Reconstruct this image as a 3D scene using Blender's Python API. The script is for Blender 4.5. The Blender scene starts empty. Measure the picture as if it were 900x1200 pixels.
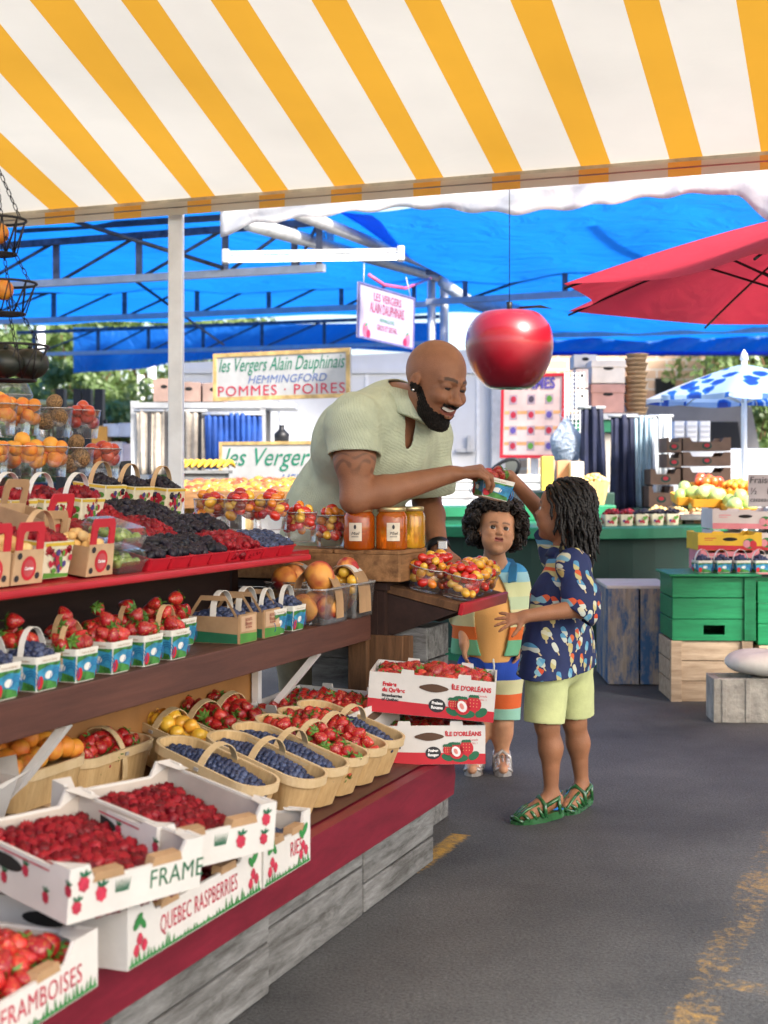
import bpy, bmesh, math, random
import numpy as np
from mathutils import Vector, Matrix, Euler
random.seed(7); RS = np.random.RandomState(11)
SC = bpy.context.scene
COL = SC.collection
PI = math.pi
H = 1.05            # eye height
F = 1667.0          # 50 mm lens, in pixels of the 900 x 1200 frame
UX, UY = .3633, .9317   # direction along the stall
ANG = math.atan2(UY, UX)

def P(px, py, Y):
    return Vector(((px - 450) * Y / F, Y, H - (py - 560) * Y / F))
def ST(s, t, z):
    return Vector((UX * s + UY * t, UY * s - UX * t, z))
def T(x, y=None, z=None):
    return Matrix.Translation(Vector(x) if y is None else Vector((x, y, z)))
def RX(a): return Matrix.Rotation(math.radians(a), 4, 'X')
def RY(a): return Matrix.Rotation(math.radians(a), 4, 'Y')
def RZ(a): return Matrix.Rotation(math.radians(a), 4, 'Z')
def S3(x, y, z): return Matrix.Diagonal((x, y, z, 1))
SDEG = math.degrees(ANG)      # local x along the stall, local -y facing the aisle
def SM(s, t, z, yaw=0, tilt=0):      # stall frame at (s,t,z); tilt raises the back (+y) edge
    return T(ST(s, t, z)) @ RZ(SDEG + yaw) @ RX(tilt)

# ------------------------------------------------------------------ meshes
_bevc = {}
def bev_box(sx, sy, sz, b, seg=2):
    k = (round(sx, 4), round(sy, 4), round(sz, 4), round(b, 4), seg)
    if k not in _bevc:
        bm = bmesh.new(); bmesh.ops.create_cube(bm, size=1)
        for v in bm.verts: v.co = Vector((v.co.x * sx, v.co.y * sy, v.co.z * sz))
        bmesh.ops.bevel(bm, geom=list(bm.edges), offset=min(b, .45 * min(sx, sy, sz)), segments=seg, affect='EDGES', profile=.5)
        bm.verts.index_update()
        _bevc[k] = ([v.co.copy() for v in bm.verts], [[v.index for v in f.verts] for f in bm.faces])
        bm.free()
    return _bevc[k]

class MB:
    def __init__(self): self.v = []; self.f = []; self.m = []; self.s = []
    def add(self, vs, fs, mi=0, sm=False, M=None):
        o = len(self.v)
        if M is None: self.v += [tuple(v) for v in vs]
        else: self.v += [tuple(M @ Vector(v)) for v in vs]
        for i, f in enumerate(fs):
            self.f.append([o + k for k in f]); self.m.append(mi if not isinstance(mi, (list, tuple)) else mi[i]); self.s.append(sm)
        return self
    def box(self, c, s, mi=0, M=None, bev=0, R=None):
        sx, sy, sz = s
        A = T(c) if R is None else T(c) @ R
        if M is not None: A = M @ A
        if bev > 0:
            v, f = bev_box(sx, sy, sz, bev); return self.add(v, f, mi, False, A)
        v = [(x * sx / 2, y * sy / 2, z * sz / 2) for z in (-1, 1) for y in (-1, 1) for x in (-1, 1)]
        f = [(0, 2, 3, 1), (4, 5, 7, 6), (0, 1, 5, 4), (2, 6, 7, 3), (0, 4, 6, 2), (1, 3, 7, 5)]
        return self.add(v, f, mi, False, A)
    def bar(self, a, b, w, h=None, mi=0, M=None, bev=0):
        a = Vector(a); b = Vector(b); d = b - a
        q = d.to_track_quat('X', 'Z').to_matrix().to_4x4()
        A = T((a + b) / 2) @ q
        if M is not None: A = M @ A
        return self.box((0, 0, 0), (d.length, w, h or w), mi, A, bev)
    def tube(self, pts, r, n=8, mi=0, M=None, closed=False, cap=True, sm=True, flat=None):
        pts = [Vector(p) for p in pts]; k = len(pts); vs = []
        rr = r if hasattr(r, '__len__') else [r] * k
        nrm = None
        for i, p in enumerate(pts):
            if closed: tg = pts[(i + 1) % k] - pts[i - 1]
            else: tg = pts[min(i + 1, k - 1)] - pts[max(i - 1, 0)]
            if tg.length < 1e-9: tg = Vector((0, 0, 1))
            tg.normalize()
            if nrm is None:
                nrm = tg.orthogonal().normalized() if flat is None else (Vector(flat) - tg * tg.dot(Vector(flat))).normalized()
            else:
                nrm = nrm - tg * nrm.dot(tg)
                nrm = nrm.normalized() if nrm.length > 1e-6 else tg.orthogonal().normalized()
            bi = tg.cross(nrm)
            for j in range(n):
                a = 2 * PI * j / n
                vs.append(p + (nrm * math.cos(a) + bi * math.sin(a)) * rr[i])
        fs = []
        for i in range(k if closed else k - 1):
            for j in range(n):
                a = i * n + j; b = i * n + (j + 1) % n; c = ((i + 1) % k) * n + (j + 1) % n; d = ((i + 1) % k) * n + j
                fs.append((a, b, c, d))
        if cap and not closed:
            fs.append(list(range(n))[::-1]); fs.append([(k - 1) * n + j for j in range(n)])
        return self.add(vs, fs, mi, sm, M)
    def ribbon(self, pts, w, th, side, mi=0, M=None):     # flat band: width along side vector
        side = Vector(side).normalized(); k = len(pts); pts = [Vector(p) for p in pts]; vs = []
        for i, p in enumerate(pts):
            tg = (pts[min(i + 1, k - 1)] - pts[max(i - 1, 0)]).normalized(); nn = tg.cross(side).normalized()
            for a, b in ((-1, -1), (1, -1), (1, 1), (-1, 1)):
                vs.append(p + side * (a * w / 2) + nn * (b * th / 2))
        fs = []
        for i in range(k - 1):
            for j in range(4):
                fs.append((i * 4 + j, i * 4 + (j + 1) % 4, i * 4 + 4 + (j + 1) % 4, i * 4 + 4 + j))
        fs.append((3, 2, 1, 0)); fs.append([(k - 1) * 4 + j for j in range(4)])
        return self.add(vs, fs, mi, False, M)
    def loft(self, rings, mi=0, M=None, sm=True, cap0=False, cap1=False, closed=True):
        n = len(rings[0]); vs = [p for r in rings for p in r]; fs = []
        for i in range(len(rings) - 1):
            for j in range(n if closed else n - 1):
                fs.append((i * n + j, i * n + (j + 1) % n, (i + 1) * n + (j + 1) % n, (i + 1) * n + j))
        if cap0: fs.append(list(range(n))[::-1])
        if cap1: fs.append([(len(rings) - 1) * n + j for j in range(n)])
        return self.add(vs, fs, mi, sm, M)
    def lathe(self, prof, n=20, mi=0, M=None, sm=True, sx=1, sy=1):
        rings = [[(r * sx * math.cos(2 * PI * j / n), r * sy * math.sin(2 * PI * j / n), z) for j in range(n)] for r, z in prof]
        return self.loft(rings, mi, M, sm, prof[0][0] > 1e-6, prof[-1][0] > 1e-6)
    def sphere(self, c, r, mi=0, M=None, n=12, k=8):
        r = r if hasattr(r, '__len__') else (r, r, r)
        prof = [(math.sin(PI * i / k), -math.cos(PI * i / k)) for i in range(k + 1)]
        A = T(c) @ S3(*r)
        return self.lathe([(max(a, 1e-5), b) for a, b in prof], n, mi, A if M is None else M @ A)
    def prism(self, poly, y0, y1, mi=0, M=None):        # polygon in xz, thickness along y
        n = len(poly)
        vs = [(x, y0, z) for x, z in poly] + [(x, y1, z) for x, z in poly]
        fs = [list(range(n)), [n + i for i in range(n)][::-1]] + [(i, n + i, n + (i + 1) % n, (i + 1) % n) for i in range(n)]
        return self.add(vs, fs, mi, False, M)
    def plate(self, poly, mi=0, M=None, y=0):            # flat print in xz plane facing -y
        return self.add([(x, y, z) for x, z in poly], [list(range(len(poly)))], mi, False, M)
    def build(self, name, mats, parent=None, M=None):
        me = bpy.data.meshes.new(name); me.from_pydata(self.v, [], self.f)
        if not isinstance(mats, (list, tuple)): mats = [mats]
        for m in mats: me.materials.append(m)
        me.polygons.foreach_set('material_index', [min(i, len(mats) - 1) for i in self.m])
        me.polygons.foreach_set('use_smooth', self.s); me.update()
        o = bpy.data.objects.new(name, me); COL.objects.link(o)
        if parent is not None: o.parent = parent; CH.setdefault(parent.name, []).append(o)
        if M is not None: o.matrix_basis = M
        return o

_txt = {}
def text_geo(s, size, shear=0, bold=0, sx=1.0, align='CENTER', spacing=1.0):
    k = (s, size, shear, bold, sx, align, spacing)
    if k not in _txt:
        c = bpy.data.curves.new('lettering', 'FONT'); c.body = s; c.size = size; c.shear = shear; c.offset = bold
        c.align_x = align; c.align_y = 'CENTER'; c.resolution_u = 3; c.space_character = spacing
        o = bpy.data.objects.new('lettering_curve', c); COL.objects.link(o)
        dg = bpy.context.evaluated_depsgraph_get(); me = bpy.data.meshes.new_from_object(o.evaluated_get(dg))
        _txt[k] = ([(v.co.x * sx, v.co.y) for v in me.vertices], [list(p.vertices) for p in me.polygons])
        bpy.data.objects.remove(o); bpy.data.curves.remove(c); bpy.data.meshes.remove(me)
    return _txt[k]
def add_text(mb, s, x, z, size, mi=0, M=None, y=0, **k):   # text in xz plane, facing -y
    v, f = text_geo(s, size, **k)
    mb.add([(a + x, y, b + z) for a, b in v], f, mi, False, M)
def arc_pts(cx, cz, r, a0, a1, n): return [(cx + r * math.cos(math.radians(a0 + (a1 - a0) * i / n)), cz + r * math.sin(math.radians(a0 + (a1 - a0) * i / n))) for i in range(n + 1)]
def blob(cx, cz, rx, rz, n=12, rot=0, f=None):
    out = []
    for i in range(n):
        a = 2 * PI * i / n; q = 1 if f is None else f(a)
        x = rx * q * math.cos(a); z = rz * q * math.sin(a)
        out.append((cx + x * math.cos(rot) - z * math.sin(rot), cz + x * math.sin(rot) + z * math.cos(rot)))
    return out

# ------------------------------------------------------------------ things
def prop(o, label=None, cat=None, group=None, kind=None):
    if label: o['label'] = label
    if cat: o['category'] = cat
    if group: o['group'] = group
    if kind: o['kind'] = kind
    return o
def thing(name, label, cat, M=None, group=None):
    o = bpy.data.objects.new(name, None); COL.objects.link(o); o.empty_display_size = .1
    if M is not None: o.matrix_basis = M
    return prop(o, label, cat, group)
CH = {}              # children of each thing, by name
def dup(o, M=None, label=None, group=None, parent=None, _k=None):
    c = o.copy(); COL.objects.link(c)
    if parent is not None: c.parent = parent; CH.setdefault(parent.name, []).append(c)
    if M is not None: c.matrix_basis = M
    if label: c['label'] = label
    if group: c['group'] = group
    for ch in list(CH.get(o.name, ())): dup(ch, parent=c)
    return c

# ------------------------------------------------------------------ materials
MATS = {}
def mat(name, col, rough=.55, var=.12, scale=12., bump=0., bscale=60., metal=0., spec=.5, col2=None, coat=0., sss=0., trans=0., coord='Object', aniso=None, emit=0, rnd=0., fac=(.35, .65)):
    if name in MATS: return MATS[name]
    m = bpy.data.materials.new(name); m.use_nodes = True; nt = m.node_tree; N = nt.nodes; L = nt.links
    b = N['Principled BSDF']; b.inputs['Roughness'].default_value = rough; b.inputs['Metallic'].default_value = metal
    b.inputs['Specular IOR Level'].default_value = spec
    b.inputs['Coat Weight'].default_value = coat; b.inputs['Coat Roughness'].default_value = .08
    if sss: b.inputs['Subsurface Weight'].default_value = sss; b.inputs['Subsurface Radius'].default_value = (.6, .25, .12); b.inputs['Subsurface Scale'].default_value = .01
    if trans: b.inputs['Transmission Weight'].default_value = trans
    if emit: b.inputs['Emission Color'].default_value = (*col, 1); b.inputs['Emission Strength'].default_value = emit
    tc = N.new('ShaderNodeTexCoord'); mp = N.new('ShaderNodeMapping'); L.new(tc.outputs[coord], mp.inputs[0])
    if aniso: mp.inputs['Scale'].default_value = aniso
    nz = N.new('ShaderNodeTexNoise'); nz.inputs['Scale'].default_value = scale; nz.inputs['Detail'].default_value = 6; nz.inputs['Roughness'].default_value = .6
    L.new(mp.outputs[0], nz.inputs[0])
    cr = N.new('ShaderNodeValToRGB')
    c2 = col2 if col2 else tuple(max(0, c * (1 - 2.2 * var)) for c in col)
    c1 = col if col2 else tuple(min(1, c * (1 + var)) for c in col)
    cr.color_ramp.elements[0].position = fac[0]; cr.color_ramp.elements[1].position = fac[1]
    cr.color_ramp.elements[0].color = (*c2, 1); cr.color_ramp.elements[1].color = (*c1, 1)
    L.new(nz.outputs['Fac'], cr.inputs[0]); out = cr.outputs[0]
    if rnd:
        oi = N.new('ShaderNodeObjectInfo'); hs = N.new('ShaderNodeHueSaturation')
        mr = N.new('ShaderNodeMapRange'); mr.inputs[3].default_value = 1 - rnd; mr.inputs[4].default_value = 1 + rnd * .6
        L.new(oi.outputs['Random'], mr.inputs[0]); L.new(mr.outputs[0], hs.inputs['Value']); L.new(out, hs.inputs['Color']); out = hs.outputs[0]
    L.new(out, b.inputs['Base Color'])
    if bump:
        n2 = N.new('ShaderNodeTexNoise'); n2.inputs['Scale'].default_value = bscale; n2.inputs['Detail'].default_value = 4
        L.new(mp.outputs[0], n2.inputs[0]); bp = N.new('ShaderNodeBump'); bp.inputs['Strength'].default_value = bump; bp.inputs['Distance'].default_value = .01
        L.new(n2.outputs['Fac'], bp.inputs['Height']); L.new(bp.outputs[0], b.inputs['Normal'])
    m['out'] = 1; MATS[name] = m
    return m
def clear_mat(name, tint=(1, 1, 1), refl=.12, white=0.0):
    if name in MATS: return MATS[name]
    m = bpy.data.materials.new(name); m.use_nodes = True; nt = m.node_tree; N = nt.nodes; L = nt.links
    N.remove(N['Principled BSDF']); out = N['Material Output']
    tr = N.new('ShaderNodeBsdfTransparent'); tr.inputs[0].default_value = (*tint, 1)
    gl = N.new('ShaderNodeBsdfGlossy'); gl.inputs['Roughness'].default_value = .06
    fr = N.new('ShaderNodeFresnel'); fr.inputs[0].default_value = 1.5
    ad = N.new('ShaderNodeMath'); ad.operation = 'MULTIPLY_ADD'; ad.inputs[1].default_value = .65; ad.inputs[2].default_value = refl * .3; ad.use_clamp = True
    L.new(fr.outputs[0], ad.inputs[0])
    mx = N.new('ShaderNodeMixShader'); L.new(ad.outputs[0], mx.inputs[0]); L.new(tr.outputs[0], mx.inputs[1]); L.new(gl.outputs[0], mx.inputs[2])
    last = mx
    if white:
        df = N.new('ShaderNodeBsdfDiffuse'); df.inputs[0].default_value = (.85, .85, .85, 1); m2 = N.new('ShaderNodeMixShader'); m2.inputs[0].default_value = white
        L.new(mx.outputs[0], m2.inputs[1]); L.new(df.outputs[0], m2.inputs[2]); last = m2
    L.new(last.outputs[0], out.inputs[0]); MATS[name] = m
    return m
def cloth_mat(name, cols, trans=.5, rough=.8, weave=900., wr=.0, wscale=3.):   # light passing canvas; cols by material
    if name in MATS: return MATS[name]
    m = bpy.data.materials.new(name); m.use_nodes = True; nt = m.node_tree; N = nt.nodes; L = nt.links
    N.remove(N['Principled BSDF']); out = N['Material Output']
    tc = N.new('ShaderNodeTexCoord'); nz = N.new('ShaderNodeTexNoise'); nz.inputs['Scale'].default_value = wscale; nz.inputs['Detail'].default_value = 5
    L.new(tc.outputs['Object'], nz.inputs[0])
    cr = N.new('ShaderNodeValToRGB'); cr.color_ramp.elements[0].position = .3; cr.color_ramp.elements[1].position = .7
    cr.color_ramp.elements[0].color = (*[c * .86 for c in cols], 1); cr.color_ramp.elements[1].color = (*cols, 1); L.new(nz.outputs['Fac'], cr.inputs[0])
    d = N.new('ShaderNodeBsdfDiffuse'); t = N.new('ShaderNodeBsdfTranslucent'); g = N.new('ShaderNodeBsdfGlossy'); g.inputs['Roughness'].default_value = .45
    L.new(cr.outputs[0], d.inputs[0]); L.new(cr.outputs[0], t.inputs[0])
    mx = N.new('ShaderNodeMixShader'); mx.inputs[0].default_value = trans; L.new(d.outputs[0], mx.inputs[1]); L.new(t.outputs[0], mx.inputs[2])
    m2 = N.new('ShaderNodeMixShader'); m2.inputs[0].default_value = .05; L.new(mx.outputs[0], m2.inputs[1]); L.new(g.outputs[0], m2.inputs[2])
    if wr:
        w = N.new('ShaderNodeTexNoise'); w.inputs['Scale'].default_value = wscale * 2.3; w.inputs['Detail'].default_value = 6; w.inputs['Distortion'].default_value = 1.2
        L.new(tc.outputs['Object'], w.inputs[0]); bp = N.new('ShaderNodeBump'); bp.inputs['Strength'].default_value = wr; bp.inputs['Distance'].default_value = .08
        L.new(w.outputs['Fac'], bp.inputs['Height'])
        for q in (d, t, g): L.new(bp.outputs[0], q.inputs['Normal'])
    L.new(m2.outputs[0], out.inputs[0]); MATS[name] = m
    return m
def wood_mat(name, c1, c2, scale=6., stretch=(1, 12, 12), rough=.75, bump=.35, paint=None, pfac=(.45, .6)):
    if name in MATS: return MATS[name]
    m = bpy.data.materials.new(name); m.use_nodes = True; nt = m.node_tree; N = nt.nodes; L = nt.links; b = N['Principled BSDF']
    b.inputs['Roughness'].default_value = rough; b.inputs['Specular IOR Level'].default_value = .3
    tc = N.new('ShaderNodeTexCoord'); mp = N.new('ShaderNodeMapping'); mp.inputs['Scale'].default_value = stretch; L.new(tc.outputs['Object'], mp.inputs[0])
    oi = N.new('ShaderNodeObjectInfo'); L.new(oi.outputs['Random'], mp.inputs['Location'])
    nz = N.new('ShaderNodeTexNoise'); nz.inputs['Scale'].default_value = scale; nz.inputs['Detail'].default_value = 9; nz.inputs['Roughness'].default_value = .72; nz.inputs['Distortion'].default_value = .3
    L.new(mp.outputs[0], nz.inputs[0])
    cr = N.new('ShaderNodeValToRGB'); cr.color_ramp.elements[0].position = .32; cr.color_ramp.elements[1].position = .66
    cr.color_ramp.elements[0].color = (*c2, 1); cr.color_ramp.elements[1].color = (*c1, 1); L.new(nz.outputs['Fac'], cr.inputs[0]); col = cr.outputs[0]
    if paint:
        n2 = N.new('ShaderNodeTexNoise'); n2.inputs['Scale'].default_value = 5; n2.inputs['Detail'].default_value = 10; n2.inputs['Roughness'].default_value = .75
        mp2 = N.new('ShaderNodeMapping'); mp2.inputs['Scale'].default_value = tuple(1 + (q - 1) * .25 for q in stretch); L.new(tc.outputs['Object'], mp2.inputs[0]); L.new(mp2.outputs[0], n2.inputs[0])
        c3 = N.new('ShaderNodeValToRGB'); c3.color_ramp.elements[0].position = pfac[0]; c3.color_ramp.elements[1].position = pfac[1]; L.new(n2.outputs['Fac'], c3.inputs[0])
        mx = N.new('ShaderNodeMix'); mx.data_type = 'RGBA'; L.new(c3.outputs[0], mx.inputs[0]); L.new(col, mx.inputs[6]); mx.inputs[7].default_value = (*paint, 1); col = mx.outputs[2]
    L.new(col, b.inputs['Base Color'])
    bp = N.new('ShaderNodeBump'); bp.inputs['Strength'].default_value = bump; bp.inputs['Distance'].default_value = .006; L.new(nz.outputs['Fac'], bp.inputs['Height']); L.new(bp.outputs[0], b.inputs['Normal'])
    MATS[name] = m
    return m
def attr_mat(name, rough=.5, sss=.0, bump=0., bscale=80, spec=.5, coat=0, var=.1, vscale=14):
    if name in MATS: return MATS[name]
    m = bpy.data.materials.new(name); m.use_nodes = True; nt = m.node_tree; N = nt.nodes; L = nt.links; b = N['Principled BSDF']
    b.inputs['Roughness'].default_value = rough; b.inputs['Specular IOR Level'].default_value = spec
    if sss: b.inputs['Subsurface Weight'].default_value = sss; b.inputs['Subsurface Radius'].default_value = (1, .35, .18); b.inputs['Subsurface Scale'].default_value = .008
    a = N.new('ShaderNodeAttribute'); a.attribute_name = 'albedo'
    tc = N.new('ShaderNodeTexCoord'); nz = N.new('ShaderNodeTexNoise'); nz.inputs['Scale'].default_value = vscale; nz.inputs['Detail'].default_value = 6; L.new(tc.outputs['Object'], nz.inputs[0])
    mr = N.new('ShaderNodeMapRange'); mr.inputs[1].default_value = .3; mr.inputs[2].default_value = .7; mr.inputs[3].default_value = 1 - var; mr.inputs[4].default_value = 1 + var; L.new(nz.outputs['Fac'], mr.inputs[0])
    hs = N.new('ShaderNodeHueSaturation'); L.new(a.outputs['Color'], hs.inputs['Color']); L.new(mr.outputs[0], hs.inputs['Value']); L.new(hs.outputs[0], b.inputs['Base Color'])
    if bump:
        n2 = N.new('ShaderNodeTexNoise'); n2.inputs['Scale'].default_value = bscale; n2.inputs['Detail'].default_value = 4; L.new(tc.outputs['Object'], n2.inputs[0])
        bp = N.new('ShaderNodeBump'); bp.inputs['Strength'].default_value = bump; bp.inputs['Distance'].default_value = .004; L.new(n2.outputs['Fac'], bp.inputs['Height']); L.new(bp.outputs[0], b.inputs['Normal'])
    MATS[name] = m
    return m
def ramp(m_nodes, stops, const=True):
    cr = m_nodes.new('ShaderNodeValToRGB'); e = cr.color_ramp.elements; cr.color_ramp.interpolation = 'CONSTANT' if const else 'LINEAR'
    while len(e) < len(stops): e.new(.5)
    for q, (p, c) in zip(e, stops): q.position = p; q.color = (*c, 1)
    return cr
# ================================================================== camera, sky, sun
cd = bpy.data.cameras.new('Camera'); cam = bpy.data.objects.new('Camera', cd); COL.objects.link(cam); SC.camera = cam
cam.location = (0, 0, H); cam.rotation_euler = (PI / 2, 0, 0)
cd.sensor_width = 36; cd.lens = 36 * F / 1200; cd.shift_y = -40 / 1200; cd.clip_end = 3000; cd.clip_start = .05
cd.dof.use_dof = True; cd.dof.focus_distance = 4.2; cd.dof.aperture_fstop = 5.0
W = bpy.data.worlds.new('World'); SC.world = W; W.use_nodes = True
wn = W.node_tree.nodes; wl = W.node_tree.links
sky = wn.new('ShaderNodeTexSky'); sky.sky_type = 'NISHITA'; sky.sun_disc = False
SUN_EL, SUN_AZ = 39, 140       # azimuth from +y (away from the lens) clockwise
sky.sun_elevation = math.radians(SUN_EL); sky.sun_rotation = math.radians(SUN_AZ); sky.air_density = 1; sky.dust_density = 3.5; sky.ozone_density = .8
wl.new(sky.outputs[0], wn['Background'].inputs[0]); wn['Background'].inputs[1].default_value = .15
sd = bpy.data.lights.new('Sun', 'SUN'); sd.energy = 3.3; sd.angle = math.radians(8); sd.color = (1, .965, .91)
so = bpy.data.objects.new('Sun', sd); COL.objects.link(so)
_a, _e = math.radians(SUN_AZ), math.radians(SUN_EL)
so.rotation_euler = Vector((-math.sin(_a) * math.cos(_e), -math.cos(_a) * math.cos(_e), -math.sin(_e))).to_track_quat('-Z', 'Y').to_euler()
vs_ = SC.view_settings; vs_.view_transform = 'Standard'; vs_.look = 'None'; vs_.gamma = 1; vs_.use_curve_mapping = False; vs_.exposure = 1.52
SC.cycles.max_bounces = 10; SC.cycles.transparent_max_bounces = 24; SC.cycles.diffuse_bounces = 5; SC.cycles.caustics_reflective = False; SC.cycles.caustics_refractive = False
SC.cycles.use_denoising = True; SC.cycles.sample_clamp_indirect = 8

# ================================================================== ground
def asphalt():
    m = bpy.data.materials.new('asphalt'); m.use_nodes = True; nt = m.node_tree; N = nt.nodes; L = nt.links; b = N['Principled BSDF']
    tc = N.new('ShaderNodeTexCoord')
    n1 = N.new('ShaderNodeTexNoise'); n1.inputs['Scale'].default_value = 1.1; n1.inputs['Detail'].default_value = 8; n1.inputs['Roughness'].default_value = .65
    n2 = N.new('ShaderNodeTexNoise'); n2.inputs['Scale'].default_value = 120; n2.inputs['Detail'].default_value = 5; n2.inputs['Roughness'].default_value = .7
    vo = N.new('ShaderNodeTexVoronoi'); vo.inputs['Scale'].default_value = 150
    ge = N.new('ShaderNodeNewGeometry')
    for q in (n1, n2, vo): L.new(ge.outputs['Position'], q.inputs['Vector'])
    c1 = N.new('ShaderNodeValToRGB'); c1.color_ramp.elements[0].position = .3; c1.color_ramp.elements[1].position = .72
    c1.color_ramp.elements[0].color = (.036, .040, .044, 1); c1.color_ramp.elements[1].color = (.130, .136, .142, 1); L.new(n1.outputs['Fac'], c1.inputs[0])
    c2 = N.new('ShaderNodeValToRGB'); c2.color_ramp.elements[0].position = .36; c2.color_ramp.elements[1].position = .7
    c2.color_ramp.elements[0].color = (.42, .42, .43, 1); c2.color_ramp.elements[1].color = (1.6, 1.57, 1.5, 1); L.new(n2.outputs['Fac'], c2.inputs[0])
    mx = N.new('ShaderNodeMix'); mx.data_type = 'RGBA'; mx.blend_type = 'MULTIPLY'; mx.inputs[0].default_value = .8; L.new(c1.outputs[0], mx.inputs[6]); L.new(c2.outputs[0], mx.inputs[7])
    # pale grit
    c3 = N.new('ShaderNodeValToRGB'); c3.color_ramp.elements[0].position = 0; c3.color_ramp.elements[0].color = (1, 1, 1, 1); c3.color_ramp.elements[1].position = .25; c3.color_ramp.elements[1].color = (0, 0, 0, 1)
    L.new(vo.outputs['Distance'], c3.inputs[0])
    mg = N.new('ShaderNodeMix'); mg.data_type = 'RGBA'; mm = N.new('ShaderNodeMath'); mm.operation = 'MULTIPLY'; mm.inputs[1].default_value = .35
    L.new(c3.outputs[0], mm.inputs[0]); L.new(mm.outputs[0], mg.inputs[0]); L.new(mx.outputs[2], mg.inputs[6]); mg.inputs[7].default_value = (.22, .21, .2, 1)
    L.new(mg.outputs[2], b.inputs['Base Color']); b.inputs['Roughness'].default_value = .72; b.inputs['Specular IOR Level'].default_value = .45
    bp = N.new('ShaderNodeBump'); bp.inputs['Strength'].default_value = .7; bp.inputs['Distance'].default_value = .006; L.new(n2.outputs['Fac'], bp.inputs['Height']); L.new(bp.outputs[0], b.inputs['Normal'])
    return m
def worn_paint(name, col, lo, hi, hw=.1):
    m = asphalt(); m.name = name; nt = m.node_tree; N = nt.nodes; L = nt.links; b = N['Principled BSDF']
    src = b.inputs['Base Color'].links[0].from_socket
    tc = N.new('ShaderNodeTexCoord'); n = N.new('ShaderNodeTexNoise'); n.inputs['Scale'].default_value = 38; n.inputs['Detail'].default_value = 10; n.inputs['Roughness'].default_value = .78
    n5 = N.new('ShaderNodeTexNoise'); n5.inputs['Scale'].default_value = 4; n5.inputs['Detail'].default_value = 3
    L.new(tc.outputs['Object'], n.inputs['Vector']); L.new(tc.outputs['Object'], n5.inputs['Vector'])
    av = N.new('ShaderNodeMath'); av.operation = 'MULTIPLY_ADD'; av.inputs[1].default_value = .5; L.new(n5.outputs['Fac'], av.inputs[0]); L.new(n.outputs['Fac'], av.inputs[2])
    sp = N.new('ShaderNodeSeparateXYZ'); L.new(tc.outputs['Object'], sp.inputs[0]); ab = N.new('ShaderNodeMath'); ab.operation = 'ABSOLUTE'; L.new(sp.outputs[1], ab.inputs[0])
    ed = N.new('ShaderNodeMapRange'); ed.inputs[1].default_value = .35; ed.inputs[2].default_value = 1.; ed.inputs[3].default_value = 0; ed.inputs[4].default_value = .34; dv = N.new('ShaderNodeMath'); dv.operation = 'DIVIDE'; dv.inputs[1].default_value = hw; L.new(ab.outputs[0], dv.inputs[0]); L.new(dv.outputs[0], ed.inputs[0])
    sb = N.new('ShaderNodeMath'); sb.operation = 'SUBTRACT'; L.new(av.outputs[0], sb.inputs[0]); L.new(ed.outputs[0], sb.inputs[1]); av = sb      # thinner paint towards the strip's edges
    cr = N.new('ShaderNodeValToRGB'); cr.color_ramp.elements[0].position = lo; cr.color_ramp.elements[1].position = hi; L.new(av.outputs[0], cr.inputs[0])
    mx = N.new('ShaderNodeMix'); mx.data_type = 'RGBA'; L.new(cr.outputs[0], mx.inputs[0]); L.new(src, mx.inputs[6]); mx.inputs[7].default_value = (*col, 1)
    L.new(mx.outputs[2], b.inputs['Base Color'])
    return m
g = MB(); g.add([(-400, -60, 0), (400, -60, 0), (400, 900, 0), (-400, 900, 0)], [(0, 1, 2, 3)])
prop(g.build('asphalt_ground', asphalt()), 'grey asphalt ground of the market aisle', kind='structure')
def strip(s0, s1, t0, t1, lo, hi, col=(.50, .29, .05), across=False):
    w, l = (t1 - t0) / 2, (s1 - s0) / 2; b = MB(); hw = l if across else w
    q = [(-l, -w, 0), (l, -w, 0), (l, w, 0), (-l, w, 0)]; b.add([(y, x, 0) for x, y, z in q][::-1] if across else q, [(0, 1, 2, 3)])
    o = b.build('yellow_road_marking', worn_paint('worn_yellow_paint', col, lo, hi, hw), None, SM((s0 + s1) / 2, (t0 + t1) / 2, .0005 if not across else .001) @ RZ(90 if across else 0))
    return prop(o, 'worn yellow paint line on the asphalt', kind='structure')
strip(1.9, 4.9, -.535, -.345, .74, 1.04, (.44, .26, .055))
strip(2.93, 3.07, -.44, 1.1, .72, 1.0, (.44, .26, .055), across=True)
strip(3.55, 3.985, -1.36, -1.265, .56, .80)

# ================================================================== striped awning over the stall
GREY_M = mat('galvanised', (.46, .47, .48), .5, .07, 8, metal=.3)
DARK_M = mat('dark_steel', (.05, .055, .07), .5, .25, 10, metal=.3)
WHITE_M = mat('white_steel', (.86, .87, .88), .4, .06, 5, bump=.05)
CREAM = cloth_mat('cream_canvas', (.78, .73, .63), .38, wr=.05, wscale=1.3); YEL = cloth_mat('yellow_canvas', (.80, .40, .035), .36, wr=.05, wscale=1.3)
TANB = mat('awning_bar', (.58, .49, .36), .5, .15, 9)
LIP = [P(-60, 262.7, 6.6 * 1.0), P(960, 183, 5.30)]
LIP[0] = ST(5.52, -4.6, 2.27); LIP[1] = ST(5.52, 3.7, 2.27)
def on_awning(px, py):      # where the ray of a stripe edge meets the canvas slope  z = 2.27 + (5.52 - s) * .25
    d = Vector(((px - 450) / F, 1, (560 - py) / F)); k = d.x * UX + d.y * UY
    y = (2.27 + 5.52 * .25 - H) / (d.z + .25 * k)
    p = d * y; return p + Vector((0, 0, H))
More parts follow.
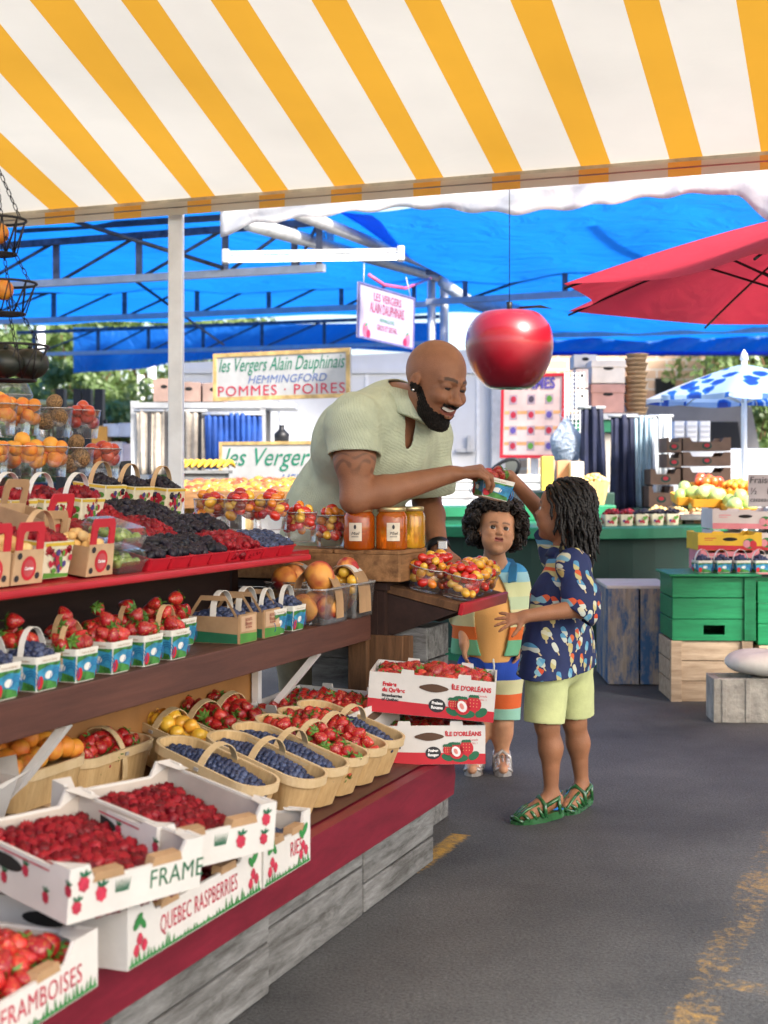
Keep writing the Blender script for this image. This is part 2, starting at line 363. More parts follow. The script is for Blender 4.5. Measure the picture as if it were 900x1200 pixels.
stripes = [  # stripe edges: x at the picture's top, x at the lip (pixels), read off the photograph
    (-545, -168, 0), (-420, -60, 1), (-352, -12, 0), (-205, 57, 1), (-150, 92, 0), (-66, 138, 1), (-13, 170, 0), (44, 224, 1), (95, 252, 0), (150, 308, 1), (192, 338, 0), (254, 392, 1), (297, 428, 0), (371, 488, 1), (412, 520, 0), (479, 580, 1), (521, 613, 0), (602, 681, 1), (650, 716, 0), (733, 785, 1), (775, 824, 0), (864, 892, 1), (910, 934, 0), (1000, 1000, 1), (1050, 1050, 0), (1140, 1120, 1), (1190, 1165, 0)]
aw = thing('striped_awning', 'large yellow and cream striped awning spread over the fruit stall', 'awning')
fab = MB(); rows = 26
def s_of(p): return p.x * UX + p.y * UY
def t_of(p): return p.x * UY - p.y * UX
edge = []
for xt, xl, c in stripes:
    yl = 258 - xl * .0778 - 9
    a = on_awning(xl, yl); b = on_awning(xt, 0); ta, tb = t_of(a), t_of(b); sa, sb = s_of(a), s_of(b)
    k = (tb - ta) / (sb - sa)
    col = []
    for i in range(rows + 1):
        s = 5.50 - (5.50 + 1.0) * i / rows; t = ta + k * (s - sa)  # rear reach lies out of view, lengthened to keep sun off the stall
        col.append(ST(s, t, 2.27 + (5.52 - s) * .25 - .05 * math.sin(PI * i / rows)))
    edge.append((col, c, ta, k, sa))
ta, k, sa = edge[-4][2:]; edge = edge[:-3]
for i in range(1, 19):       # unseen canvas runs on past the right edge, added to shade stall and children
    tq = ta + (i // 2) * .36 + (i % 2) * .14; edge.append(([ST(5.50 - 6.5 * j / rows, tq + k * (5.50 - 6.5 * j / rows - sa), 2.27 + (.02 + 6.5 * j / rows) * .25 - .05 * math.sin(PI * j / rows)) for j in range(rows + 1)], (i + 1) % 2 if edge[-1][1] == 0 and i == 1 else 1 - edge[-1][1], ta, k, sa))
edge = [e[:2] for e in edge]
for (c0, k), (c1, _) in zip(edge, edge[1:]):
    for i in range(rows): fab.add([c0[i], c1[i], c1[i + 1], c0[i + 1]], [(0, 1, 2, 3)], k, True)
fab.build('canopy', [CREAM, YEL], aw)
bar = MB(); bar.box((0, 0, 0), (8.3, .05, .055), 0, T((LIP[0] + LIP[1]) / 2) @ RZ(SDEG - 90), .012); bar.build('front_bar', TANB, aw)
val = MB()
for (c0, k), (c1, _) in zip(edge, edge[1:]):
    a, b = c0[0], c1[0]; dn = Vector((0, 0, -.066)); f = ST(.03, 0, 0); 
    a = ST(5.50 - .008, t_of(a), 2.243); b = ST(5.50 - .008, t_of(b), 2.243)
    for q0, q1 in ((Vector((0, 0, .012)), Vector((0, 0, -.008))), (Vector((0, 0, -.014)), Vector((0, 0, -.044)))):
        val.add([a + q0 - f, b + q0 - f, b + q1 - f, a + q1 - f], [(0, 1, 2, 3)], k)
val.build('hem', [cloth_mat('tan_hem', (.66, .56, .42), .5), cloth_mat('yellow_hem', (.88, .44, .03), .5)], aw)
for t in (-5.2, 3.5):
    m = MB(); m.tube([ST(5.5, t, 2.25), ST(-.9, t, 3.85)], .02, 8); m.build('arm', WHITE_M, aw)

# white post that carries the awning
po = thing('white_post', 'white square steel post standing behind the berry display under the awning', 'post', T(P(206.5, 580, 6.32).x, 6.32, 0))
m = MB(); m.box((0, 0, 1.13), (.064, .064, 2.24), 0, None, .006); m.build('shaft', WHITE_M, po)
m = MB(); m.box((0, 0, .008), (.16, .16, .014)); m.build('base_plate', WHITE_M, po)

# white plastic sheet behind the awning lip
sh = MB(); nx, nz = 120, 8
rg = random.Random(5); ph = [rg.uniform(0, 6) for _ in range(8)]
top_px = [(258, 240, 277), (300, 236, 262), (380, 228, 252), (480, 215, 243), (540, 208, 247), (600, 203, 251), (680, 196, 243), (760, 190, 232), (840, 186, 226), (868, 184, 232), (905, 180, 262), (980, 170, 240)]
def lerp_tab(tab, x):
    for a, b in zip(tab, tab[1:]):
        if a[0] <= x <= b[0]:
            k = (x - a[0]) / (b[0] - a[0]); return [p + (q - p) * k for p, q in zip(a[1:], b[1:])]
    return tab[-1][1:]
grid = []
for i in range(nx + 1):
    px = 258 + (980 - 258) * i / nx; yt, yb = lerp_tab(top_px, px); row = []
    Y0 = 7.0 - (px - 258) / 722 * .7
    for j in range(nz + 1):
        v = j / nz; y = yt - 14 + (yb - yt + 14) * v
        row.append(P(px, y + 2 * math.sin(px * .11 + ph[0]) * v, Y0 + .022 * math.sin(px * .06 + ph[1] + v * 2) + .012 * math.sin(px * .16 + v * 5 + ph[2]) + .010 * math.sin(v * 9 + px * .02)))
    grid.append(row)
sh.loft(grid, closed=False)
o = sh.build('plastic_sheet', cloth_mat('white_plastic', (.90, .90, .91), .6, wr=.12, wscale=3)); so_ = o.modifiers.new('thick', 'SOLIDIFY'); so_.thickness = .003
prop(o, 'crumpled white plastic sheet hanging below the striped awning', 'plastic sheet')

# ================================================================== blue tarpaulin roofs
BLUE = cloth_mat('blue_tarp', (.008, .20, .74), .6, wr=1.0, wscale=.9)
def tarp(name, label, corners, nx, ny, amp, seed, M=BLUE):
    r = random.Random(seed); A, B, C, D = corners; grid = []      # A-B near edge, D-C far edge
    ph = [r.uniform(0, 6.3) for _ in range(6)]
    for i in range(nx + 1):
        row = []
        for j in range(ny + 1):
            u, v = i / nx, j / ny
            p = (A * (1 - u) + B * u) * (1 - v) + (D * (1 - u) + C * u) * v
            z = amp * (math.sin(9 * u + 7 * v + ph[0]) + .7 * math.sin(23 * u - 5 * v + ph[1]) + .5 * math.sin(13 * v + 31 * u + ph[2]) - 1.2 * abs(math.sin(v * PI * 3)))
            row.append(p + Vector((0, 0, z)))
        grid.append(row)
    m = MB(); m.loft(grid, closed=False); return m
RK = 1.35      # how far back the roofs stand
def PR(px, py, Y): return P(px, py, Y * RK)
# left roof
lt = thing('blue_tarp_roof', 'blue tarpaulin roof on long steel trusses behind the berry stall', 'tarp roof')
A, B, C, D = PR(-300, 262, 8.6), PR(420, 236, 8.0), PR(560, 372, 18.6), PR(-60, 381, 19.6)
C = PR(620, 366, 17.6)
tarp('a', '', (A, B, C, D), 60, 40, .028, 1).build('roof_sheet', BLUE, lt)
dr = MB(); grid = []
for i in range(61):
    u = i / 60; px = 86 + (520 - 86) * u; yb = lerp_tab([(86, 384, 437), (170, 383, 432), (200, 382, 425), (260, 381, 420), (330, 380, 413), (420, 379, 409), (520, 378, 416)], px)
    grid.append([PR(px, yb[0] + (yb[1] - yb[0]) * j / 6, 19.4 - u * 1.6 + .12 * math.sin(u * 40 + j * .7) * j / 6) for j in range(7)])
dr.loft(grid, closed=False); dr.build('hanging_edge', BLUE, lt)
def truss(px0, yt0, yb0, px1, yt1, yb1, Y0, Y1, posts, r, parent_label, diag=True):
    th = thing('roof_truss', parent_label, 'truss')
    top = lambda px: PR(px, yt0 + (yt1 - yt0) * (px - px0) / (px1 - px0), Y0 + (Y1 - Y0) * (px - px0) / (px1 - px0))
    bot = lambda px: PR(px, yb0 + (yb1 - yb0) * (px - px0) / (px1 - px0), Y0 + (Y1 - Y0) * (px - px0) / (px1 - px0))
    m = MB(); m.bar(top(px0), top(px1), r * 2); m.build('chord', DARK_T, th)
    m = MB(); m.bar(bot(px0), bot(px1), r * 2.2); m.build('chord', GREY_M, th)
    for p in posts:
        m = MB(); m.bar(bot(p), top(p), r * 1.9); m.build('upright', DARK_T, th)
    if diag:
        for a, b in zip(posts, posts[1:]):
            m = MB(); m.tube([bot(a + 1), top(b - 1)], r * .55, 6); m.build('diagonal_brace', DARK_T, th)
    return th
DARK_T = mat('truss_steel', (.10, .115, .15), .5, .25, 10, metal=.3)
truss(-160, 300, 344, 380, 260, 314, 9.6, 8.4, [-130, -30, 66, 163, 264, 345, 374], .027, 'nearest long steel truss under the blue roof above the hanging wire baskets')
truss(-160, 353, 384, 515, 318, 356, 14.6, 13.2, [-130, -40, 63, 146, 231, 315, 400, 485], .03, 'middle steel truss under the blue roof behind the white post')
truss(20, 390, 416, 515, 371, 402, 19.0, 17.6, [40, 115, 174, 238, 307, 380, 455], .03, 'farthest steel truss under the blue roof just above the hanging blue edge')
m = MB(); m.bar(PR(20, 270, 8.9), PR(275, 254, 8.3), .045); prop(m.build('roof_beam', DARK_M), 'dark steel beam above the nearest truss of the blue roof', 'beam')
for a, b, q in ((PR(83, 258, 8.4), PR(262, 314, 8.6), 'dark thin brace running down across the nearest truss'), (PR(160, 330, 12), PR(262, 404, 17), 'thin dark brace hanging under the middle truss')):
    m = MB(); m.tube([a, b], .018, 6); prop(m.build('brace_rod', DARK_M), q, 'brace')
# rafters and posts in the middle
for k, (a, b, r, lab) in enumerate(((PR(292, 262, 7.4), PR(515, 326, 12.6), .055, 'long grey roof pipe running back past the fluorescent lamp'), (PR(345, 248, 7.4), PR(520, 318, 12.4), .052, 'upper grey roof pipe beside the bright gap in the roof'))):
    m = MB(); m.tube([a, b], r, 10); prop(m.build('roof_pipe', GREY_M), lab, 'pipe')
dp = thing('grey_frame_post', 'galvanised double post carrying the blue roof behind the hanging sign', 'post', T(PR(513, 400, 12.4).x, 12.4 * RK, 0))
for dx in (-.075, .075):
    m = MB(); m.tube([(dx, 0, 0), (dx, 0, 4.1)], .05, 10); m.build('pipe', GREY_M, dp)
m = MB(); m.box((0, 0, 3.65), (.26, .1, .2), 0, None, .01); m.build('bracket', GREY_M, dp)
sp = thing('short_hanger_post', 'short double steel hanger between the two grey roof pipes', 'hanger')
for px in (377, 387):
    m = MB(); m.tube([PR(px, 262, 9.2), PR(px, 298, 9.2)], .032, 8); m.build('pipe', GREY_M, sp)
for px, Y, top in ((48, 21, 383), (165, 23, 440), (178, 20, 385)):
    m = MB(); z = PR(px, top, Y).z; m.tube([(PR(px, 0, Y).x, Y * RK, 0), (PR(px, 0, Y).x, Y * RK, z)], .08, 10)
    prop(m.build('tent_pole', WHITE_M), {48: 'white tent pole behind the hanging wire baskets', 165: 'thin white pole among the trees behind the forklift', 178: 'white tent pole beside the stacked cartons on the rack'}[px], 'pole', )
# right roof
rt = thing('blue_tarp_roof', 'blue tarpaulin roof sloping over the aisle beside the red parasol', 'tarp roof')
tarp('b', '', (PR(398, 250, 8.4), PR(1150, 205, 7.4), PR(1050, 394, 16.0), PR(640, 398, 16.2)), 60, 40, .022, 3).build('roof_sheet', BLUE, rt)
dr = MB(); grid = []
for i in range(51):
    u = i / 50; px = 600 + 450 * u
    grid.append([PR(px, 390 + (414 - 390) * j / 5 + .7 * math.sin(u * 60) * j / 5, 16.2 - .2 * u + .05 * math.sin(u * 50 + j)) for j in range(6)])
dr.loft(grid, closed=False); dr.build('hanging_edge', BLUE, rt)
rope = MB(); rope.tube([PR(598, 414.5, 16.1), PR(1050, 414.5, 15.9)], .035, 6); rope.build('edge_rope', mat('blue_rope', (.01, .05, .5), .6), rt)
truss(500, 319, 354, 1000, 296, 326, 11.4, 10.2, [545, 662, 760, 850], .028, 'nearer steel truss crossing under the right blue roof behind the red parasol')
truss(600, 367, 394, 1000, 365, 384, 15.4, 14.8, [628, 712, 795, 883], .03, 'farther steel truss near the hanging edge of the right blue roof')
m = MB(); m.bar(PR(713, 240, 8.6), PR(784, 305, 10.9), .05); prop(m.build('roof_beam', DARK_M), 'dark rafter seen against the right blue roof above the red parasol', 'beam')
tb = thing('tarp_roll', 'pale grey rolled tarp slung beside the double post above the apple', 'tarp')
m = MB(); m.tube([PR(515 + 95 * i / 12, 329 + 34 * (i / 12) ** .8 + 6 * math.sin(PI * i / 12), 12.2) for i in range(13)], [.05 + .05 * math.sin(PI * i / 12) for i in range(13)], 10); m.build('rolled_sheet', cloth_mat('grey_sheet', (.62, .68, .72), .3, wr=.6), tb)

# fluorescent lamp
fl = thing('fluorescent_lamp', 'long lit fluorescent tube lamp hanging under the blue roof', 'lamp')
a, b = P(268, 304, 9.9), P(466, 301, 9.3)
m = MB(); m.tube([a, b], .020, 12); m.build('tube', mat('lamp_tube', (1, .98, .94), .4, 0, emit=2.2), fl)
m = MB(); m.bar(a + Vector((0, 0, .045)), b + Vector((0, 0, .045)), .045, .02, 0, None, .006); m.build('housing', WHITE_M, fl)
for p, d in ((a, -1), (b, 1)):
    m = MB(); m.box(p + Vector((d * .02, 0, .02)), (.05, .07, .1), 0, None, .01); m.build('end_cap', GREY_M, fl)

# ================================================================== signs
SGNW = mat('sign_white', (.46, .455, .44), .6, .05, 6); SGNB = mat('sign_border', (.62, .42, .16), .6, .2, 10)
INKG = mat('ink_green', (.01, .20, .11), .6, .08); INKR = mat('ink_red', (.50, .02, .05), .6, .08); INKB = mat('ink_blue', (.10, .16, .36), .6, .08); INKM = mat('ink_magenta', (.26, .008, .06), .6, .08); INKK = mat('ink_black', (.02, .02, .025), .6, .08); INKW = mat('ink_white', (.8, .8, .8), .6, .03)
def board_frame(c0, c1, c2, c3):    # tl, tr, br, bl -> local frame, w, h
    x = ((c1 - c0) + (c2 - c3)) / 2; z = ((c0 - c3) + (c1 - c2)) / 2; w, h = x.length, z.length
    x.normalize(); z = (z - x * z.dot(x)).normalized(); y = z.cross(x); c = (c0 + c1 + c2 + c3) / 4
    M = Matrix((x, y, z)).transposed().to_4x4(); M.translation = c
    return M, w, h
def sign(name, label, corners, thick=.03, bw=.03, bm=SGNB):
    M, w, h = board_frame(*corners); o = thing(name, label, 'sign', M)
    m = MB(); m.box((0, thick / 2, 0), (w, thick, h), 0, None, .004); m.build('board', SGNW, o)
    m = MB()
    for sx in (-1, 1): m.box((sx * (w / 2 - bw / 2), 0, 0), (bw, .012, h - 2 * bw))
    for sz in (-1, 1): m.box((0, 0, sz * (h / 2 - bw / 2)), (w, .012, bw))
    m.build('frame', bm, o)
    return o, w, h
o, w, h = sign('orchard_sign', 'long white sign with green script and red POMMES POIRES lettering below it', (P(250, 414, 10.9), P(410, 408, 10.4), P(410, 465, 10.4), P(250, 471, 10.9)))
m = MB(); add_text(m, 'les Vergers Alain Dauphinais', 0, h * .23, .148, 0, None, -.003, shear=.35, bold=0, sx=w * .93 / 1.9)
add_text(m, 'HEMMINGFORD', .05, -h * .08, .085, 1, None, -.003, shear=.25, bold=0, sx=1.0)
add_text(m, 'POMMES \u00b7 POIRES', 0, -h * .31, .11, 2, None, -.003, bold=0, sx=1.05, spacing=1.12)
tt = m.build('lettering', [INKG, INKB, INKR], o)
xs = [v.co.x for v in tt.data.vertices]; k = w * .93 / (max(xs) - min(xs))
for v in tt.data.vertices: v.co.x *= k
o, w, h = sign('orchard_sign', 'lower white sign with green script partly hidden behind the man', (P(257, 517, 9.6), P(417, 517, 9.2), P(417, 570, 9.2), P(257, 571, 9.6)), .03, .022)
m = MB(); add_text(m, 'les Vergers Alain', -w * .47, h * .14, .17, 0, None, -.003, shear=.35, bold=0, sx=.9, align='LEFT')
add_text(m, 'HEMMINGFORD', -w * .04, -h * .33, .085, 1, None, -.003, shear=.25, bold=0, align='LEFT')
m.build('lettering', [INKG, INKB], o)
for sx in (-.3, .3):
    m = MB(); m.box((sx * w, .05, -h / 2 - .35), (.04, .04, .75)); m.build('leg', SGNB, o)
o, w, h = sign('hanging_orchard_sign', 'small white hanging sign with magenta lettering below the roof pipes', (P(421, 331, 9.6), P(485, 348, 10.35), P(485, 411, 10.35), P(419, 394, 9.6)), .015, .012, mat('sign_edge', (.10, .10, .26), .5))
[c for c in CH[o.name] if c.name.startswith('board')][0].data.materials[0] = mat('lilac_board', (.30, .27, .38), .6, .05)
m = MB(); add_text(m, 'LES VERGERS', 0, h * .30, .078, 0, None, -.003, bold=0, sx=.95); add_text(m, 'ALAIN DAUPHINAIS', 0, h * .10, .105, 0, None, -.003, bold=0, sx=.56)
add_text(m, 'HEMMINGFORD', 0, -h * .10, .040, 1, None, -.003, bold=0, sx=.8); add_text(m, 'GROS ET DETAIL', 0, -h * .24, .055, 0, None, -.003, bold=0, sx=.75)
for sx in (-1, 1):
    m.plate(blob(sx * w * .38, -h * .34, .038, .05, 12), 2, None, -.0035); m.plate(blob(sx * w * .33, -h * .40, .03, .032, 12), 0, None, -.004); m.plate(blob(sx * w * .37, -h * .24, .02, .010, 8, .6), 1, None, -.004)
tt = m.build('lettering', [INKM, INKG, mat('ink_pink', (.45, .10, .18), .6)], o)
for sx in (-.42, .42):
    m = MB(); m.tube([(sx * w, 0, h / 2), (sx * w * .9, .02, h / 2 + .14)], .004, 5); m.build('wire', GREY_M, o)
m = MB(); m.tube([P(432, 322, 9.8), P(450, 334, 9.9), P(475, 338, 10.4), P(505, 326, 15)], .012, 6); prop(m.build('power_cable', mat('pink_cable', (.55, .08, .2), .5)), 'thin pink cable looping above the hanging sign', 'cable')
# ================================================================== the berry stall
GREYWOOD = wood_mat('weathered_wood', (.25, .255, .255), (.060, .058, .054), 5, (1.1, 7, 7), .8, .55, (.055, .052, .048), (.54, .74))
MAROON = wood_mat('maroon_paint', (.21, .014, .032), (.12, .008, .018), 5, (1, 5, 5), .42, .1)
BROWNP = wood_mat('brown_paint', (.115, .047, .034), (.062, .026, .02), 5, (.6, 9, 9), .5, .15)
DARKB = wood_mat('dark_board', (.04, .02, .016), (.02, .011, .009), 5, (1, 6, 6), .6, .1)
REDP = wood_mat('red_paint', (.50, .022, .035), (.36, .014, .022), 5, (1, 6, 6), .35, .08)
HARDB = mat('hardboard', (.36, .165, .048), .6, .14, 3, bump=.05, bscale=200)
WARMW = wood_mat('warm_wood', (.38, .20, .085), (.13, .062, .025), 4, (1, 8, 8))
BROWNW = wood_mat('brown_wood', (.17, .085, .04), (.06, .03, .014), 4, (8, 8, 1))
PALEW = wood_mat('pale_crate_wood', (.52, .40, .28), (.27, .19, .12), 4, (1, 9, 9))
SLOT = mat('slot_dark', (.012, .012, .012), .9, 0)
def s_at(px, t): # along-stall position on the line t = const seen at px
    k = (px - 450) / F; Y = t / (k * UY - UX); return k * Y * UX + Y * UY

def plank_crate(label, s0, s1, t, depth, h, wood, name='wooden_crate', seams=(.52,), z=0, jit=0, group=None):
    L = s1 - s0; o = thing(name, label, 'crate', SM((s0 + s1) / 2, t - depth / 2, z), group)
    zs = [0] + list(seams) + [1]
    for a, b in zip(zs, zs[1:]):
        m = MB(); m.box((0, -depth / 2 + .011, (a + b) / 2 * h), (L - .004, .022, (b - a) * h - .005), 0, None, .004); m.build('plank', wood, o)
    for sx in (-1, 1):
        m = MB(); m.box((sx * (L / 2 - .012), .012, h / 2), (.02, depth - .03, h - .004), 0, None, .003); m.build('end_board', wood, o)
    m = MB(); m.box((0, depth / 2 - .011, h / 2), (L - .05, .018, h - .006)); m.build('back_board', wood, o)
    m = MB(); m.box((0, .012, .008), (L - .05, depth - .03, .012)); m.build('bottom_board', wood, o)
    return o
plank_crate('weathered grey crate under the deck, nearest the lens below the raspberry boxes', 2.02, 2.612, -1.268, .5, .172, GREYWOOD, seams=(.62,))
plank_crate('weathered grey crate under the middle of the maroon deck', 2.632, 3.158, -1.285, .5, .172, GREYWOOD, seams=(.70,))
plank_crate('weathered grey crate under the far end of the maroon deck', 3.170, 3.675, -1.287, .5, .172, GREYWOOD, seams=(.42,))
plank_crate('weathered grey crate at the near end, below the box of strawberries', 1.40, 2.0, -1.268, .5, .172, GREYWOOD, seams=(.6,))

dk = thing('display_deck', 'low maroon display deck on grey crates holding boxes and splint baskets', 'display deck', SM(2.4, -1.25, .175))
m = MB(); m.prism([(-1.3, 0), (1.338, 0), (1.352, .05), (1.335, .105), (-1.3, .105)], 0, .03, 0); m.build('front_board', MAROON, dk)
m = MB(); m.box((0.02, .43, .092), (2.62, .80, .022)); m.build('top_board', MAROON, dk)
for x in (-.9, 0, .9):
    m = MB(); m.box((x, .43, .04), (.05, .78, .075)); m.build('cross_beam', DARKB, dk)
# sloping rack on the deck
rk = thing('display_rack', 'sloping brown rack lying on the maroon deck under the baskets', 'rack', SM(2.4, -1.29, .2825))
m = MB(); m.prism([(0, 0), (0, .0), (.62, .05), (.62, .0)], -1.25, 1.30, 0, RZ(-90) @ S3(-1, -1, 1) if False else RZ(90)); m.build('ramp', BROWNP, rk)

# middle shelf
ms = thing('middle_shelf', 'brown middle shelf of the stall with a hardboard front underneath', 'shelf', SM(2.0, -1.55, .576))
m = MB(); m.box((.17, .015, .037), (3.4, .03, .074), 0, None, .003); m.build('front_board', BROWNP, ms)
m = MB(); m.box((.17, .21, .066), (3.4, .36, .016)); m.build('top_board', BROWNP, ms)
m = MB(); m.box((-.06, .235, -.16), (3.34, .008, .318)); m.build('hardboard_panel', HARDB, ms)
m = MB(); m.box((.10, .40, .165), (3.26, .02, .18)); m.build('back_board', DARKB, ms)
for s in (s_at(318, -1.72), s_at(8, -1.72), 3.2 - 1.4):
    m = MB(); m.box((s - 2.0, .215, -.12), (.022, .02, .24)); m.bar((s - 2.0, .20, -.2), (s - 2.0, .03, -.004), .022, .016); m.build('bracket', WHITE_M, ms)
for x in (-1.0, 1.45):
    m = MB(); m.box((x, .36, -.288), (.06, .05, .574)); m.build('leg', DARKB, ms)
# upper shelf with its sloping display
us = thing('upper_shelf', 'upper red shelf of the stall, sloping up under the berry trays', 'shelf', SM(2.0, -1.62, .824))
m = MB(); m.box((-.01, .012, .008), (3.17, .05, .017), 0, None, .006); m.build('lip', REDP, us)
TS = 15
m = MB(); m.box((-.02, .34, -.006), (3.1, .64, .012), 0, T(0, .02, .008) @ RX(TS)); m.build('sloping_board', REDP, us)
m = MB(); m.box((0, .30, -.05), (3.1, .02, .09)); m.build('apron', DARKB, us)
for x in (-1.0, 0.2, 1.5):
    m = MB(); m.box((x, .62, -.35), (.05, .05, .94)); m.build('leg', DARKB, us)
# step behind for the fruit cups
st = thing('back_step', 'dark raised step at the back of the stall under the fruit cups', 'step', SM(1.9, -2.27, 0))
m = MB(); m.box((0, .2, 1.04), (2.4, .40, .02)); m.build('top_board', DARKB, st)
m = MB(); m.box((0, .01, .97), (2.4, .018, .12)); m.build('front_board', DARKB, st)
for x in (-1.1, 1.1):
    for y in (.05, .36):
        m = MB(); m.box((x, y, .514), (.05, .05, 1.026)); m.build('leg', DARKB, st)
def SL(s, d, yaw=0, lift=0):    # on the sloping upper display: s along it, d up the slope from the lip
    a = math.radians(TS); return T(ST(s, -1.64 - d * math.cos(a), .833 + d * math.sin(a) + lift)) @ RZ(SDEG) @ RX(TS) @ RZ(yaw)
RA = math.degrees(math.atan2(.05, .62))
def RP(s, d, yaw=0, lift=.0015):        # on the ramp
    a = math.radians(RA); return T(ST(s, -1.29 - d * math.cos(a), .2825 + d * math.sin(a) + lift)) @ RZ(SDEG) @ RX(RA) @ RZ(yaw)

# old wooden box under the honey jars
cb = thing('wooden_box', 'old brown wooden box with its boards showing, under the honey jars', 'wooden box', SM(4.02, -1.79, .742))
m = MB(); m.box((-.112, 0, .042), (.016, .634, .080), 0, None, .003); m.build('side_board', WARMW, cb)
m = MB(); m.box((.112, 0, .042), (.016, .634, .080), 0, None, .003); m.build('side_board', WARMW, cb)
for y in (-.308, .308):
    m = MB(); m.box((0, y, .041), (.206, .018, .080), 0, None, .003); m.build('end_board', WARMW, cb)
for y in (-.213, 0, .213):
    m = MB(); m.box((0, y, .088), (.24, .208, .012), 0, None, .003); m.build('top_board', WARMW, cb)
tbk = thing('side_table', 'narrow dark table under the wooden box at the end of the stall', 'table', SM(4.03, -1.9, 0))
m = MB(); m.box((0, 0, .728), (.22, .76, .022)); m.build('table_top', DARKB, tbk)
for x in (-.085, .085):
    for y in (-.35, .35):
        m = MB(); m.box((x, y, .358), (.04, .04, .716)); m.build('leg', DARKB, tbk)
m = MB(); m.box((-.1, .0, .63), (.02, .7, .17)); m.build('apron', DARKB, tbk)

# sloping red-edged board with the cherry tomato cups
mt = thing('tilted_tray_board', 'dark tilted board with a red painted edge reaching into the aisle', 'shelf board', SM(4.18, -1.292, .664) @ RX(12.6))
m = MB(); m.box((0, .008, 0), (.46, .014, .036), 0, None, .003); m.build('edge_strip', REDP, mt)
m = MB(); m.box((0, .135, .002), (.46, .236, .022)); m.build('board', BROWNW, mt)
m = MB(); m.prism([(.02, -.012), (.25, -.012), (.25, -.13), (.2, -.13)], -.225, -.205, 0, RZ(90) @ S3(1, -1, 1) if False else RZ(90)); m.build('apron', DARKB, mt)
m = MB(); m.prism([(.02, -.012), (.25, -.012), (.25, -.13), (.2, -.13)], .205, .225, 0, RZ(90)); m.build('apron', DARKB, mt)

def handle_crate(label, M, w, d, h, wood, name='wooden_crate', corner=True, group=None, slot=(.0, .7)):
    """slatted crate with a hand hole in the end that faces local -y"""
    o = thing(name, label, 'crate', M, group); n = 3; bh = h / n
    for k in range(n):
        m = MB(); z0 = k * bh
        if abs(slot[1] * h - (z0 + bh / 2)) < bh / 2:
            hw, hh = min(.05, w * .14), bh * .22; zc = z0 + bh * .5; y0, y1 = -d / 2, -d / 2 + .016
            for (xa, xb, za, zb) in ((-w / 2, slot[0] - hw, z0, z0 + bh), (slot[0] + hw, w / 2, z0, z0 + bh), (slot[0] - hw, slot[0] + hw, z0, zc - hh), (slot[0] - hw, slot[0] + hw, zc + hh, z0 + bh)):
                m.box(((xa + xb) / 2, (y0 + y1) / 2, (za + zb) / 2), (xb - xa, .016, zb - za - .001))
        else: m.box((0, -d / 2 + .008, z0 + bh / 2), (w, .016, bh - .004), 0, None, .002)
        m.build('end_plank', wood, o)
        for sx in (-1, 1):
            m = MB(); m.box((sx * (w / 2 - .007), .008, z0 + bh / 2), (.013, d - .036, bh - .006), 0, None, .002); m.build('side_plank', wood, o)
    if corner:
        for sx in (-1, 1):
            m = MB(); m.box((sx * (w / 2 - .025), -d / 2 - .008, h / 2), (.05, .016, h), 0, None, .002); m.build('corner_post', wood, o)
    m = MB(); m.box((0, d / 2 - .008, h / 2), (w - .03, .014, h - .01)); m.build('back_plank', wood, o)
    m = MB(); m.box((0, 0, .01), (w - .03, d - .04, .012)); m.build('bottom_board', wood, o)
    return o
handle_crate('grey wooden crate with a hand hole under the tilted red-edged board', T(ST(4.08, -1.60, .305)) @ RZ(SDEG - 90), .37, .22, .30, GREYWOOD, slot=(.03, .8), corner=False)
handle_crate('grey wooden crate on the asphalt carrying another crate behind the strawberry boxes', T(ST(4.08, -1.60, 0)) @ RZ(SDEG - 90), .37, .22, .30, GREYWOOD, slot=(.03, .5), corner=False)
for t, w, h, lab in ((-1.60, .06, .575, 'short brown timber post at the end of the middle shelf'), (-1.46, .03, .585, 'narrow brown plank upright beside the grey crates')):
    m = MB(); m.box((0, 0, h / 2), (.03, w, h), 0, None, .003); prop(m.build('timber_post', BROWNW, None, SM(3.90 if w > .05 else 3.93, t, 0)), lab, 'post')
m = MB(); m.box((0, 0, 0), (.016, .16, .13), 0, None, .003); prop(m.build('plank', BROWNW, None, SM(3.915, -1.545, .52)), 'short brown plank nailed below the shelf end', 'plank')
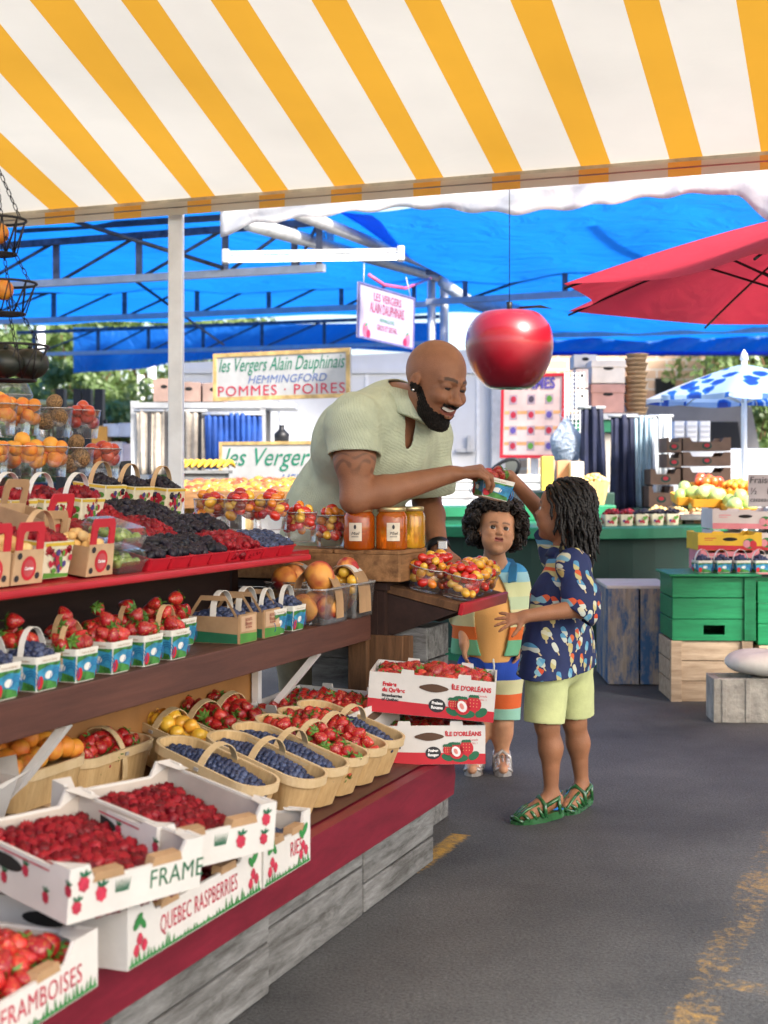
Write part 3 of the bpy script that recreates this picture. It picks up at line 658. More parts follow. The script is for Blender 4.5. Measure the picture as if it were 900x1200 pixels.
# ================================================================== fruit
def fruit_mat(name, stops, rough=.35, coat=0., bump=0., bscale=300, speck=None, grad=None, sss=.05, spec=.5, nscale=60):
    """stops: colour ramp over a random value per fruit; speck: (colour, scale); grad: (colour, axis z lo, hi) mixed by noise"""
    m = bpy.data.materials.new(name); m.use_nodes = True; nt = m.node_tree; N = nt.nodes; L = nt.links; b = N['Principled BSDF']
    b.inputs['Roughness'].default_value = rough; b.inputs['Coat Weight'].default_value = coat; b.inputs['Coat Roughness'].default_value = .12; b.inputs['Specular IOR Level'].default_value = spec
    if sss: b.inputs['Subsurface Weight'].default_value = sss; b.inputs['Subsurface Radius'].default_value = (.8, .3, .2); b.inputs['Subsurface Scale'].default_value = .006
    oi = N.new('ShaderNodeObjectInfo'); ge = N.new('ShaderNodeNewGeometry'); ad = N.new('ShaderNodeMath'); ad.operation = 'ADD'; fr_ = N.new('ShaderNodeMath'); fr_.operation = 'FRACT'
    L.new(oi.outputs['Random'], ad.inputs[0]); L.new(ge.outputs['Random Per Island'], ad.inputs[1]); L.new(ad.outputs[0], fr_.inputs[0])
    cr = ramp(N, stops, False); L.new(fr_.outputs[0], cr.inputs[0]); col = cr.outputs[0]
    tc = N.new('ShaderNodeTexCoord'); nz = N.new('ShaderNodeTexNoise'); nz.inputs['Scale'].default_value = nscale; nz.inputs['Detail'].default_value = 3; L.new(tc.outputs['Object'], nz.inputs[0])
    if grad:
        c, lo, hi = grad; k = N.new('ShaderNodeMapRange'); k.inputs[1].default_value = lo; k.inputs[2].default_value = hi; L.new(nz.outputs['Fac'], k.inputs[0])
        mx = N.new('ShaderNodeMix'); mx.data_type = 'RGBA'; L.new(k.outputs[0], mx.inputs[0]); L.new(col, mx.inputs[6]); mx.inputs[7].default_value = (*c, 1); col = mx.outputs[2]
    if speck:
        c, sc, th = speck; vo = N.new('ShaderNodeTexVoronoi'); vo.inputs['Scale'].default_value = sc; L.new(tc.outputs['Object'], vo.inputs['Vector'])
        k = N.new('ShaderNodeMapRange'); k.inputs[1].default_value = th; k.inputs[2].default_value = th * .6; L.new(vo.outputs['Distance'], k.inputs[0])
        mx = N.new('ShaderNodeMix'); mx.data_type = 'RGBA'; L.new(k.outputs[0], mx.inputs[0]); L.new(col, mx.inputs[6]); mx.inputs[7].default_value = (*c, 1); col = mx.outputs[2]
        bp = N.new('ShaderNodeBump'); bp.inputs['Strength'].default_value = .6; bp.inputs['Distance'].default_value = .0015; bp.invert = False; L.new(vo.outputs['Distance'], bp.inputs['Height']); L.new(bp.outputs[0], b.inputs['Normal'])
    L.new(col, b.inputs['Base Color'])
    return m
def drupe(r, h, n=18, k=12, amp=.16, freq=5):       # raspberry / blackberry: a knobbly rounded cone
    m = MB(); rings = []
    for i in range(k + 1):
        th = PI * i / k; row = []
        for j in range(n):
            ph = 2 * PI * j / n
            rr = max(0, math.sin(th)) ** .85 * (1 - .16 * math.cos(th)); zz = -math.cos(th)
            bmp = 1 + amp * (math.cos(freq * ph + (i % 2) * PI) * abs(math.sin(th)) * .6 + .5 * math.cos(i * PI))
            row.append((r * rr * bmp * math.cos(ph), r * rr * bmp * math.sin(ph), h * zz * (1 + .04 * math.cos(freq * ph))))
        rings.append(row)
    return m.loft(rings)
def ball(r, sz=1, n=12, k=8, dimple=0, crease=0, pw=1):
    m = MB(); rings = []
    for i in range(k + 1):
        th = PI * i / k; row = []
        for j in range(n):
            ph = 2 * PI * j / n; q = math.sin(th) ** pw; zz = -math.cos(th)
            d = dimple * math.exp(-((PI - th) / .45) ** 2) + dimple * .4 * math.exp(-(th / .4) ** 2) * -1
            cr_ = 1 - crease * math.exp(-(((ph + .001) % (2 * PI) - PI) / .22) ** 2) * math.sin(th)
            row.append((r * max(q, 1e-4) * cr_ * math.cos(ph), r * max(q, 1e-4) * cr_ * math.sin(ph), r * sz * (zz - d)))
        rings.append(row)
    return m.loft(rings)
def berry_cone(L, r, n=14, k=10):     # strawberry: tip at +z, calyx at z = 0
    m = MB(); prof = [(.02, 0), (.55, .02), (.86, .12), (1.0, .28), (.98, .42), (.86, .58), (.66, .74), (.42, .88), (.2, .97), (.02, 1.0)]
    rings = [[(r * a * (1 + .05 * math.cos(3 * q + 1)) * math.cos(q), r * a * (1 + .05 * math.cos(3 * q + 1)) * math.sin(q), L * b) for q in [2 * PI * j / n for j in range(n)]] for a, b in prof]
    return m.loft(rings)
def calyx(r, n=8):
    m = MB()
    for j in range(n):
        a = 2 * PI * j / n; c, s = math.cos(a), math.sin(a); px, py = -s, c
        P_ = [(0, 0, -.001), (c * r * .55 + px * r * .28, s * r * .55 + py * r * .28, -.002), (c * r * 1.15, s * r * 1.15, .004 + .25 * r * (j % 2)), (c * r * .55 - px * r * .28, s * r * .55 - py * r * .28, -.002)]
        m.add(P_, [(0, 1, 2, 3)])
    m.tube([(0, 0, 0), (.001, 0, -.008), (.004, 0, -.013)], .0014, 5)
    return m
LEAFG = mat('calyx_green', (.10, .24, .03), .5, .2, 40)
FK = {   # kind: (mesh builder, material, cap)
    'raspberry': (drupe(.0108, .0122, 24, 13, .34, 6), fruit_mat('raspberry_red', [(0, (.12, .002, .008)), (.5, (.25, .005, .015)), (1, (.36, .014, .024))], .42, .05, grad=None, sss=.05, spec=.35), 260),
    'blackberry': (drupe(.0104, .0128, 24, 13, .24, 6), fruit_mat('blackberry_black', [(0, (.007, .009, .016)), (1, (.024, .018, .030))], .4, .0, sss=0, spec=.3), 240),
    'blueberry': (None, fruit_mat('blueberry_blue', [(0, (.018, .028, .075)), (.6, (.035, .055, .13)), (1, (.07, .10, .20))], .5, 0, grad=((.012, .016, .04), .48, .66), sss=0, nscale=130), 270),
    'strawberry': (berry_cone(.036, .0155), fruit_mat('strawberry_red', [(0, (.28, .005, .012)), (.6, (.44, .012, .016)), (1, (.56, .035, .024))], .32, .2, speck=((.62, .40, .10), 240, .28), sss=.06), 280),
    'cherry_tomato': (ball(.0135, 1.28), fruit_mat('tomato_mix', [(0, (.55, .015, .012)), (.38, (.60, .03, .012)), (.45, (.72, .20, .015)), (.6, (.74, .27, .02)), (.7, (.80, .48, .05)), (.88, (.78, .42, .04)), (.93, (.12, .02, .015)), (1, (.45, .01, .012))], .18, .5, sss=.08), 230),
    'apricot': (ball(.023, .96, 16, 10, .12, .05), fruit_mat('apricot_orange', [(0, (.72, .25, .025)), (.6, (.78, .34, .035)), (1, (.80, .42, .06))], .5, 0, grad=((.70, .14, .03), .5, .72), nscale=22), 120),
    'peach': (ball(.041, .94, 20, 14, .14, .06), fruit_mat('peach_skin', [(0, (.72, .30, .05)), (.5, (.80, .42, .10)), (1, (.62, .14, .05))], .55, 0, grad=((.38, .025, .03), .44, .62), nscale=14), 60),
    'kiwi': (ball(.027, 1.28, 14, 10), fruit_mat('kiwi_brown', [(0, (.30, .17, .07)), (1, (.38, .23, .10))], .85, 0, sss=0, nscale=200, grad=((.10, .055, .025), .4, .6)), 40),
    'plum': (ball(.022, 1.05, 14, 10, .1, .05), fruit_mat('plum_red', [(0, (.38, .02, .02)), (.6, (.55, .07, .03)), (1, (.70, .22, .06))], .3, .2), 80),
    'yellow_plum': (ball(.0185, 1.05, 14, 10, .1, .04), fruit_mat('yellow_plum_skin', [(0, (.80, .42, .03)), (.7, (.84, .54, .06)), (1, (.74, .26, .03))], .3, .2), 80),
    'apple': (ball(.036, .92, 14, 10, .2), fruit_mat('apple_skin', [(0, (.52, .25, .03)), (.4, (.58, .36, .05)), (.6, (.42, .04, .02)), (.8, (.56, .22, .03)), (1, (.48, .38, .06))], .3, .2, grad=((.62, .10, .04), .5, .7), nscale=16), 200),
    'green_apple': (ball(.042, .92, 14, 10, .2), fruit_mat('green_apple_skin', [(0, (.38, .52, .12)), (1, (.52, .62, .22))], .3, .2), 80),
    'ground_cherry': (ball(.0115, 1.2, 8, 6), fruit_mat('husk_tan', [(0, (.72, .42, .12)), (1, (.80, .58, .26))], .6, 0), 100),
    'tomato': (ball(.036, .86, 14, 10, .16), fruit_mat('tomato_skin', [(0, (.6, .04, .015)), (1, (.75, .16, .02))], .2, .4), 60),
}
def blueberry_mesh():
    m = MB(); m.lathe([(1e-4, -.0078), (.0045, -.0066), (.0077, -.002), (.008, .0015), (.006, .0054), (.0034, .0068), (.0030, .0076), (.0018, .0060), (1e-4, .0055)], 10); return m
FK['blueberry'] = (blueberry_mesh(),) + FK['blueberry'][1:]
CALYX = calyx(.0165)
FR = {k: [] for k in FK}
def rrot(r=random):
    return Euler((r.uniform(0, 6.28), r.uniform(0, 6.28), r.uniform(0, 6.28))).to_matrix().to_4x4()
_fm = {}
def fr(kind, M, label, group, hid=False): FR[kind].append((M, label, group, hid))
def frot(kind):
    if kind == 'strawberry': return RZ(random.uniform(0, 360)) @ RX(random.uniform(20, 120)) @ T(0, 0, -.017)
    if kind in ('cherry_tomato', 'ground_cherry'): return RZ(random.uniform(0, 360)) @ RX(random.uniform(40, 110))
    if kind == 'kiwi': return RZ(random.uniform(0, 360)) @ RX(random.uniform(60, 110))
    return rrot()
RAD = {'raspberry': .0102, 'blackberry': .0112, 'blueberry': .0078, 'strawberry': .0160, 'cherry_tomato': .0145, 'apricot': .023, 'peach': .041, 'kiwi': .028, 'plum': .022, 'yellow_plum': .0185, 'apple': .036, 'green_apple': .042, 'ground_cherry': .0118, 'tomato': .034}
def heap(kind, M, w, d, z0, mound, label, group, layers=2, rnd=False, scale=1., tight=1.78, jz=.35, bias=0):
    """fruit heaped in a w x d opening whose fill level is z0 (local to M)"""
    kinds = kind if isinstance(kind, (list, tuple)) else [kind]
    r = RAD[kinds[0]] * scale; sp = r * tight; q = random
    for ly in range(layers):
        nx, ny = int(w / sp) + 2, int(d / (sp * .87)) + 2
        for i in range(-nx // 2 - 1, nx // 2 + 2):
            for j in range(-ny // 2 - 1, ny // 2 + 2):
                x = (i + .5 * (j % 2) + .33 * ly) * sp + q.uniform(-.22, .22) * r; y = (j + .33 * ly) * sp * .87 + q.uniform(-.22, .22) * r
                u, v = 2 * x / (w - 1.2 * r), 2 * y / (d - 1.2 * r)
                if abs(u) > 1 or abs(v) > 1 or (rnd and u * u + v * v > 1): continue
                e = (1 - u * u) * (1 - v * v) if not rnd else 1 - (u * u + v * v)
                z = z0 + mound * e + bias * v + q.uniform(-jz, jz) * r - ly * r * 1.45
                if layers > 2 and z < r * 1.05:
                    if ly == 1 and r > .03: z = r * 1.05
                    else: continue
                kd = kinds[0] if len(kinds) == 1 else q.choice(kinds)
                s = scale * q.uniform(.86, 1.12)
                if layers > 2 and ly and u * u + v * v < .2: continue     # the inside of a clear cup is never seen
                fr(kd, M @ T(x, y, z) @ frot(kd) @ S3(s, s, s), label[kinds.index(kd)] if isinstance(label, (list, tuple)) else label, group[kinds.index(kd)] if isinstance(group, (list, tuple)) else group, ly > 0 and layers <= 2)
def finish_fruit():
    for kind, rows in FR.items():
        mb, mt_, cap = FK[kind]
        if not rows: continue
        def score(row):
            p = row[0].translation; 
            if p.y < .3: return 1e9
            px, py = 450 + p.x / p.y * F, 560 - (p.z - H) / p.y * F
            return p.y + (1000 if row[3] else 0) + (500 if not (-15 < px < 915 and -15 < py < 1215) else 0)
        rows.sort(key=score)
        first = None; me2 = None
        for M, label, group, hid in rows[:cap]:
            if first is None:
                o = mb.build(kind, mt_); first = o
                if kind == 'strawberry': me2 = CALYX.build('calyx', LEAFG, o).data
            else:
                o = bpy.data.objects.new(kind, first.data); COL.objects.link(o)
                if me2: c = bpy.data.objects.new('calyx', me2); COL.objects.link(c); c.parent = o
            o.matrix_basis = M; prop(o, label, kind.replace('_', ' '), group)
        rest = [r[0] for r in rows[cap:]]
        if rest:
            v = np.array(mb.v); nf = len(mb.f)
            A = np.array([[list(r) for r in M] for M in rest])
            V = np.einsum('nij,vj->nvi', A[:, :3, :3], v) + A[:, None, :3, 3]
            me = bpy.data.meshes.new(kind + '_heap'); base = (np.arange(len(rest)) * len(v))[:, None]
            faces = []; 
            sizes = np.array([len(f) for f in mb.f]); loops = np.concatenate([np.array(f) for f in mb.f])
            allv = V.reshape(-1, 3); alll = (loops[None, :] + base).reshape(-1); alls = np.tile(sizes, len(rest)); mi = np.zeros(len(alls), int)
            if kind == 'strawberry':
                cv = np.array(CALYX.v); cs = np.array([len(f) for f in CALYX.f]); cl = np.concatenate([np.array(f) for f in CALYX.f])
                CV = np.einsum('nij,vj->nvi', A[:, :3, :3], cv) + A[:, None, :3, 3]; b2 = (np.arange(len(rest)) * len(cv))[:, None] + len(allv)
                allv = np.concatenate([allv, CV.reshape(-1, 3)]); alll = np.concatenate([alll, (cl[None, :] + b2).reshape(-1)]); alls = np.concatenate([alls, np.tile(cs, len(rest))]); mi = np.concatenate([mi, np.ones(len(cs) * len(rest), int)])
            me.vertices.add(len(allv)); me.vertices.foreach_set('co', allv.ravel()); me.loops.add(len(alll)); me.loops.foreach_set('vertex_index', alll.astype(np.int32))
            me.polygons.add(len(alls)); st_ = np.concatenate([[0], np.cumsum(alls)[:-1]]); me.polygons.foreach_set('loop_start', st_.astype(np.int32)); me.polygons.foreach_set('loop_total', alls.astype(np.int32))
            me.materials.append(mt_); me.materials.append(LEAFG); me.polygons.foreach_set('material_index', mi.astype(np.int32)); me.polygons.foreach_set('use_smooth', [True] * len(alls)); me.update(calc_edges=True); me.validate()
            o = bpy.data.objects.new(kind + '_heap', me); COL.objects.link(o)
            prop(o, 'the many further %s filling the trays, boxes and cups of the market' % {'cherry_tomato': 'cherry tomatoes'}.get(kind, (kind[:-1] + 'ies' if kind.endswith('y') else kind + ('es' if kind.endswith('h') else 's')).replace('_', ' ')), kind='stuff')

# ================================================================== cartons
CARD = mat('white_card', (.64, .63, .605), .7, .05, 5, bump=.06, bscale=90); CARDI = mat('grey_card_inside', (.52, .47, .41), .8, .08, 5); KRAFT = mat('kraft_card', (.40, .25, .13), .8, .12, 8, bump=.06, bscale=120)
CRED = mat('carton_red', (.52, .015, .03), .55, .06, 6); LGREEN = mat('print_leaf', (.03, .22, .05), .6, .1); DGREEN = mat('print_dark_green', (.012, .13, .06), .6, .1); PINKR = mat('print_raspberry', (.50, .03, .07), .6, .15, 60)
def raspberry_print(m, x, z, k, ry=-.0, mi=(0, 1), M=None, y=0):
    m.plate(blob(x, z, k * .8, k, 14, .3, lambda a: 1 + .09 * math.cos(7 * a)), mi[0], M, y)
    for a in (.5, 1.3, 2.2): m.plate(blob(x + math.cos(a) * k * .6, z + k * .95 + math.sin(a) * k * .25, k * .5, k * .2, 8, a), mi[1], M, y - .0006)
def carton(label, M, L=.47, W=.30, h=.105, style='framboises', group=None):
    o = thing('fruit_carton', label, 'carton', M, group); t = .006
    c = .085 * (L / .47); dip = .70 * h
    prof = [(-L / 2, 0), (L / 2, 0), (L / 2, h), (L / 2 - c * .75, h), (L / 2 - c, dip), (-L / 2 + c, dip), (-L / 2 + c * .75, h), (-L / 2, h)]
    m = MB(); m.prism(prof, -W / 2, -W / 2 + t, 0); m.build('front_wall', CARD, o)
    m = MB(); m.prism(prof, W / 2 - t, W / 2, 0); m.build('back_wall', CARD, o)
    n = W / 2 - t
    side = [(-n, 0), (n, 0), (n, h), (n * .8, h), (n * .72, h * .9), (-n * .72, h * .9), (-n * .8, h), (-n, h)]
    for sx in (-1, 1):
        m = MB(); m.prism(side, -t / 2, t / 2, 0, T(sx * (L / 2 - t / 2), 0, 0) @ RZ(90)); m.build('side_wall', CARD, o)
        m = MB(); m.prism([(-n * .985, .004), (n * .985, .004), (n * .985, h * .94), (n * .7, h * .86), (-n * .7, h * .86), (-n * .985, h * .94)], -.001, .001, 0, T(sx * (L / 2 - t - .0015), 0, 0) @ RZ(90)); m.build('side_lining', CARDI, o)
        m = MB(); m.plate(blob(0, h * .62, .045, .012, 16), 0, T(sx * (L / 2 + .001), 0, 0) @ RZ(90 * sx)); m.build('hand_hole', SLOT, o)
        m = MB(); m.prism([(-.03, -.004), (.03, -.004), (.026, .010), (-.026, .010)], 0, .02, 0, T(sx * L * .22, -W / 2 - .001, dip)); m.build('tab', KRAFT, o)
        m = MB()      # folded corner pads
        for sy in (-1, 1): m.add([(sx * (L / 2 - .001), sy * (W / 2 - .001), h + .0008), (sx * (L / 2 - c * .8), sy * (W / 2 - .001), h + .0008), (sx * (L / 2 - c * .35), sy * (W / 2 - .05), h - .006), (sx * (L / 2 - .001), sy * (W / 2 - .06), h - .003)], [(0, 1, 2, 3)])
        m.build('corner_flap', CARD, o)
    m = MB(); m.prism([(-L / 2 + t, .004), (L / 2 - t, .004), (L / 2 - t, h * .9), (L / 2 - c, dip * .94), (-L / 2 + c, dip * .94), (-L / 2 + t, h * .9)], W / 2 - t - .0025, W / 2 - t - .001); m.build('back_lining', CARDI, o)
    m = MB(); m.box((0, 0, .004), (L - 2 * t, W - 2 * t, .005)); m.build('bottom', CARDI, o)
    m = MB(); y = -W / 2 - .0012; r = random.Random(len(label))
    if style in ('framboises', 'quebec', 'ries'):
        txt = {'framboises': 'FRAMBOISES', 'quebec': 'QUEBEC RASPBERRIES', 'ries': 'RIES'}[style]
        if style == 'ries': add_text(m, txt, L / 2 - c - .03, h * .40, .042, 0, None, y, sx=.75)
        else: add_text(m, txt, .09 if style == 'framboises' else 0, h * .40, .040 if style == 'framboises' else .042, 0, None, y, sx=.88 if style == 'framboises' else .62, spacing=1.08)
        for i in range(int(L / .012)):
            x = -L / 2 + .012 + i * .0117; k = r.uniform(.008, .024) * (1 if abs(x) > L * .18 else .5)
            m.plate([(x - .005, .002), (x + .005, .002), (x + r.uniform(-.004, .006), .004 + k)], 1, None, y)
        m.plate([(-L / 2 + .004, .0015), (L / 2 - .004, .0015), (L / 2 - .004, .006), (-L / 2 + .004, .006)], 1, None, y + .0004)
        for sx in ((-1, 1) if style != 'framboises' else (-.45,)):
            for dx, dz in ((0, 0), (.013, -.012), (-.01, -.016)): m.plate(blob(sx * (L / 2 - .036) + dx, h * .38 + dz, .009, .010, 10, 0, lambda a: 1 + .1 * math.cos(6 * a)), 0, None, y - .0004 * (dx > 0))
            m.plate(blob(sx * (L / 2 - .030), h * .66, .017, .008, 10, .7), 1, None, y - .0008); m.plate(blob(sx * (L / 2 - .045), h * .60, .013, .006, 10, 2.3), 1, None, y - .0004)
    else:
        w = L
        add_text(m, 'FRAME' if style == 'frame' else 'ES', L * (.30 if style == 'frame' else -.28), h * .40, .042, 1, None, y, sx=.85, spacing=1.05)
        for x, z, k in (((-.40, .68, .013), (-.44, .28, .011), (-.27, .42, .013)) if style == 'frame' else ((.20, .34, .013), (.41, .68, .012), (.40, .28, .011))): raspberry_print(m, x * L, z * h, k, 0, (0, 1), None, y)
        for x in ((-.12,) if style == 'frame' else (.02,)):
            for i in range(6): m.plate([(x * L - .012 + i * .004, h * .36), (x * L - .008 + i * .004, h * .36), (x * L - .012 + i * .0055, h * .62)], 1, None, y - .0003 * i)
        yy = -L / 2 - .0012; A = RZ(-90) @ T(0, 0, 0)
        for i in range(6): raspberry_print(m, (-.1 + .05 * i) * W / .3, h * (.32 + .3 * (i % 2)), .010, 0, (0, 1), A, yy)
        m.plate([(-W * .3, h * .8), (W * .35, h * .8), (W * .35, h * .83), (-W * .3, h * .83)], 0, A, yy)
    m.build('print', [PINKR, LGREEN if style in ('framboises', 'quebec', 'ries') else DGREEN], o)
    return o
def ile_carton(label, M, L=.385, W=.27, h=.106, group=None):
    o = thing('strawberry_carton', label, 'carton', M, group); t = .005; band = .30 * h
    def wall(nm, Mx, l, tabs):
        p = [(-l / 2, 0), (l / 2, 0), (l / 2, h)]
        for a in tabs[::-1]: p += [(a + .018, h), (a + .016, h + .012), (a - .016, h + .012), (a - .018, h)]
        p += [(-l / 2, h)]
        m = MB(); m.prism(p, -t / 2, t / 2, 0, Mx); m.build(nm, CARD, o)
    wall('front_wall', T(0, -W / 2 + t / 2, 0), L, [-L * .2, L * .25]); wall('back_wall', T(0, W / 2 - t / 2, 0), L, [-L * .2, L * .25])
    for sx in (-1, 1): wall('side_wall', T(sx * (L / 2 - t / 2), 0, 0) @ RZ(90), W - 2 * t, [])
    m = MB(); m.box((0, 0, .004), (L - 2 * t, W - 2 * t, .006)); m.build('bottom', CARDI, o)
    m = MB()
    for Mx, l in ((T(0, -W / 2 - .001, 0), L), (T(L / 2 + .001, 0, 0) @ RZ(90), W), (T(-L / 2 - .001, 0, 0) @ RZ(-90), W)):
        m.plate([(-l / 2, .0005), (l / 2, .0005), (l / 2, band * .9), (-l / 2, band * 1.15)], 0, Mx)
    m.build('red_band', CRED, o)
    m = MB()
    for Mx, l in ((T(0, -W / 2 - .0015, 0), L), (T(-L / 2 - .0015, 0, 0) @ RZ(-90), W)):
        k = l / .385
        add_text(m, "\u00ceLE D'ORL\u00c9ANS", l * .31, h * .78, .0195 * k, 1, Mx, 0, bold=.0007, sx=.9)
        add_text(m, 'Canada', l * .40, h * .63, .0095 * k, 1, Mx, 0); add_text(m, 'No. 1', l * .41, h * .54, .0085 * k, 1, Mx, 0)
        add_text(m, 'Fraises', -l * .39, h * .72, .017 * k, 1, Mx, 0, align='LEFT', bold=.0008, sx=.9); add_text(m, 'du Qu\u00e9bec', -l * .39, h * .58, .017 * k, 1, Mx, 0, align='LEFT', bold=.0008, sx=.9)
        add_text(m, 'Strawberries', -l * .39, h * .44, .012 * k, 2, Mx, 0, align='LEFT', bold=.0005); add_text(m, 'of Qu\u00e9bec', -l * .39, h * .34, .012 * k, 2, Mx, 0, align='LEFT', bold=.0005)
        m.plate(blob(l * .05, h * .30, .026 * k, .021 * k, 22), 2, Mx, 0); add_text(m, 'Fraises', l * .05, h * .36, .012 * k, 3, Mx, -.0006, bold=.0006); add_text(m, 'Rouges', l * .05, h * .25, .012 * k, 3, Mx, -.0006, bold=.0006)
        for cx, cz, rx, rz, ro in ((.20, .40, .026, .020, .8), (.33, .40, .024, .020, -.5), (.28, .16, .028, .013, 0), (.40, .22, .020, .013, .6), (.17, .18, .02, .011, -.4)): m.plate(blob(l * cx, h * cz, rx * k, rz * k, 12, ro), 4, Mx, 0)
        for cx, cz, q in ((.335, .44, .020), (.245, .36, .022), (.175, .38, .014)):
            m.plate(blob(l * cx, h * cz, q * k, q * 1.2 * k, 18, .5, lambda a: 1.06 - .10 * math.sin(a) + .05 * math.cos(2 * a)), 0, Mx, -.0006)
            for i in range(9): m.plate(blob(l * cx + (i % 3 - 1) * q * .5 * k, h * cz + (i // 3 - 1) * q * .5 * k, .0012 * k, .0018 * k, 5), 5, Mx, -.001)
            for i in range(5): m.plate(blob(l * cx + (i - 2) * .006 * k, h * cz + q * k * 1.02, .006 * k, .0035 * k, 6, .9 + .3 * i), 4, Mx, -.0012)
        m.plate(blob(l * .245, h * .35, .013 * k, .017 * k, 14, .5, lambda a: 1.06 - .12 * math.sin(a)), 3, Mx, -.0012); m.plate(blob(l * .245, h * .34, .006 * k, .010 * k, 12, .5), 6, Mx, -.0018)
    m.build('print', [CRED, CRED, INKK, INKW, DGREEN, mat('seed_print', (.7, .5, .2), .6), mat('pale_red', (.70, .25, .22), .6)], o)
    m = MB()
    for Mx in (T(0, -W / 2 - .0018, 0), T(L / 2 + .0018, 0, 0) @ RZ(90)): m.plate(blob(.005, h * .72, .036, .010, 18, 0, lambda a: 1 + .12 * math.cos(2 * a) ** 2), 0, Mx)
    m.build('hand_hole', mat('hole_brown', (.10, .055, .035), .9, .1), o)
    return o
SPL = wood_mat('splint_wood', (.62, .44, .22), (.44, .28, .12), 5, (14, 14, 1), .55, .12)
SPH = wood_mat('splint_handle', (.66, .52, .32), (.52, .38, .2), 4, (3, 3, 3), .5, .08)
def rrect(w, d, r, n=6):
    out = []
    for cx, cy, a0 in ((w / 2 - r, d / 2 - r, 0), (-w / 2 + r, d / 2 - r, 90), (-w / 2 + r, -d / 2 + r, 180), (w / 2 - r, -d / 2 + r, 270)):
        for i in range(n + 1):
            a = math.radians(a0 + 90 * i / n); out.append((cx + r * math.cos(a), cy + r * math.sin(a)))
    return out
def tubshell(m, bw, bd, tw, td, h, rb, rt, th, mi=0, n=5, floor=.003, M=None):
    R = []
    for w, d, r, z in ((bw, bd, rb, 0), (tw, td, rt, h), (tw - 2 * th, td - 2 * th, max(rt - th, .002), h), (bw - 2 * th, bd - 2 * th, max(rb - th, .002), floor)):
        R.append([(x, y, z) for x, y in rrect(w, d, r, n)])
    m.loft(R, mi, M, False, True, True)
_SB = {}
def splint_basket(label, M, L=.32, W=.130, h=.102, group=None, handle=True):
    k = (L, W, h, handle)
    if k in _SB: return dup(_SB[k], M, label, group)
    o = thing('splint_basket', label, 'basket', M, group); _SB[k] = o
    m = MB(); tubshell(m, L * .84, W * .74, L - .008, W - .008, h - .002, .03, W * .40, .0035, 0, 7); m.build('shell', SPL, o)
    m = MB(); P0 = rrect(L, W, W * .43, 7); P1 = rrect(L - .012, W - .012, W * .40, 7); R = [[(x, y, z) for x, y in q] for q, z in ((P0, h - .020), (P0, h), (P1, h), (P1, h - .020))]; R.append(R[0]); m.loft(R, 0, None, False); m.build('rim', SPH, o)
    if handle:
        m = MB(); m.ribbon([((.002), (W / 2 + .002) * math.cos(a), h * .35 + (h * .65 + .040) * math.sin(a) ** .8) for a in [PI * i / 16 for i in range(17)]], .018, .0022, (1, 0, 0)); m.build('handle', SPH, o)
        m = MB(); m.box((.002, W / 2 + .0035, h - .010), (.012, .003, .007)); m.box((.002, -W / 2 - .0035, h - .010), (.012, .003, .007)); m.build('staple', GREY_M, o)
    return o
TLAB = mat('tub_card', (.78, .77, .70), .6, .04, 8); TBLUE = mat('tub_blue', (.04, .30, .52), .5, .2, 50); TGRN = mat('tub_green', (.06, .25, .05), .5, .35, 70); TWH = mat('tub_white', (.8, .82, .78), .5, .03); TSWL = mat('tub_deep_blue', (.02, .15, .42), .5, .1)
HND = mat('white_card_handle', (.80, .78, .72), .6, .05); HNDK = mat('kraft_handle', (.60, .40, .21), .6, .1, 20)
_TB = {}
def tub(label, M, w=.078, h=.066, group=None, handle=HND, hdir=0, name='berry_tub'):
    k = (w, h, handle.name if handle else '', hdir)
    if k in _TB: return dup(_TB[k], M, label, group)
    o = thing(name, label, 'punnet', M, group); _TB[k] = o
    b = w * .80
    m = MB(); tubshell(m, b, b, w, w, h, .004, .006, .0016, 0, 3); m.build('tub', TLAB, o)
    m = MB()
    for q in range(4):
        sl = math.degrees(math.atan2((w - b) / 2, h)); A = RZ(90 * q) @ T(0, -b / 2 - .0009, 0) @ RX(sl)
        f = lambda z: (b + (w - b) * z / h) / 2 * .96
        z0, z1 = .002, h * .80; m.plate([(-f(z0), z0), (f(z0), z0), (f(z1), z1), (-f(z1), z1)], 0, A)
        m.plate([(-f(z0), z0), (f(z0), z0), (f(z0) * .9, h * .2), (0, h * .30), (-f(z0) * .9, h * .34)], 1, A, -.0005)
        m.plate([(-f(z1), h * .80), (f(z1), h * .80), (f(z1) * .8, h * .68), (0, h * .74), (-f(z1), h * .60)], 1, A, -.0005)
        m.plate(blob(0, h * .45, w * .15, h * .12, 14), 2, A, -.001)
        m.plate(blob(-w * .32, h * .26, w * .12, h * .2, 12), 3, A, -.0013)
        for rr in (.10, .16, .22): m.loft([[(x, -.0011, z) for x, z in arc_pts(w * .30, h * .34, w * rr, -40, 190, 10)], [(x, -.0011, z) for x, z in arc_pts(w * .30, h * .34, w * (rr + .022), -40, 190, 10)]], 4, A, False, closed=False)
        add_text(m, 'Fraises du Qu\u00e9bec', 0, h * .885, h * .095, 5, A, -.0006)
    m.build('label_print', [TBLUE, TGRN, TWH, CRED, TSWL, KRAFT], o)
    if handle:
        m = MB(); m.ribbon([((w / 2 - .001) * math.cos(a), 0, h * .55 + (h * .45 + .052) * math.sin(a) ** .75) for a in [PI * i / 18 for i in range(19)]], .0125, .0012, (0, 1, 0), 0, RZ(hdir)); m.build('handle', handle, o)
    return o
def on_z(px, py, z): return P(px, py, F * (H - z) / (py - 560))
def heaped(kind, fr_label, grp, M, w, d, z, mound, **k): heap(kind, M, w, d, z, mound, fr_label, grp, **k)

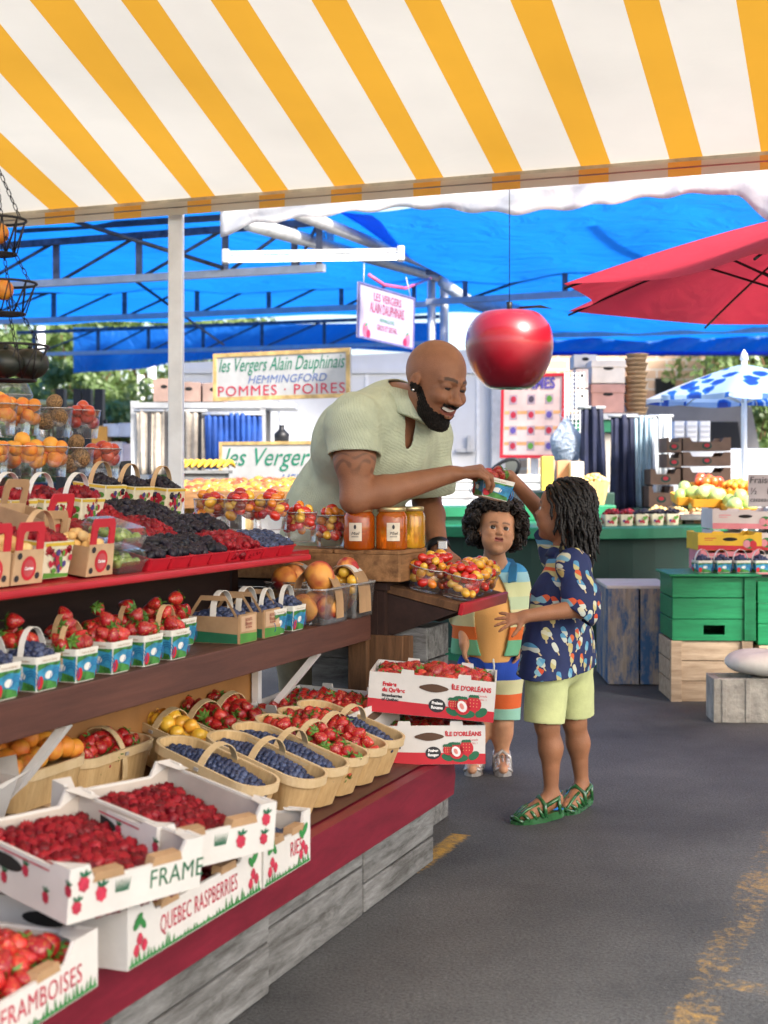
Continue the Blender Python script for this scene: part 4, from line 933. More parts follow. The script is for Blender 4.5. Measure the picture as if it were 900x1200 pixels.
# ---------------------------------------------------------------- deck: cartons
ZD = .2825
A_ = SM(2.15, -1.325, ZD)
carton('white carton lettered QUEBEC RASPBERRIES on the deck edge under two other cartons', A_, .47, .30, .105, 'quebec')
heap('raspberry', A_, .45, .28, .045, .012, 'red raspberry inside the white carton lettered QUEBEC RASPBERRIES', 'raspberries in the bottom raspberry carton')
E_ = SM(1.60, -1.325, ZD, 2)
carton('white carton lettered FRAMBOISES at the near corner with strawberries in it', E_, .48, .30, .088, 'framboises')
heap('strawberry', E_ @ T(.08, -.02, 0), .28, .23, .062, .03, 'large red strawberry in the near carton lettered FRAMBOISES', 'strawberries in the near carton', scale=1.08)
heap('blueberry', E_ @ T(-.14, 0, 0), .16, .26, .058, .01, 'dark blueberry in the near corner carton beside strawberries', 'blueberries in the near carton')
def corner_frame(fl, frt, z, tilt=0, W=.0):      # carton whose front-left and front-right bottom corners are given in plan
    a = Vector((fl[0], fl[1], z)); b = Vector((frt[0], frt[1], z)); L = (b - a).length; ang = math.degrees(math.atan2(b.y - a.y, b.x - a.x))
    return T(a) @ RZ(ang) @ RX(tilt) @ T(L / 2, W / 2, 0), L
B_, LB = corner_frame((-.466, 2.088), (-.296, 2.285), .393, 6, .32)
carton('white carton with raspberry prints and green FRAME lettering, topmost of the pile', B_, LB, .32, .084, 'frame')
heap('raspberry', B_, LB - .02, .29, .028, .016, 'red raspberry in the topmost carton with green FRAME lettering', 'raspberries in the topmost carton', bias=.012)
C_, LC = corner_frame((-.372, 2.312), (-.190, 2.500), .390, 6, .31)
C_ = C_ @ T(.012, .02, 0)
carton('white carton with raspberry prints lettered ES, behind the topmost carton', C_, LC, .31, .086, 'es')
heap('raspberry', C_, LC - .02, .28, .026, .014, 'red raspberry in the white carton lettered ES', 'raspberries in the second raspberry carton', bias=.012)
D_ = SM(2.500, -1.385, ZD)
carton('white carton lettered RIES with blueberries, below the carton lettered ES', D_, .212, .42, .105, 'ries')
heap('blueberry', D_, .19, .38, .055, .012, 'blueberry in the white carton lettered RIES', 'blueberries in the carton lettered RIES')
# strawberry cartons at the deck's end
def ang_frame(fl, frt, z, W, tilt=0): return corner_frame(fl, frt, z, tilt, W)[0]
I1 = ang_frame((-.040, 3.80), (.272, 3.815), ZD, .25, 0)
ile_carton("lower of the two stacked white and red strawberry cartons on the deck's end", I1, .312, .25, .104)
heap('strawberry', I1, .29, .22, .075, .01, 'red strawberry in the lower stacked strawberry carton', 'strawberries in the lower strawberry carton', layers=1)
I2 = ang_frame((-.048, 3.82), (.292, 3.79), ZD + .124, .25, 0) @ RY(4.5) @ T(0, 0, .004)
ile_carton("upper white and red strawberry carton stacked on another at the deck's end", I2, .34, .25, .108)
heap('strawberry', I2, .315, .22, .090, .022, 'red strawberry in the upper stacked strawberry carton', 'strawberries in the upper strawberry carton', scale=1.1)
I3 = T(P(378, 858, 3.92).x, 3.92, .335) @ RZ(-33) @ RX(6)
ile_carton("white strawberry carton behind the splint baskets, below the brown shelf's end", I3, .34, .27, .104)
heap('strawberry', I3, .31, .24, .085, .02, 'red strawberry in the carton behind the splint baskets', 'strawberries in the rear strawberry carton', scale=1.05)
# ---------------------------------------------------------------- deck: splint baskets
rowA = [(2.80, .22, 'blueberry', 'splint basket of blueberries half behind the white cartons'), (2.925, .16, 'blueberry', 'nearest splint basket of blueberries beside the carton lettered RIES'), (3.05, .16, 'blueberry', 'splint basket of blueberries next to the first basket of strawberries'), (3.175, .16, 'strawberry', 'splint basket of strawberries between the blueberry baskets in the front row'), (3.30, .16, 'strawberry', 'second splint basket of strawberries in the front row'), (3.42, .16, 'blueberry', 'splint basket of blueberries beside the stacked strawberry cartons')]
for i, (s, d, kd, lab) in enumerate(rowA):
    M = RP(s, d, -90 - 14, .027) @ RY(9); splint_basket(lab, M, group='splint baskets on the deck'); pl = kd[:-1] + 'ies'
    ro = ['hindmost left', 'nearest front', 'second front', 'third front', 'fourth front', 'fifth front'][i]
    heap(kd, M, .30, .112, .080 if kd == 'blueberry' else .086, .020 if kd == 'blueberry' else .036, f'{kd} heaped in the {ro} splint basket from the cartons', f'{pl} in the {ro} splint basket', rnd=True, tight=1.7)
rowB = [(2.74, .47, 0, 'strawberry', 'splint basket of strawberries farthest back beside the apricots'), (3.03, .47, -104, 'yellow_plum', 'splint basket of yellow plums under the brown shelf'), (3.18, .46, -104, 'strawberry', 'splint basket of strawberries in the back row beside yellow plums'), (3.32, .46, -104, 'strawberry', 'splint basket of strawberries in the back row near the strawberry cartons')]
for i, (s, d, yaw, kd, lab) in enumerate(rowB):
    M = RP(s, d, yaw, .03 if i == 0 else .034) @ RY(9 if i else 0); splint_basket(lab, M, group='splint baskets on the deck'); w = ["leftmost", "second", "third", "fourth"][i]
    heap(kd, M, .30, .112, .084, .038, f'{kd.replace("_", " ")} heaped in the {w} splint basket of the back row', f'fruit in the {w} basket of the back row', rnd=True, tight=1.7)
# apricots and peaches at the left
M = RP(2.46, .46, 0, .07); splint_basket('splint basket of apricots beside the peaches at the left edge', M, .27, .15, .085, 'splint baskets on the deck', False)
heap('apricot', M, .26, .14, .08, .04, 'orange apricot in the splint basket beside the peaches', 'apricots in the splint basket', layers=1)
M = RP(2.17, .46, 8, .07); pb = thing('paper_carton', 'white paper lined carton of peaches at the left edge', 'carton', M)
m = MB(); tubshell(m, .22, .17, .26, .21, .09, .012, .016, .004, 0, 3); m.build('tray', CARD, pb)
m = MB()
for q in range(4):
    w = .13 if q % 2 == 0 else .10
    m.add([(-w, 0, .088), (w, 0, .088), (w * .8, -.035, .115), (0, -.028, .098), (-w * .7, -.04, .12)], [(0, 1, 2, 3, 4)], 0, False, RZ(90 * q) @ T(0, -(.105 if q % 2 == 0 else .13), 0))
m.build('paper_lining', CARD, pb)
heap('peach', M, .24, .19, .085, .03, 'peach in the white paper lined carton at the left edge', 'peaches in the paper lined carton', tight=1.85)

# ---------------------------------------------------------------- middle shelf
ZM = .6505
fronts = [(-12, 'blueberry'), (36, 'blueberry'), (82, 'strawberry'), (124, 'strawberry'), (161, 'strawberry'), (193, 'strawberry')]
ordn = ['first', 'second', 'third', 'fourth', 'fifth', 'sixth', 'seventh']
for i, (px, kd) in enumerate(fronts):
    s = s_at(px, -1.60); M = SM(s, -1.597, ZM, 0); pl = kd[:-1] + 'ies'
    tub(f'blue labelled tub of {pl}, {ordn[i]} from the left edge on the brown shelf', M, .080, .066, 'blue labelled tubs on the brown shelf', HND if i < 2 else (HNDK if i in (2, 5) else None))
    heap(kd, M, .074, .074, .066, .018 if kd == 'blueberry' else .042, f'{kd} in the {ordn[i]} blue labelled tub from the left edge', f'{pl} in the {ordn[i]} blue tub', tight=1.6)
for i, px in enumerate((20, 75, 118, 150, 178, 205)):
    s = s_at(px, -1.70); M = SM(s, -1.70, ZM, 0)
    tub(f'tub of strawberries in the second row on the brown shelf, {ordn[i]} from the left', M, .080, .066, 'tubs in the second row on the brown shelf', HNDK if i in (1, 3) else None)
    heap('strawberry', M, .074, .074, .07, .042, f'strawberry in the {ordn[i]} tub of the second row', f'strawberries in the {ordn[i]} second row tub', tight=1.6)
def carrier(label, M, L=.15, W=.085, h=.07, group=None, green=True):
    o = thing('card_carrier', label, 'carrier', M, group); t = .0025
    for sy in (-1, 1):
        m = MB(); m.prism([(-W / 2, 0), (W / 2, 0), (W / 2, h), (-W / 2, h)], -t, t, 0, T(0, sy * (L / 2), 0)); m.build('end_panel', KRAFT, o)
    for sx in (-1, 1):
        m = MB(); m.prism([(-L / 2, 0), (L / 2, 0), (L / 2, h * .92), (-L / 2, h * .92)], -t, t, 0, T(sx * (W / 2), 0, 0) @ RZ(90)); m.build('side_panel', KRAFT, o)
        m = MB(); m.plate([(-L / 2 + .002, .001), (L / 2 - .002, .001), (L / 2 - .002, h * .33), (-L / 2 + .002, h * .42)], 0, T(sx * (W / 2 + t + .0008), 0, 0) @ RZ(90 * sx)); m.build('green_band', DGREEN, o)
    m = MB(); m.plate([(-W / 2 + .002, .001), (W / 2 - .002, .001), (W / 2 - .002, h * .30), (-W / 2 + .002, h * .36)], 1, T(0, -L / 2 - t - .0008, 0))
    m.plate([(-W * .42, h * .40), (W * .42, h * .40), (W * .42, h * .94), (-W * .42, h * .94)], 0, T(0, -L / 2 - t - .0008, 0))
    for z, k in ((.8, .010), (.66, .013), (.54, .008)): add_text(m, {.8: 'BLEUETS', .66: 'Bleuets', .54: 'du Qu\u00e9bec'}[z], 0, h * z, k, 2, None, -L / 2 - t - .0016, sx=.95, bold=.0003)
    m.build('label_print', [mat('tan_label', (.56, .38, .24), .7, .06), mat('carrier_green', (.07, .26, .04), .6, .1), mat('label_brown', (.32, .10, .06), .7)], o)
    m = MB(); m.box((0, 0, .003), (W - .006, L - .006, .004)); m.build('bottom', KRAFT, o)
    for sx in (-1, 1): m = MB(); m.ribbon([(sx * W * .49, -L * .46, h * .9), (sx * W * .47, -L * .24, h * 1.55), (sx * W * .47, L * .24, h * 1.55), (sx * W * .49, L * .46, h * .9)], .012, .002, (0, .1, 1)); m.build('gable_strap', KRAFT, o)
    m = MB(); m.ribbon([((W / 2) * math.cos(a), 0, h * .8 + (.068) * math.sin(a) ** .7) for a in [PI * i / 16 for i in range(17)]], .016, .0014, (0, 1, 0)); m.build('handle', HND, o)
    return o
for i, px in enumerate((262, 291)):
    s = s_at(px, -1.63); M = SM(s, -1.635, ZM, 0)
    carrier(['kraft and green card carrier of blueberries beside the strawberry tubs', 'kraft and green card carrier of blueberries beside the blue tubs'][i], M, .14, .092, .070, 'card carriers of blueberries')
    heap('blueberry', M, .084, .13, .060, .016, f'blueberry in the kraft and green card carrier beside the {["strawberry", "blue"][i]} tubs', f'blueberries in the carrier beside the {["strawberry", "blue"][i]} tubs')
for i, px in enumerate((313, 336)):
    s = s_at(px, -1.60); M = SM(s, -1.60, ZM, 0)
    tub(['blue labelled tub of blueberries beside the card carriers', 'blue labelled tub of blueberries beside the clear peach baskets'][i], M, .080, .066, 'blue labelled tubs on the brown shelf', HND)
    heap('blueberry', M, .074, .074, .066, .02, f'blueberry in the blue tub beside the {["card carriers", "clear peach baskets"][i]}', f'blueberries in the tub beside the {["carriers", "peaches"][i]}')
CLR = clear_mat('clear_plastic', (.985, .99, .99), .0, .03)
RIMC = clear_mat('clear_rim', (.9, .92, .93), .6, .25)
def clear_basket(label, M, L=.19, W=.14, h=.095, band=KRAFT, group=None):
    o = thing('clear_basket', label, 'basket', M, group)
    m = MB(); tubshell(m, L * .88, W * .86, L, W, h, .012, .018, .0012, 0, 4); m.build('shell', CLR, o)
    m = MB(); a, b = rrect(L + .004, W + .004, .02, 4), rrect(L - .004, W - .004, .018, 4); R = [[(x, y, z) for x, y in q] for q, z in ((a, h - .004), (a, h), (b, h), (b, h - .004))]; R.append(R[0]); m.loft(R, 0, None, False); m.build('rim', RIMC, o)
    m = MB(); m.ribbon([(0, (W / 2 + .003) * math.cos(a), h * .15 + (h * .85 + .048) * math.sin(a) ** .6) for a in [PI * i / 18 for i in range(19)]], .05, .0014, (1, 0, 0)); m.build('handle_band', band, o)
    m = MB(); m.ribbon([(0, (W / 2 + .0045) * math.cos(a), h * .15 + (h * .85 + .050) * math.sin(a) ** .6) for a in [PI * (.28 + .44 * i / 10) for i in range(11)]], .034, .0008, (1, 0, 0)); m.build('handle_print', CARD, o)
    return o
pbs = [(348, -1.60, .17, .13, ['peach'], 'clear basket of peaches beside the blue tubs on the brown shelf'), (392, -1.66, .11, .11, ['yellow_plum'], 'clear basket of yellow plums between the peach baskets'), (402, -1.60, .20, .13, ['peach'], 'clear basket of peaches at the far end of the brown shelf'), (330, -1.75, .15, .12, ['plum'], 'clear basket of peaches and dark plums behind the blue tubs')]
for i, (px, t, L, W, ks, lab) in enumerate(((372, -1.60, .19, .13, ['peach'], pbs[0][5]), (405, -1.585, .075, .10, ['yellow_plum'], pbs[1][5]), (428, -1.60, .16, .13, ['peach'], pbs[2][5]), (352, -1.76, .19, .12, ['peach', 'plum'], pbs[3][5]), (400, -1.76, .2, .12, ['peach'], 'clear basket of peaches in the back row behind the yellow plums'))):
    s = s_at(px, t); M = SM(min(s, 3.80), t, ZM, 0)
    clear_basket(lab, M, L, W, .10, KRAFT, 'clear fruit baskets on the brown shelf')
    w = ['first', 'yellow plum', 'far', 'rear plum', 'rear peach'][i]
    heap(ks, M, L * .98, W * .98, .092, .035, [f'{q.replace("_", " ")} in the {w} clear basket on the brown shelf' for q in ks], [f'{q.replace("_", " ")} fruit in the {w} clear basket' for q in ks], layers=3, tight=1.75)

# ---------------------------------------------------------------- upper sloping display
REDTRAY = mat('red_tray_plastic', (.48, .015, .03), .35, .05); CLRT = CLR
def flat_tray(label, M, w=.115, d=.155, h=.034, m_=REDTRAY, group=None, name='berry_tray'):
    k = (w, d, h, m_.name)
    if k in _TB: return dup(_TB[k], M, label, group)
    o = thing(name, label, 'tray', M, group); _TB[k] = o
    m = MB(); tubshell(m, w * .9, d * .92, w, d, h, .006, .008, .0014, 0, 3); m.build('tray', m_, o)
    m = MB(); a, b = rrect(w + .004, d + .004, .009, 3), rrect(w - .003, d - .003, .007, 3); R = [[(x, y, z) for x, y in q] for q, z in ((a, h - .003), (a, h), (b, h), (b, h - .003))]; R.append(R[0]); m.loft(R, 0, None, False); m.build('rim', m_ if m_ is REDTRAY else RIMC, o)
    return o
n1 = 8; s0 = s_at(168, -1.66); ds = (3.545 - s0) / n1
seq = ['blackberry', 'blackberry', 'blackberry', 'blackberry', 'raspberry', 'raspberry', 'blueberry', 'blueberry']
for i in range(n1):
    s = s0 + ds * (i + .5); M = SL(s, .075)
    flat_tray(f'red plastic tray of {seq[i][:-1]}ies in the front row, {ordn[i] if i < 7 else "last"} counted from the kiwi packs', M, ds - .004, .135, .034, REDTRAY, 'red berry trays along the shelf lip')
    heap(seq[i], M, ds * .96, .128, .034, .014, f'{seq[i]} in the {ordn[i] if i < 7 else "last"} red tray of the front row', f'{seq[i][:-1]}ies in the {ordn[i] if i < 7 else "last"} red tray', tight=1.7)
row2 = ['raspberry'] * 3 + ['raspberry', 'raspberry', 'blackberry', 'raspberry', 'raspberry', 'blackberry', 'blackberry', 'blackberry']
sA = s_at(-30, -1.8); n2 = len(row2); ds2 = (3.45 - sA) / n2
for i, kd in enumerate(row2):
    s = sA + ds2 * (i + .5); M = SL(s, .225)
    flat_tray(f'clear tray of {kd[:-1]}ies in the second row, number {i + 1} of eleven from the left', M, ds2 - .004, .145, .034, CLRT, 'clear berry trays of the second row')
    heap(kd, M, ds2, .145, .032, .018, f'{kd} in the clear second row tray of place {["one", "two", "three", "four", "five", "six", "seven", "eight", "nine", "ten", "eleven"][i]}', f'{kd[:-1]}ies in second row tray {i + 1}', tight=1.7)
row3 = ['raspberry', 'raspberry', 'blackberry', 'blackberry', 'blackberry', 'blackberry']
sB = s_at(95, -1.98); ds3 = (3.40 - sB) / len(row3)
for i, kd in enumerate(row3):
    s = sB + ds3 * (i + .5); M = SL(s, .375)
    flat_tray(f'clear tray of {kd[:-1]}ies in the third row, number {i + 1} of six from the left', M, ds3 - .004, .145, .034, CLRT, 'clear berry trays of the third row')
    heap(kd, M, ds3, .145, .032, .018, f'{kd} in the clear third row tray of place {["one", "two", "three", "four", "five", "six"][i]}', f'{kd[:-1]}ies in third row tray {i + 1}', tight=1.7)
# white printed berry baskets with handles
PWH = mat('basket_cream', (.74, .70, .52), .6, .06); PRED = mat('basket_red', (.45, .02, .05), .6, .1); PPUR = mat('basket_purple', (.07, .05, .22), .6, .1); PGRN = mat('basket_green', (.10, .30, .04), .6, .1); PYEL = mat('basket_yellow', (.70, .50, .05), .6, .05)
_PB = {}
def printed_basket(label, M, w=.115, h=.075, group=None, handle=HND):
    k = handle.name
    if k in _PB: return dup(_PB[k], M, label, group)
    o = thing('printed_basket', label, 'basket', M, group); _PB[k] = o; b = w * .88
    m = MB(); tubshell(m, b, b, w, w, h, .004, .005, .0016, 0, 3); m.build('tub', PWH, o)
    m = MB(); r = random.Random(4)
    for q in range(4):
        A = RZ(90 * q) @ T(0, -b / 2 - .0009, 0) @ RX(math.degrees(math.atan2((w - b) / 2, h))); y = 0
        for _ in range(30):
            x, z = r.gauss(0, w * .17), h * r.uniform(.2, .72)
            if abs(x) > w * .40: continue
            y -= .00012; c = r.choice([0, 0, 1, 2, 2]); k_ = r.uniform(.004, .009)
            m.plate(blob(x, z, k_ * (1.5 if c == 2 else 1), k_, 9, r.uniform(0, 3)), c, A, y)
        m.plate([(-b * .47, .001), (b * .47, .001), (b * .47, h * .1), (-b * .47, h * .16)], 2, A); m.plate([(-w * .47, h * .88), (w * .47, h * .88), (w * .48, h * .97), (-w * .48, h * .97)], 3, A)
    m.build('fruit_print', [PRED, PPUR, PGRN, PYEL], o)
    m = MB(); m.ribbon([((w / 2 - .001) * math.cos(a), 0, h * .45 + (h * .55 + .058) * math.sin(a) ** .7) for a in [PI * i / 18 for i in range(19)]], .014, .0014, (0, 1, 0)); m.build('handle', handle, o)
    return o
for i, (px, t, d, kd, hd) in enumerate(((-6, -2.02, .37, 'raspberry', HND), (34, -2.02, .37, 'raspberry', HND), (77, -2.02, .37, 'raspberry', HND), (112, -2.12, .49, 'blackberry', HNDK), (146, -2.10, .47, 'blackberry', HNDK), (184, -2.08, .45, 'blackberry', HNDK))):
    M = SL(s_at(px, t), d, 0, .002) @ RX(-TS * .6)
    printed_basket(f'fruit printed handle basket of {kd[:-1]}ies, {ordn[i]} from the left edge', M, .105, .075, 'fruit printed baskets', hd)
    heap(kd, M, .10, .10, .070, .022, f'{kd} in the {ordn[i]} fruit printed basket', f'{kd[:-1]}ies in the {ordn[i]} printed basket', tight=1.7)
# small front carriers with ground cherries, red handles
_RC = {}
def red_carrier(label, M, group):
    if _RC: return dup(_RC[0], M, label, group)
    o = thing('red_handle_carrier', label, 'carrier', M, group); _RC[0] = o; w, d, h = .10, .12, .062; t = .002
    for sx in (-1, 1):
        m = MB(); m.prism([(-d / 2, 0), (d / 2, 0), (d / 2, h), (-d / 2, h)], -t, t, 0, T(sx * (w / 2 - t), 0, 0) @ RZ(90)); m.build('side_panel', KRAFT, o)
    for sy in (-1, 1):
        y0 = sy * d / 2; hw = .024
        m = MB(); m.prism([(-w / 2, 0), (w / 2, 0), (w / 2 * .88, h * 1.08), (-w / 2 * .88, h * 1.08)], -t, t, 0, T(0, y0, 0)); m.build('end_panel', mat('carrier_tan', (.55, .38, .22), .7, .08), o)
        top = [(-w / 2 * .88, h * 1.08), (-w / 2 * .86, h * 1.75), (-w * .36, h * 1.95), (w * .36, h * 1.95), (w / 2 * .86, h * 1.75), (w / 2 * .88, h * 1.08), (hw, h * 1.08), (hw, h * 1.55), (hw * .8, h * 1.66), (-hw * .8, h * 1.66), (-hw, h * 1.55), (-hw, h * 1.08)]
        m = MB(); m.prism(top, -t, t, 0, T(0, y0, 0)); m.build('handle_panel', CRED if sy < 0 else KRAFT, o)
    m = MB(); m.plate(blob(0, h * .5, .024, .024, 18), 0, None, -d / 2 - t - .001)
    for x, z in ((-.032, .9), (.03, .25), (-.036, .2)): m.plate(blob(x, h * z, .008, .007, 8), 1, None, -d / 2 - t - .001)
    m.plate(blob(0, h * .5, .017, .017, 18), 2, None, -d / 2 - t - .0015); add_text(m, 'Cerises', 0, h * .5, .009, 3, None, -d / 2 - t - .002, bold=.0004)
    m.build('label_print', [CRED, INKK, mat('label_rose', (.5, .08, .09), .6), INKW], o)
    m = MB(); m.box((0, 0, .003), (w - .008, d - .008, .004)); m.build('bottom', KRAFT, o)
    return o
for i, px in enumerate((-22, 18, 104)):
    M = SL(s_at(px, -1.67), .068, 0, .002) @ RX(-TS * .5)
    red_carrier(['card carrier with a red handle cut by the left edge', 'card carrier with a red handle beside the fruit printed basket', 'card carrier with a red handle beside the kiwi packs'][i], M, 'red handled card carriers')
    heap('ground_cherry', M, .09, .105, .058, .02, f'tan ground cherry in the {["leftmost", "middle", "third"][i]} red handled carrier', f'ground cherries in the {["leftmost", "middle", "third"][i]} carrier', layers=1)
M = SL(s_at(60, -1.67), .070, 0, .002) @ RX(-TS * .6); printed_basket('fruit printed basket of berries between two red handled carriers', M, .105, .075, 'fruit printed baskets', HNDK)
heap('raspberry', M, .10, .10, .07, .02, 'raspberry in the printed basket between two red handled carriers', 'raspberries between the red handled carriers')
M = SL(s_at(40, -1.82), .20, 0, .03); red_carrier('plain backed card carrier standing behind the red handled ones', M, 'red handled card carriers')
def clamshell(label, M, w=.11, d=.10, h=.05, group=None):
    o = thing('clear_pack', label, 'clamshell pack', M, group)
    m = MB(); tubshell(m, w * .9, d * .9, w, d, h * .6, .008, .01, .001, 0, 3); m.build('tray', CLR, o)
    m = MB(); R = [[(x, y, z) for x, y in rrect(a, b, .01, 3)] for a, b, z in ((w + .006, d + .006, h * .6), (w + .006, d + .006, h * .64), (w, d, h * .66), (w * .9, d * .9, h))]; m.loft(R, 0, None, False, False, True); m.build('lid', CLR, o)
    return o
KG = FK['green_apple'][1]
for k in range(2):
    M = SL(s_at(146, -1.67), .065, 0, .002 + k * .052)
    clamshell(['lower clear pack of green gooseberries beside the red handled carrier', 'upper clear pack of green gooseberries stacked on another'][k], M, .11, .11, .05, 'clear packs of gooseberries')
    heap('ground_cherry', M, .09, .09, .022, .004, '', '', layers=1) if False else None
    o = None
FK['gooseberry'] = (ball(.0105, 1.1, 8, 6), fruit_mat('gooseberry_green', [(0, (.20, .32, .05)), (1, (.34, .44, .10))], .3, .2), 80); FR['gooseberry'] = []; RAD['gooseberry'] = .011
for k in range(2):
    heap('gooseberry', SL(s_at(146, -1.67), .065, 0, .002 + k * .052), .10, .10, .022, .006, f'green gooseberry in the {["lower", "upper"][k]} clear pack', f'gooseberries in the {["lower", "upper"][k]} clear pack', layers=1)
def cup(label, M, r0=.040, r1=.052, h=.105, group=None, lid=False):
    k = (r0, r1, h, lid)
    if k in _TB: return dup(_TB[k], M, label, group)
    o = thing('clear_cup', label, 'cup', M, group); _TB[k] = o
    m = MB(); m.lathe([(1e-4, .001), (r0 * .96, .001), (r0, .004), (r1, h)], 24); m.build('shell', CLR, o)
    m = MB(); m.tube([(r1 * math.cos(a), r1 * math.sin(a), h) for a in [2 * PI * i / 24 for i in range(24)]], .0018, 6, 0, None, True); m.build('rim', RIMC, o)
    if lid: m = MB(); m.lathe([(r1, h), (r1 * 1.0, h + .006), (r1 * .75, h + .035), (1e-4, h + .04)], 24); m.build('lid', CLR, o)
    return o
def fill_cup(kind, M, r, h, mound, label, group, scale=1.0):
    n = max(2, int(h / (RAD[kind] * scale * 1.45)))
    heap(kind, M, 2 * r, 2 * r, h, mound, label, group, layers=n, rnd=True, scale=scale, tight=1.62)
ZS = 1.051
cups = [(-14, 'apricot', -2.32), (28, 'apricot', -2.32), (57, 'apricot', -2.32), (88, 'kiwi', -2.32), (120, 'plum', -2.32)]
for i, (px, kd, t) in enumerate(cups):
    M = SM(s_at(px, t), t, ZS); cup(f'clear cup of {kd}s, {ordn[i]} of the lower row on the back step', M, .046, .056, .085, 'clear fruit cups on the back step')
    fill_cup(kd, M, .052, .078, .018, f'{kd} in the {ordn[i]} cup of the lower row', f'{kd}s in the {ordn[i]} lower cup', .95)
for i, (px, kd, t, dz) in enumerate(((-2, 'apricot', -2.42, .118), (26, 'apricot', -2.42, .118), (64, 'kiwi', -2.42, .118), (97, 'plum', -2.42, .118))):
    M = SM(s_at(px, t), t, ZS + dz); cup(f'clear cup of {kd}s, {ordn[i]} of the upper row above the back step', M, .044, .054, .085, 'clear fruit cups on the back step')
    fill_cup(kd, M, .05, .078, .018, f'{kd} in the {ordn[i]} cup of the upper row', f'{kd}s in the {ordn[i]} upper cup', .95)
M = SM(1.9, -2.45, ZS); sb = thing('cup_riser', 'clear riser under the upper row of fruit cups', 'riser', M)
m = MB(); m.box((0, 0, .113), (2.2, .14, .008)); m.build('shelf', DARKB, sb)
for x in (-1.05, 0, 1.05):
    m = MB(); m.box((x, .03, .054), (.02, .06, .108)); m.build('support', DARKB, sb)
M = SM(s_at(14, -2.55), -2.55, ZS + .118); cup('tall stack of empty clear cups behind the apricots', M, .05, .06, .125, 'empty clear cups', True)
# clear cups of cherry tomatoes beside the honey
for i, (px, t) in enumerate(((247, -1.98), (282, -1.86), (318, -1.78), (352, -1.73), (389, -1.66))):
    s = s_at(px, t)
    M = SM(s, t, .862 if i > 2 else .90) if i != 4 else SM(s_at(388, -1.72), -1.72, .837)
    cup(f'square clear cup of cherry tomatoes, {ordn[i]} counted toward the honey jars', M, .044, .05, .088 if i < 4 else .10, 'cherry tomato cups beside the honey')
    fill_cup('cherry_tomato', M, .048, .082 if i < 4 else .096, .022, f'cherry tomato in the {ordn[i]} cup counted toward the honey', f'cherry tomatoes in the {ordn[i]} cup by the honey')
ch = thing('cup_shelf', 'narrow red shelf under the cherry tomato cups behind the berry trays', 'shelf', SM(3.66, -1.86, .80))
m = MB(); m.box((-.02, .05, .028), (.42, .34, .018)); m.build('board', REDP, ch)
for x in (-.18, .14):
    m = MB(); m.box((x, .12, -.39), (.04, .04, .816)); m.build('leg', DARKB, ch)
# honey jars
def honey_mat(name, c):
    m = bpy.data.materials.new(name); m.use_nodes = True; b = m.node_tree.nodes['Principled BSDF']
    b.inputs['Base Color'].default_value = (*c, 1); b.inputs['Transmission Weight'].default_value = .6; b.inputs['Roughness'].default_value = .12; b.inputs['IOR'].default_value = 1.2; b.inputs['Coat Weight'].default_value = .8
    b.inputs['Subsurface Weight'].default_value = .3; b.inputs['Subsurface Radius'].default_value = (1, .4, .05); b.inputs['Subsurface Scale'].default_value = .03
    return m
HO = [honey_mat('dark_honey', (.82, .16, .012)), honey_mat('amber_honey', (.85, .20, .015)), honey_mat('pale_honey', (.88, .42, .03))]
GOLD = mat('jar_lid', (.62, .50, .25), .3, .05, metal=.7)
for i, (px, dy, hm, lab) in enumerate(((421, 0, 0, 'amber honey jar with a gold lid beside the cherry tomatoes'), (459, .0, 1, 'amber honey jar with a white round label in the middle'), (482, .09, 2, 'pale yellow honey jar at the corner of the wooden box'))):
    Y = 4.25 + dy; p = P(px, 648, Y); M = T(p.x, Y, .8365) @ RZ(6)
    o = thing('honey_jar', lab, 'jar', M, 'honey jars'); r, h = .047 if i < 2 else .043, .122
    m = MB(); m.lathe([(1e-4, 0), (r * .9, 0), (r, .006), (r, h * .80), (r * .86, h * .90), (r * .80, h * .93)], 8 if False else 28); m.build('glass', hm, o) if False else m.build('honey', HO[hm], o)
    m = MB(); m.lathe([(r * .84, h * .925), (r * .90, h * .93), (r * .90, h * 1.02), (r * .86, h * 1.035), (1e-4, h * 1.035)], 28); m.build('lid', GOLD, o)
    if i < 2:
        m = MB(); rr = r + .0008; n = 12; a0 = -PI / 2 - (.35 if i == 0 else .0)
        m.loft([[(rr * math.cos(a0 + .42 * (j / 6 - 1)), rr * math.sin(a0 + .42 * (j / 6 - 1)), z) for j in range(13)] for z in (h * .22, h * .66)], 0, None, False, closed=False); m.build('label', mat('jar_label', (.72, .64, .5), .6, .05), o)
        m = MB(); add_text(m, 'Miel', 0, h * .40, .014, 0, T(0, 0, 0) @ RZ(math.degrees(a0) + 90), -rr - .001, shear=.3); m.plate(blob(0, h * .56, .004, .007, 8), 0, RZ(math.degrees(a0) + 90), -rr - .001); m.plate([(-.011, h * .33), (.011, h * .33), (.011, h * .315), (-.011, h * .315)], 0, RZ(math.degrees(a0) + 90), -rr - .001); m.build('label_print', INKK, o)
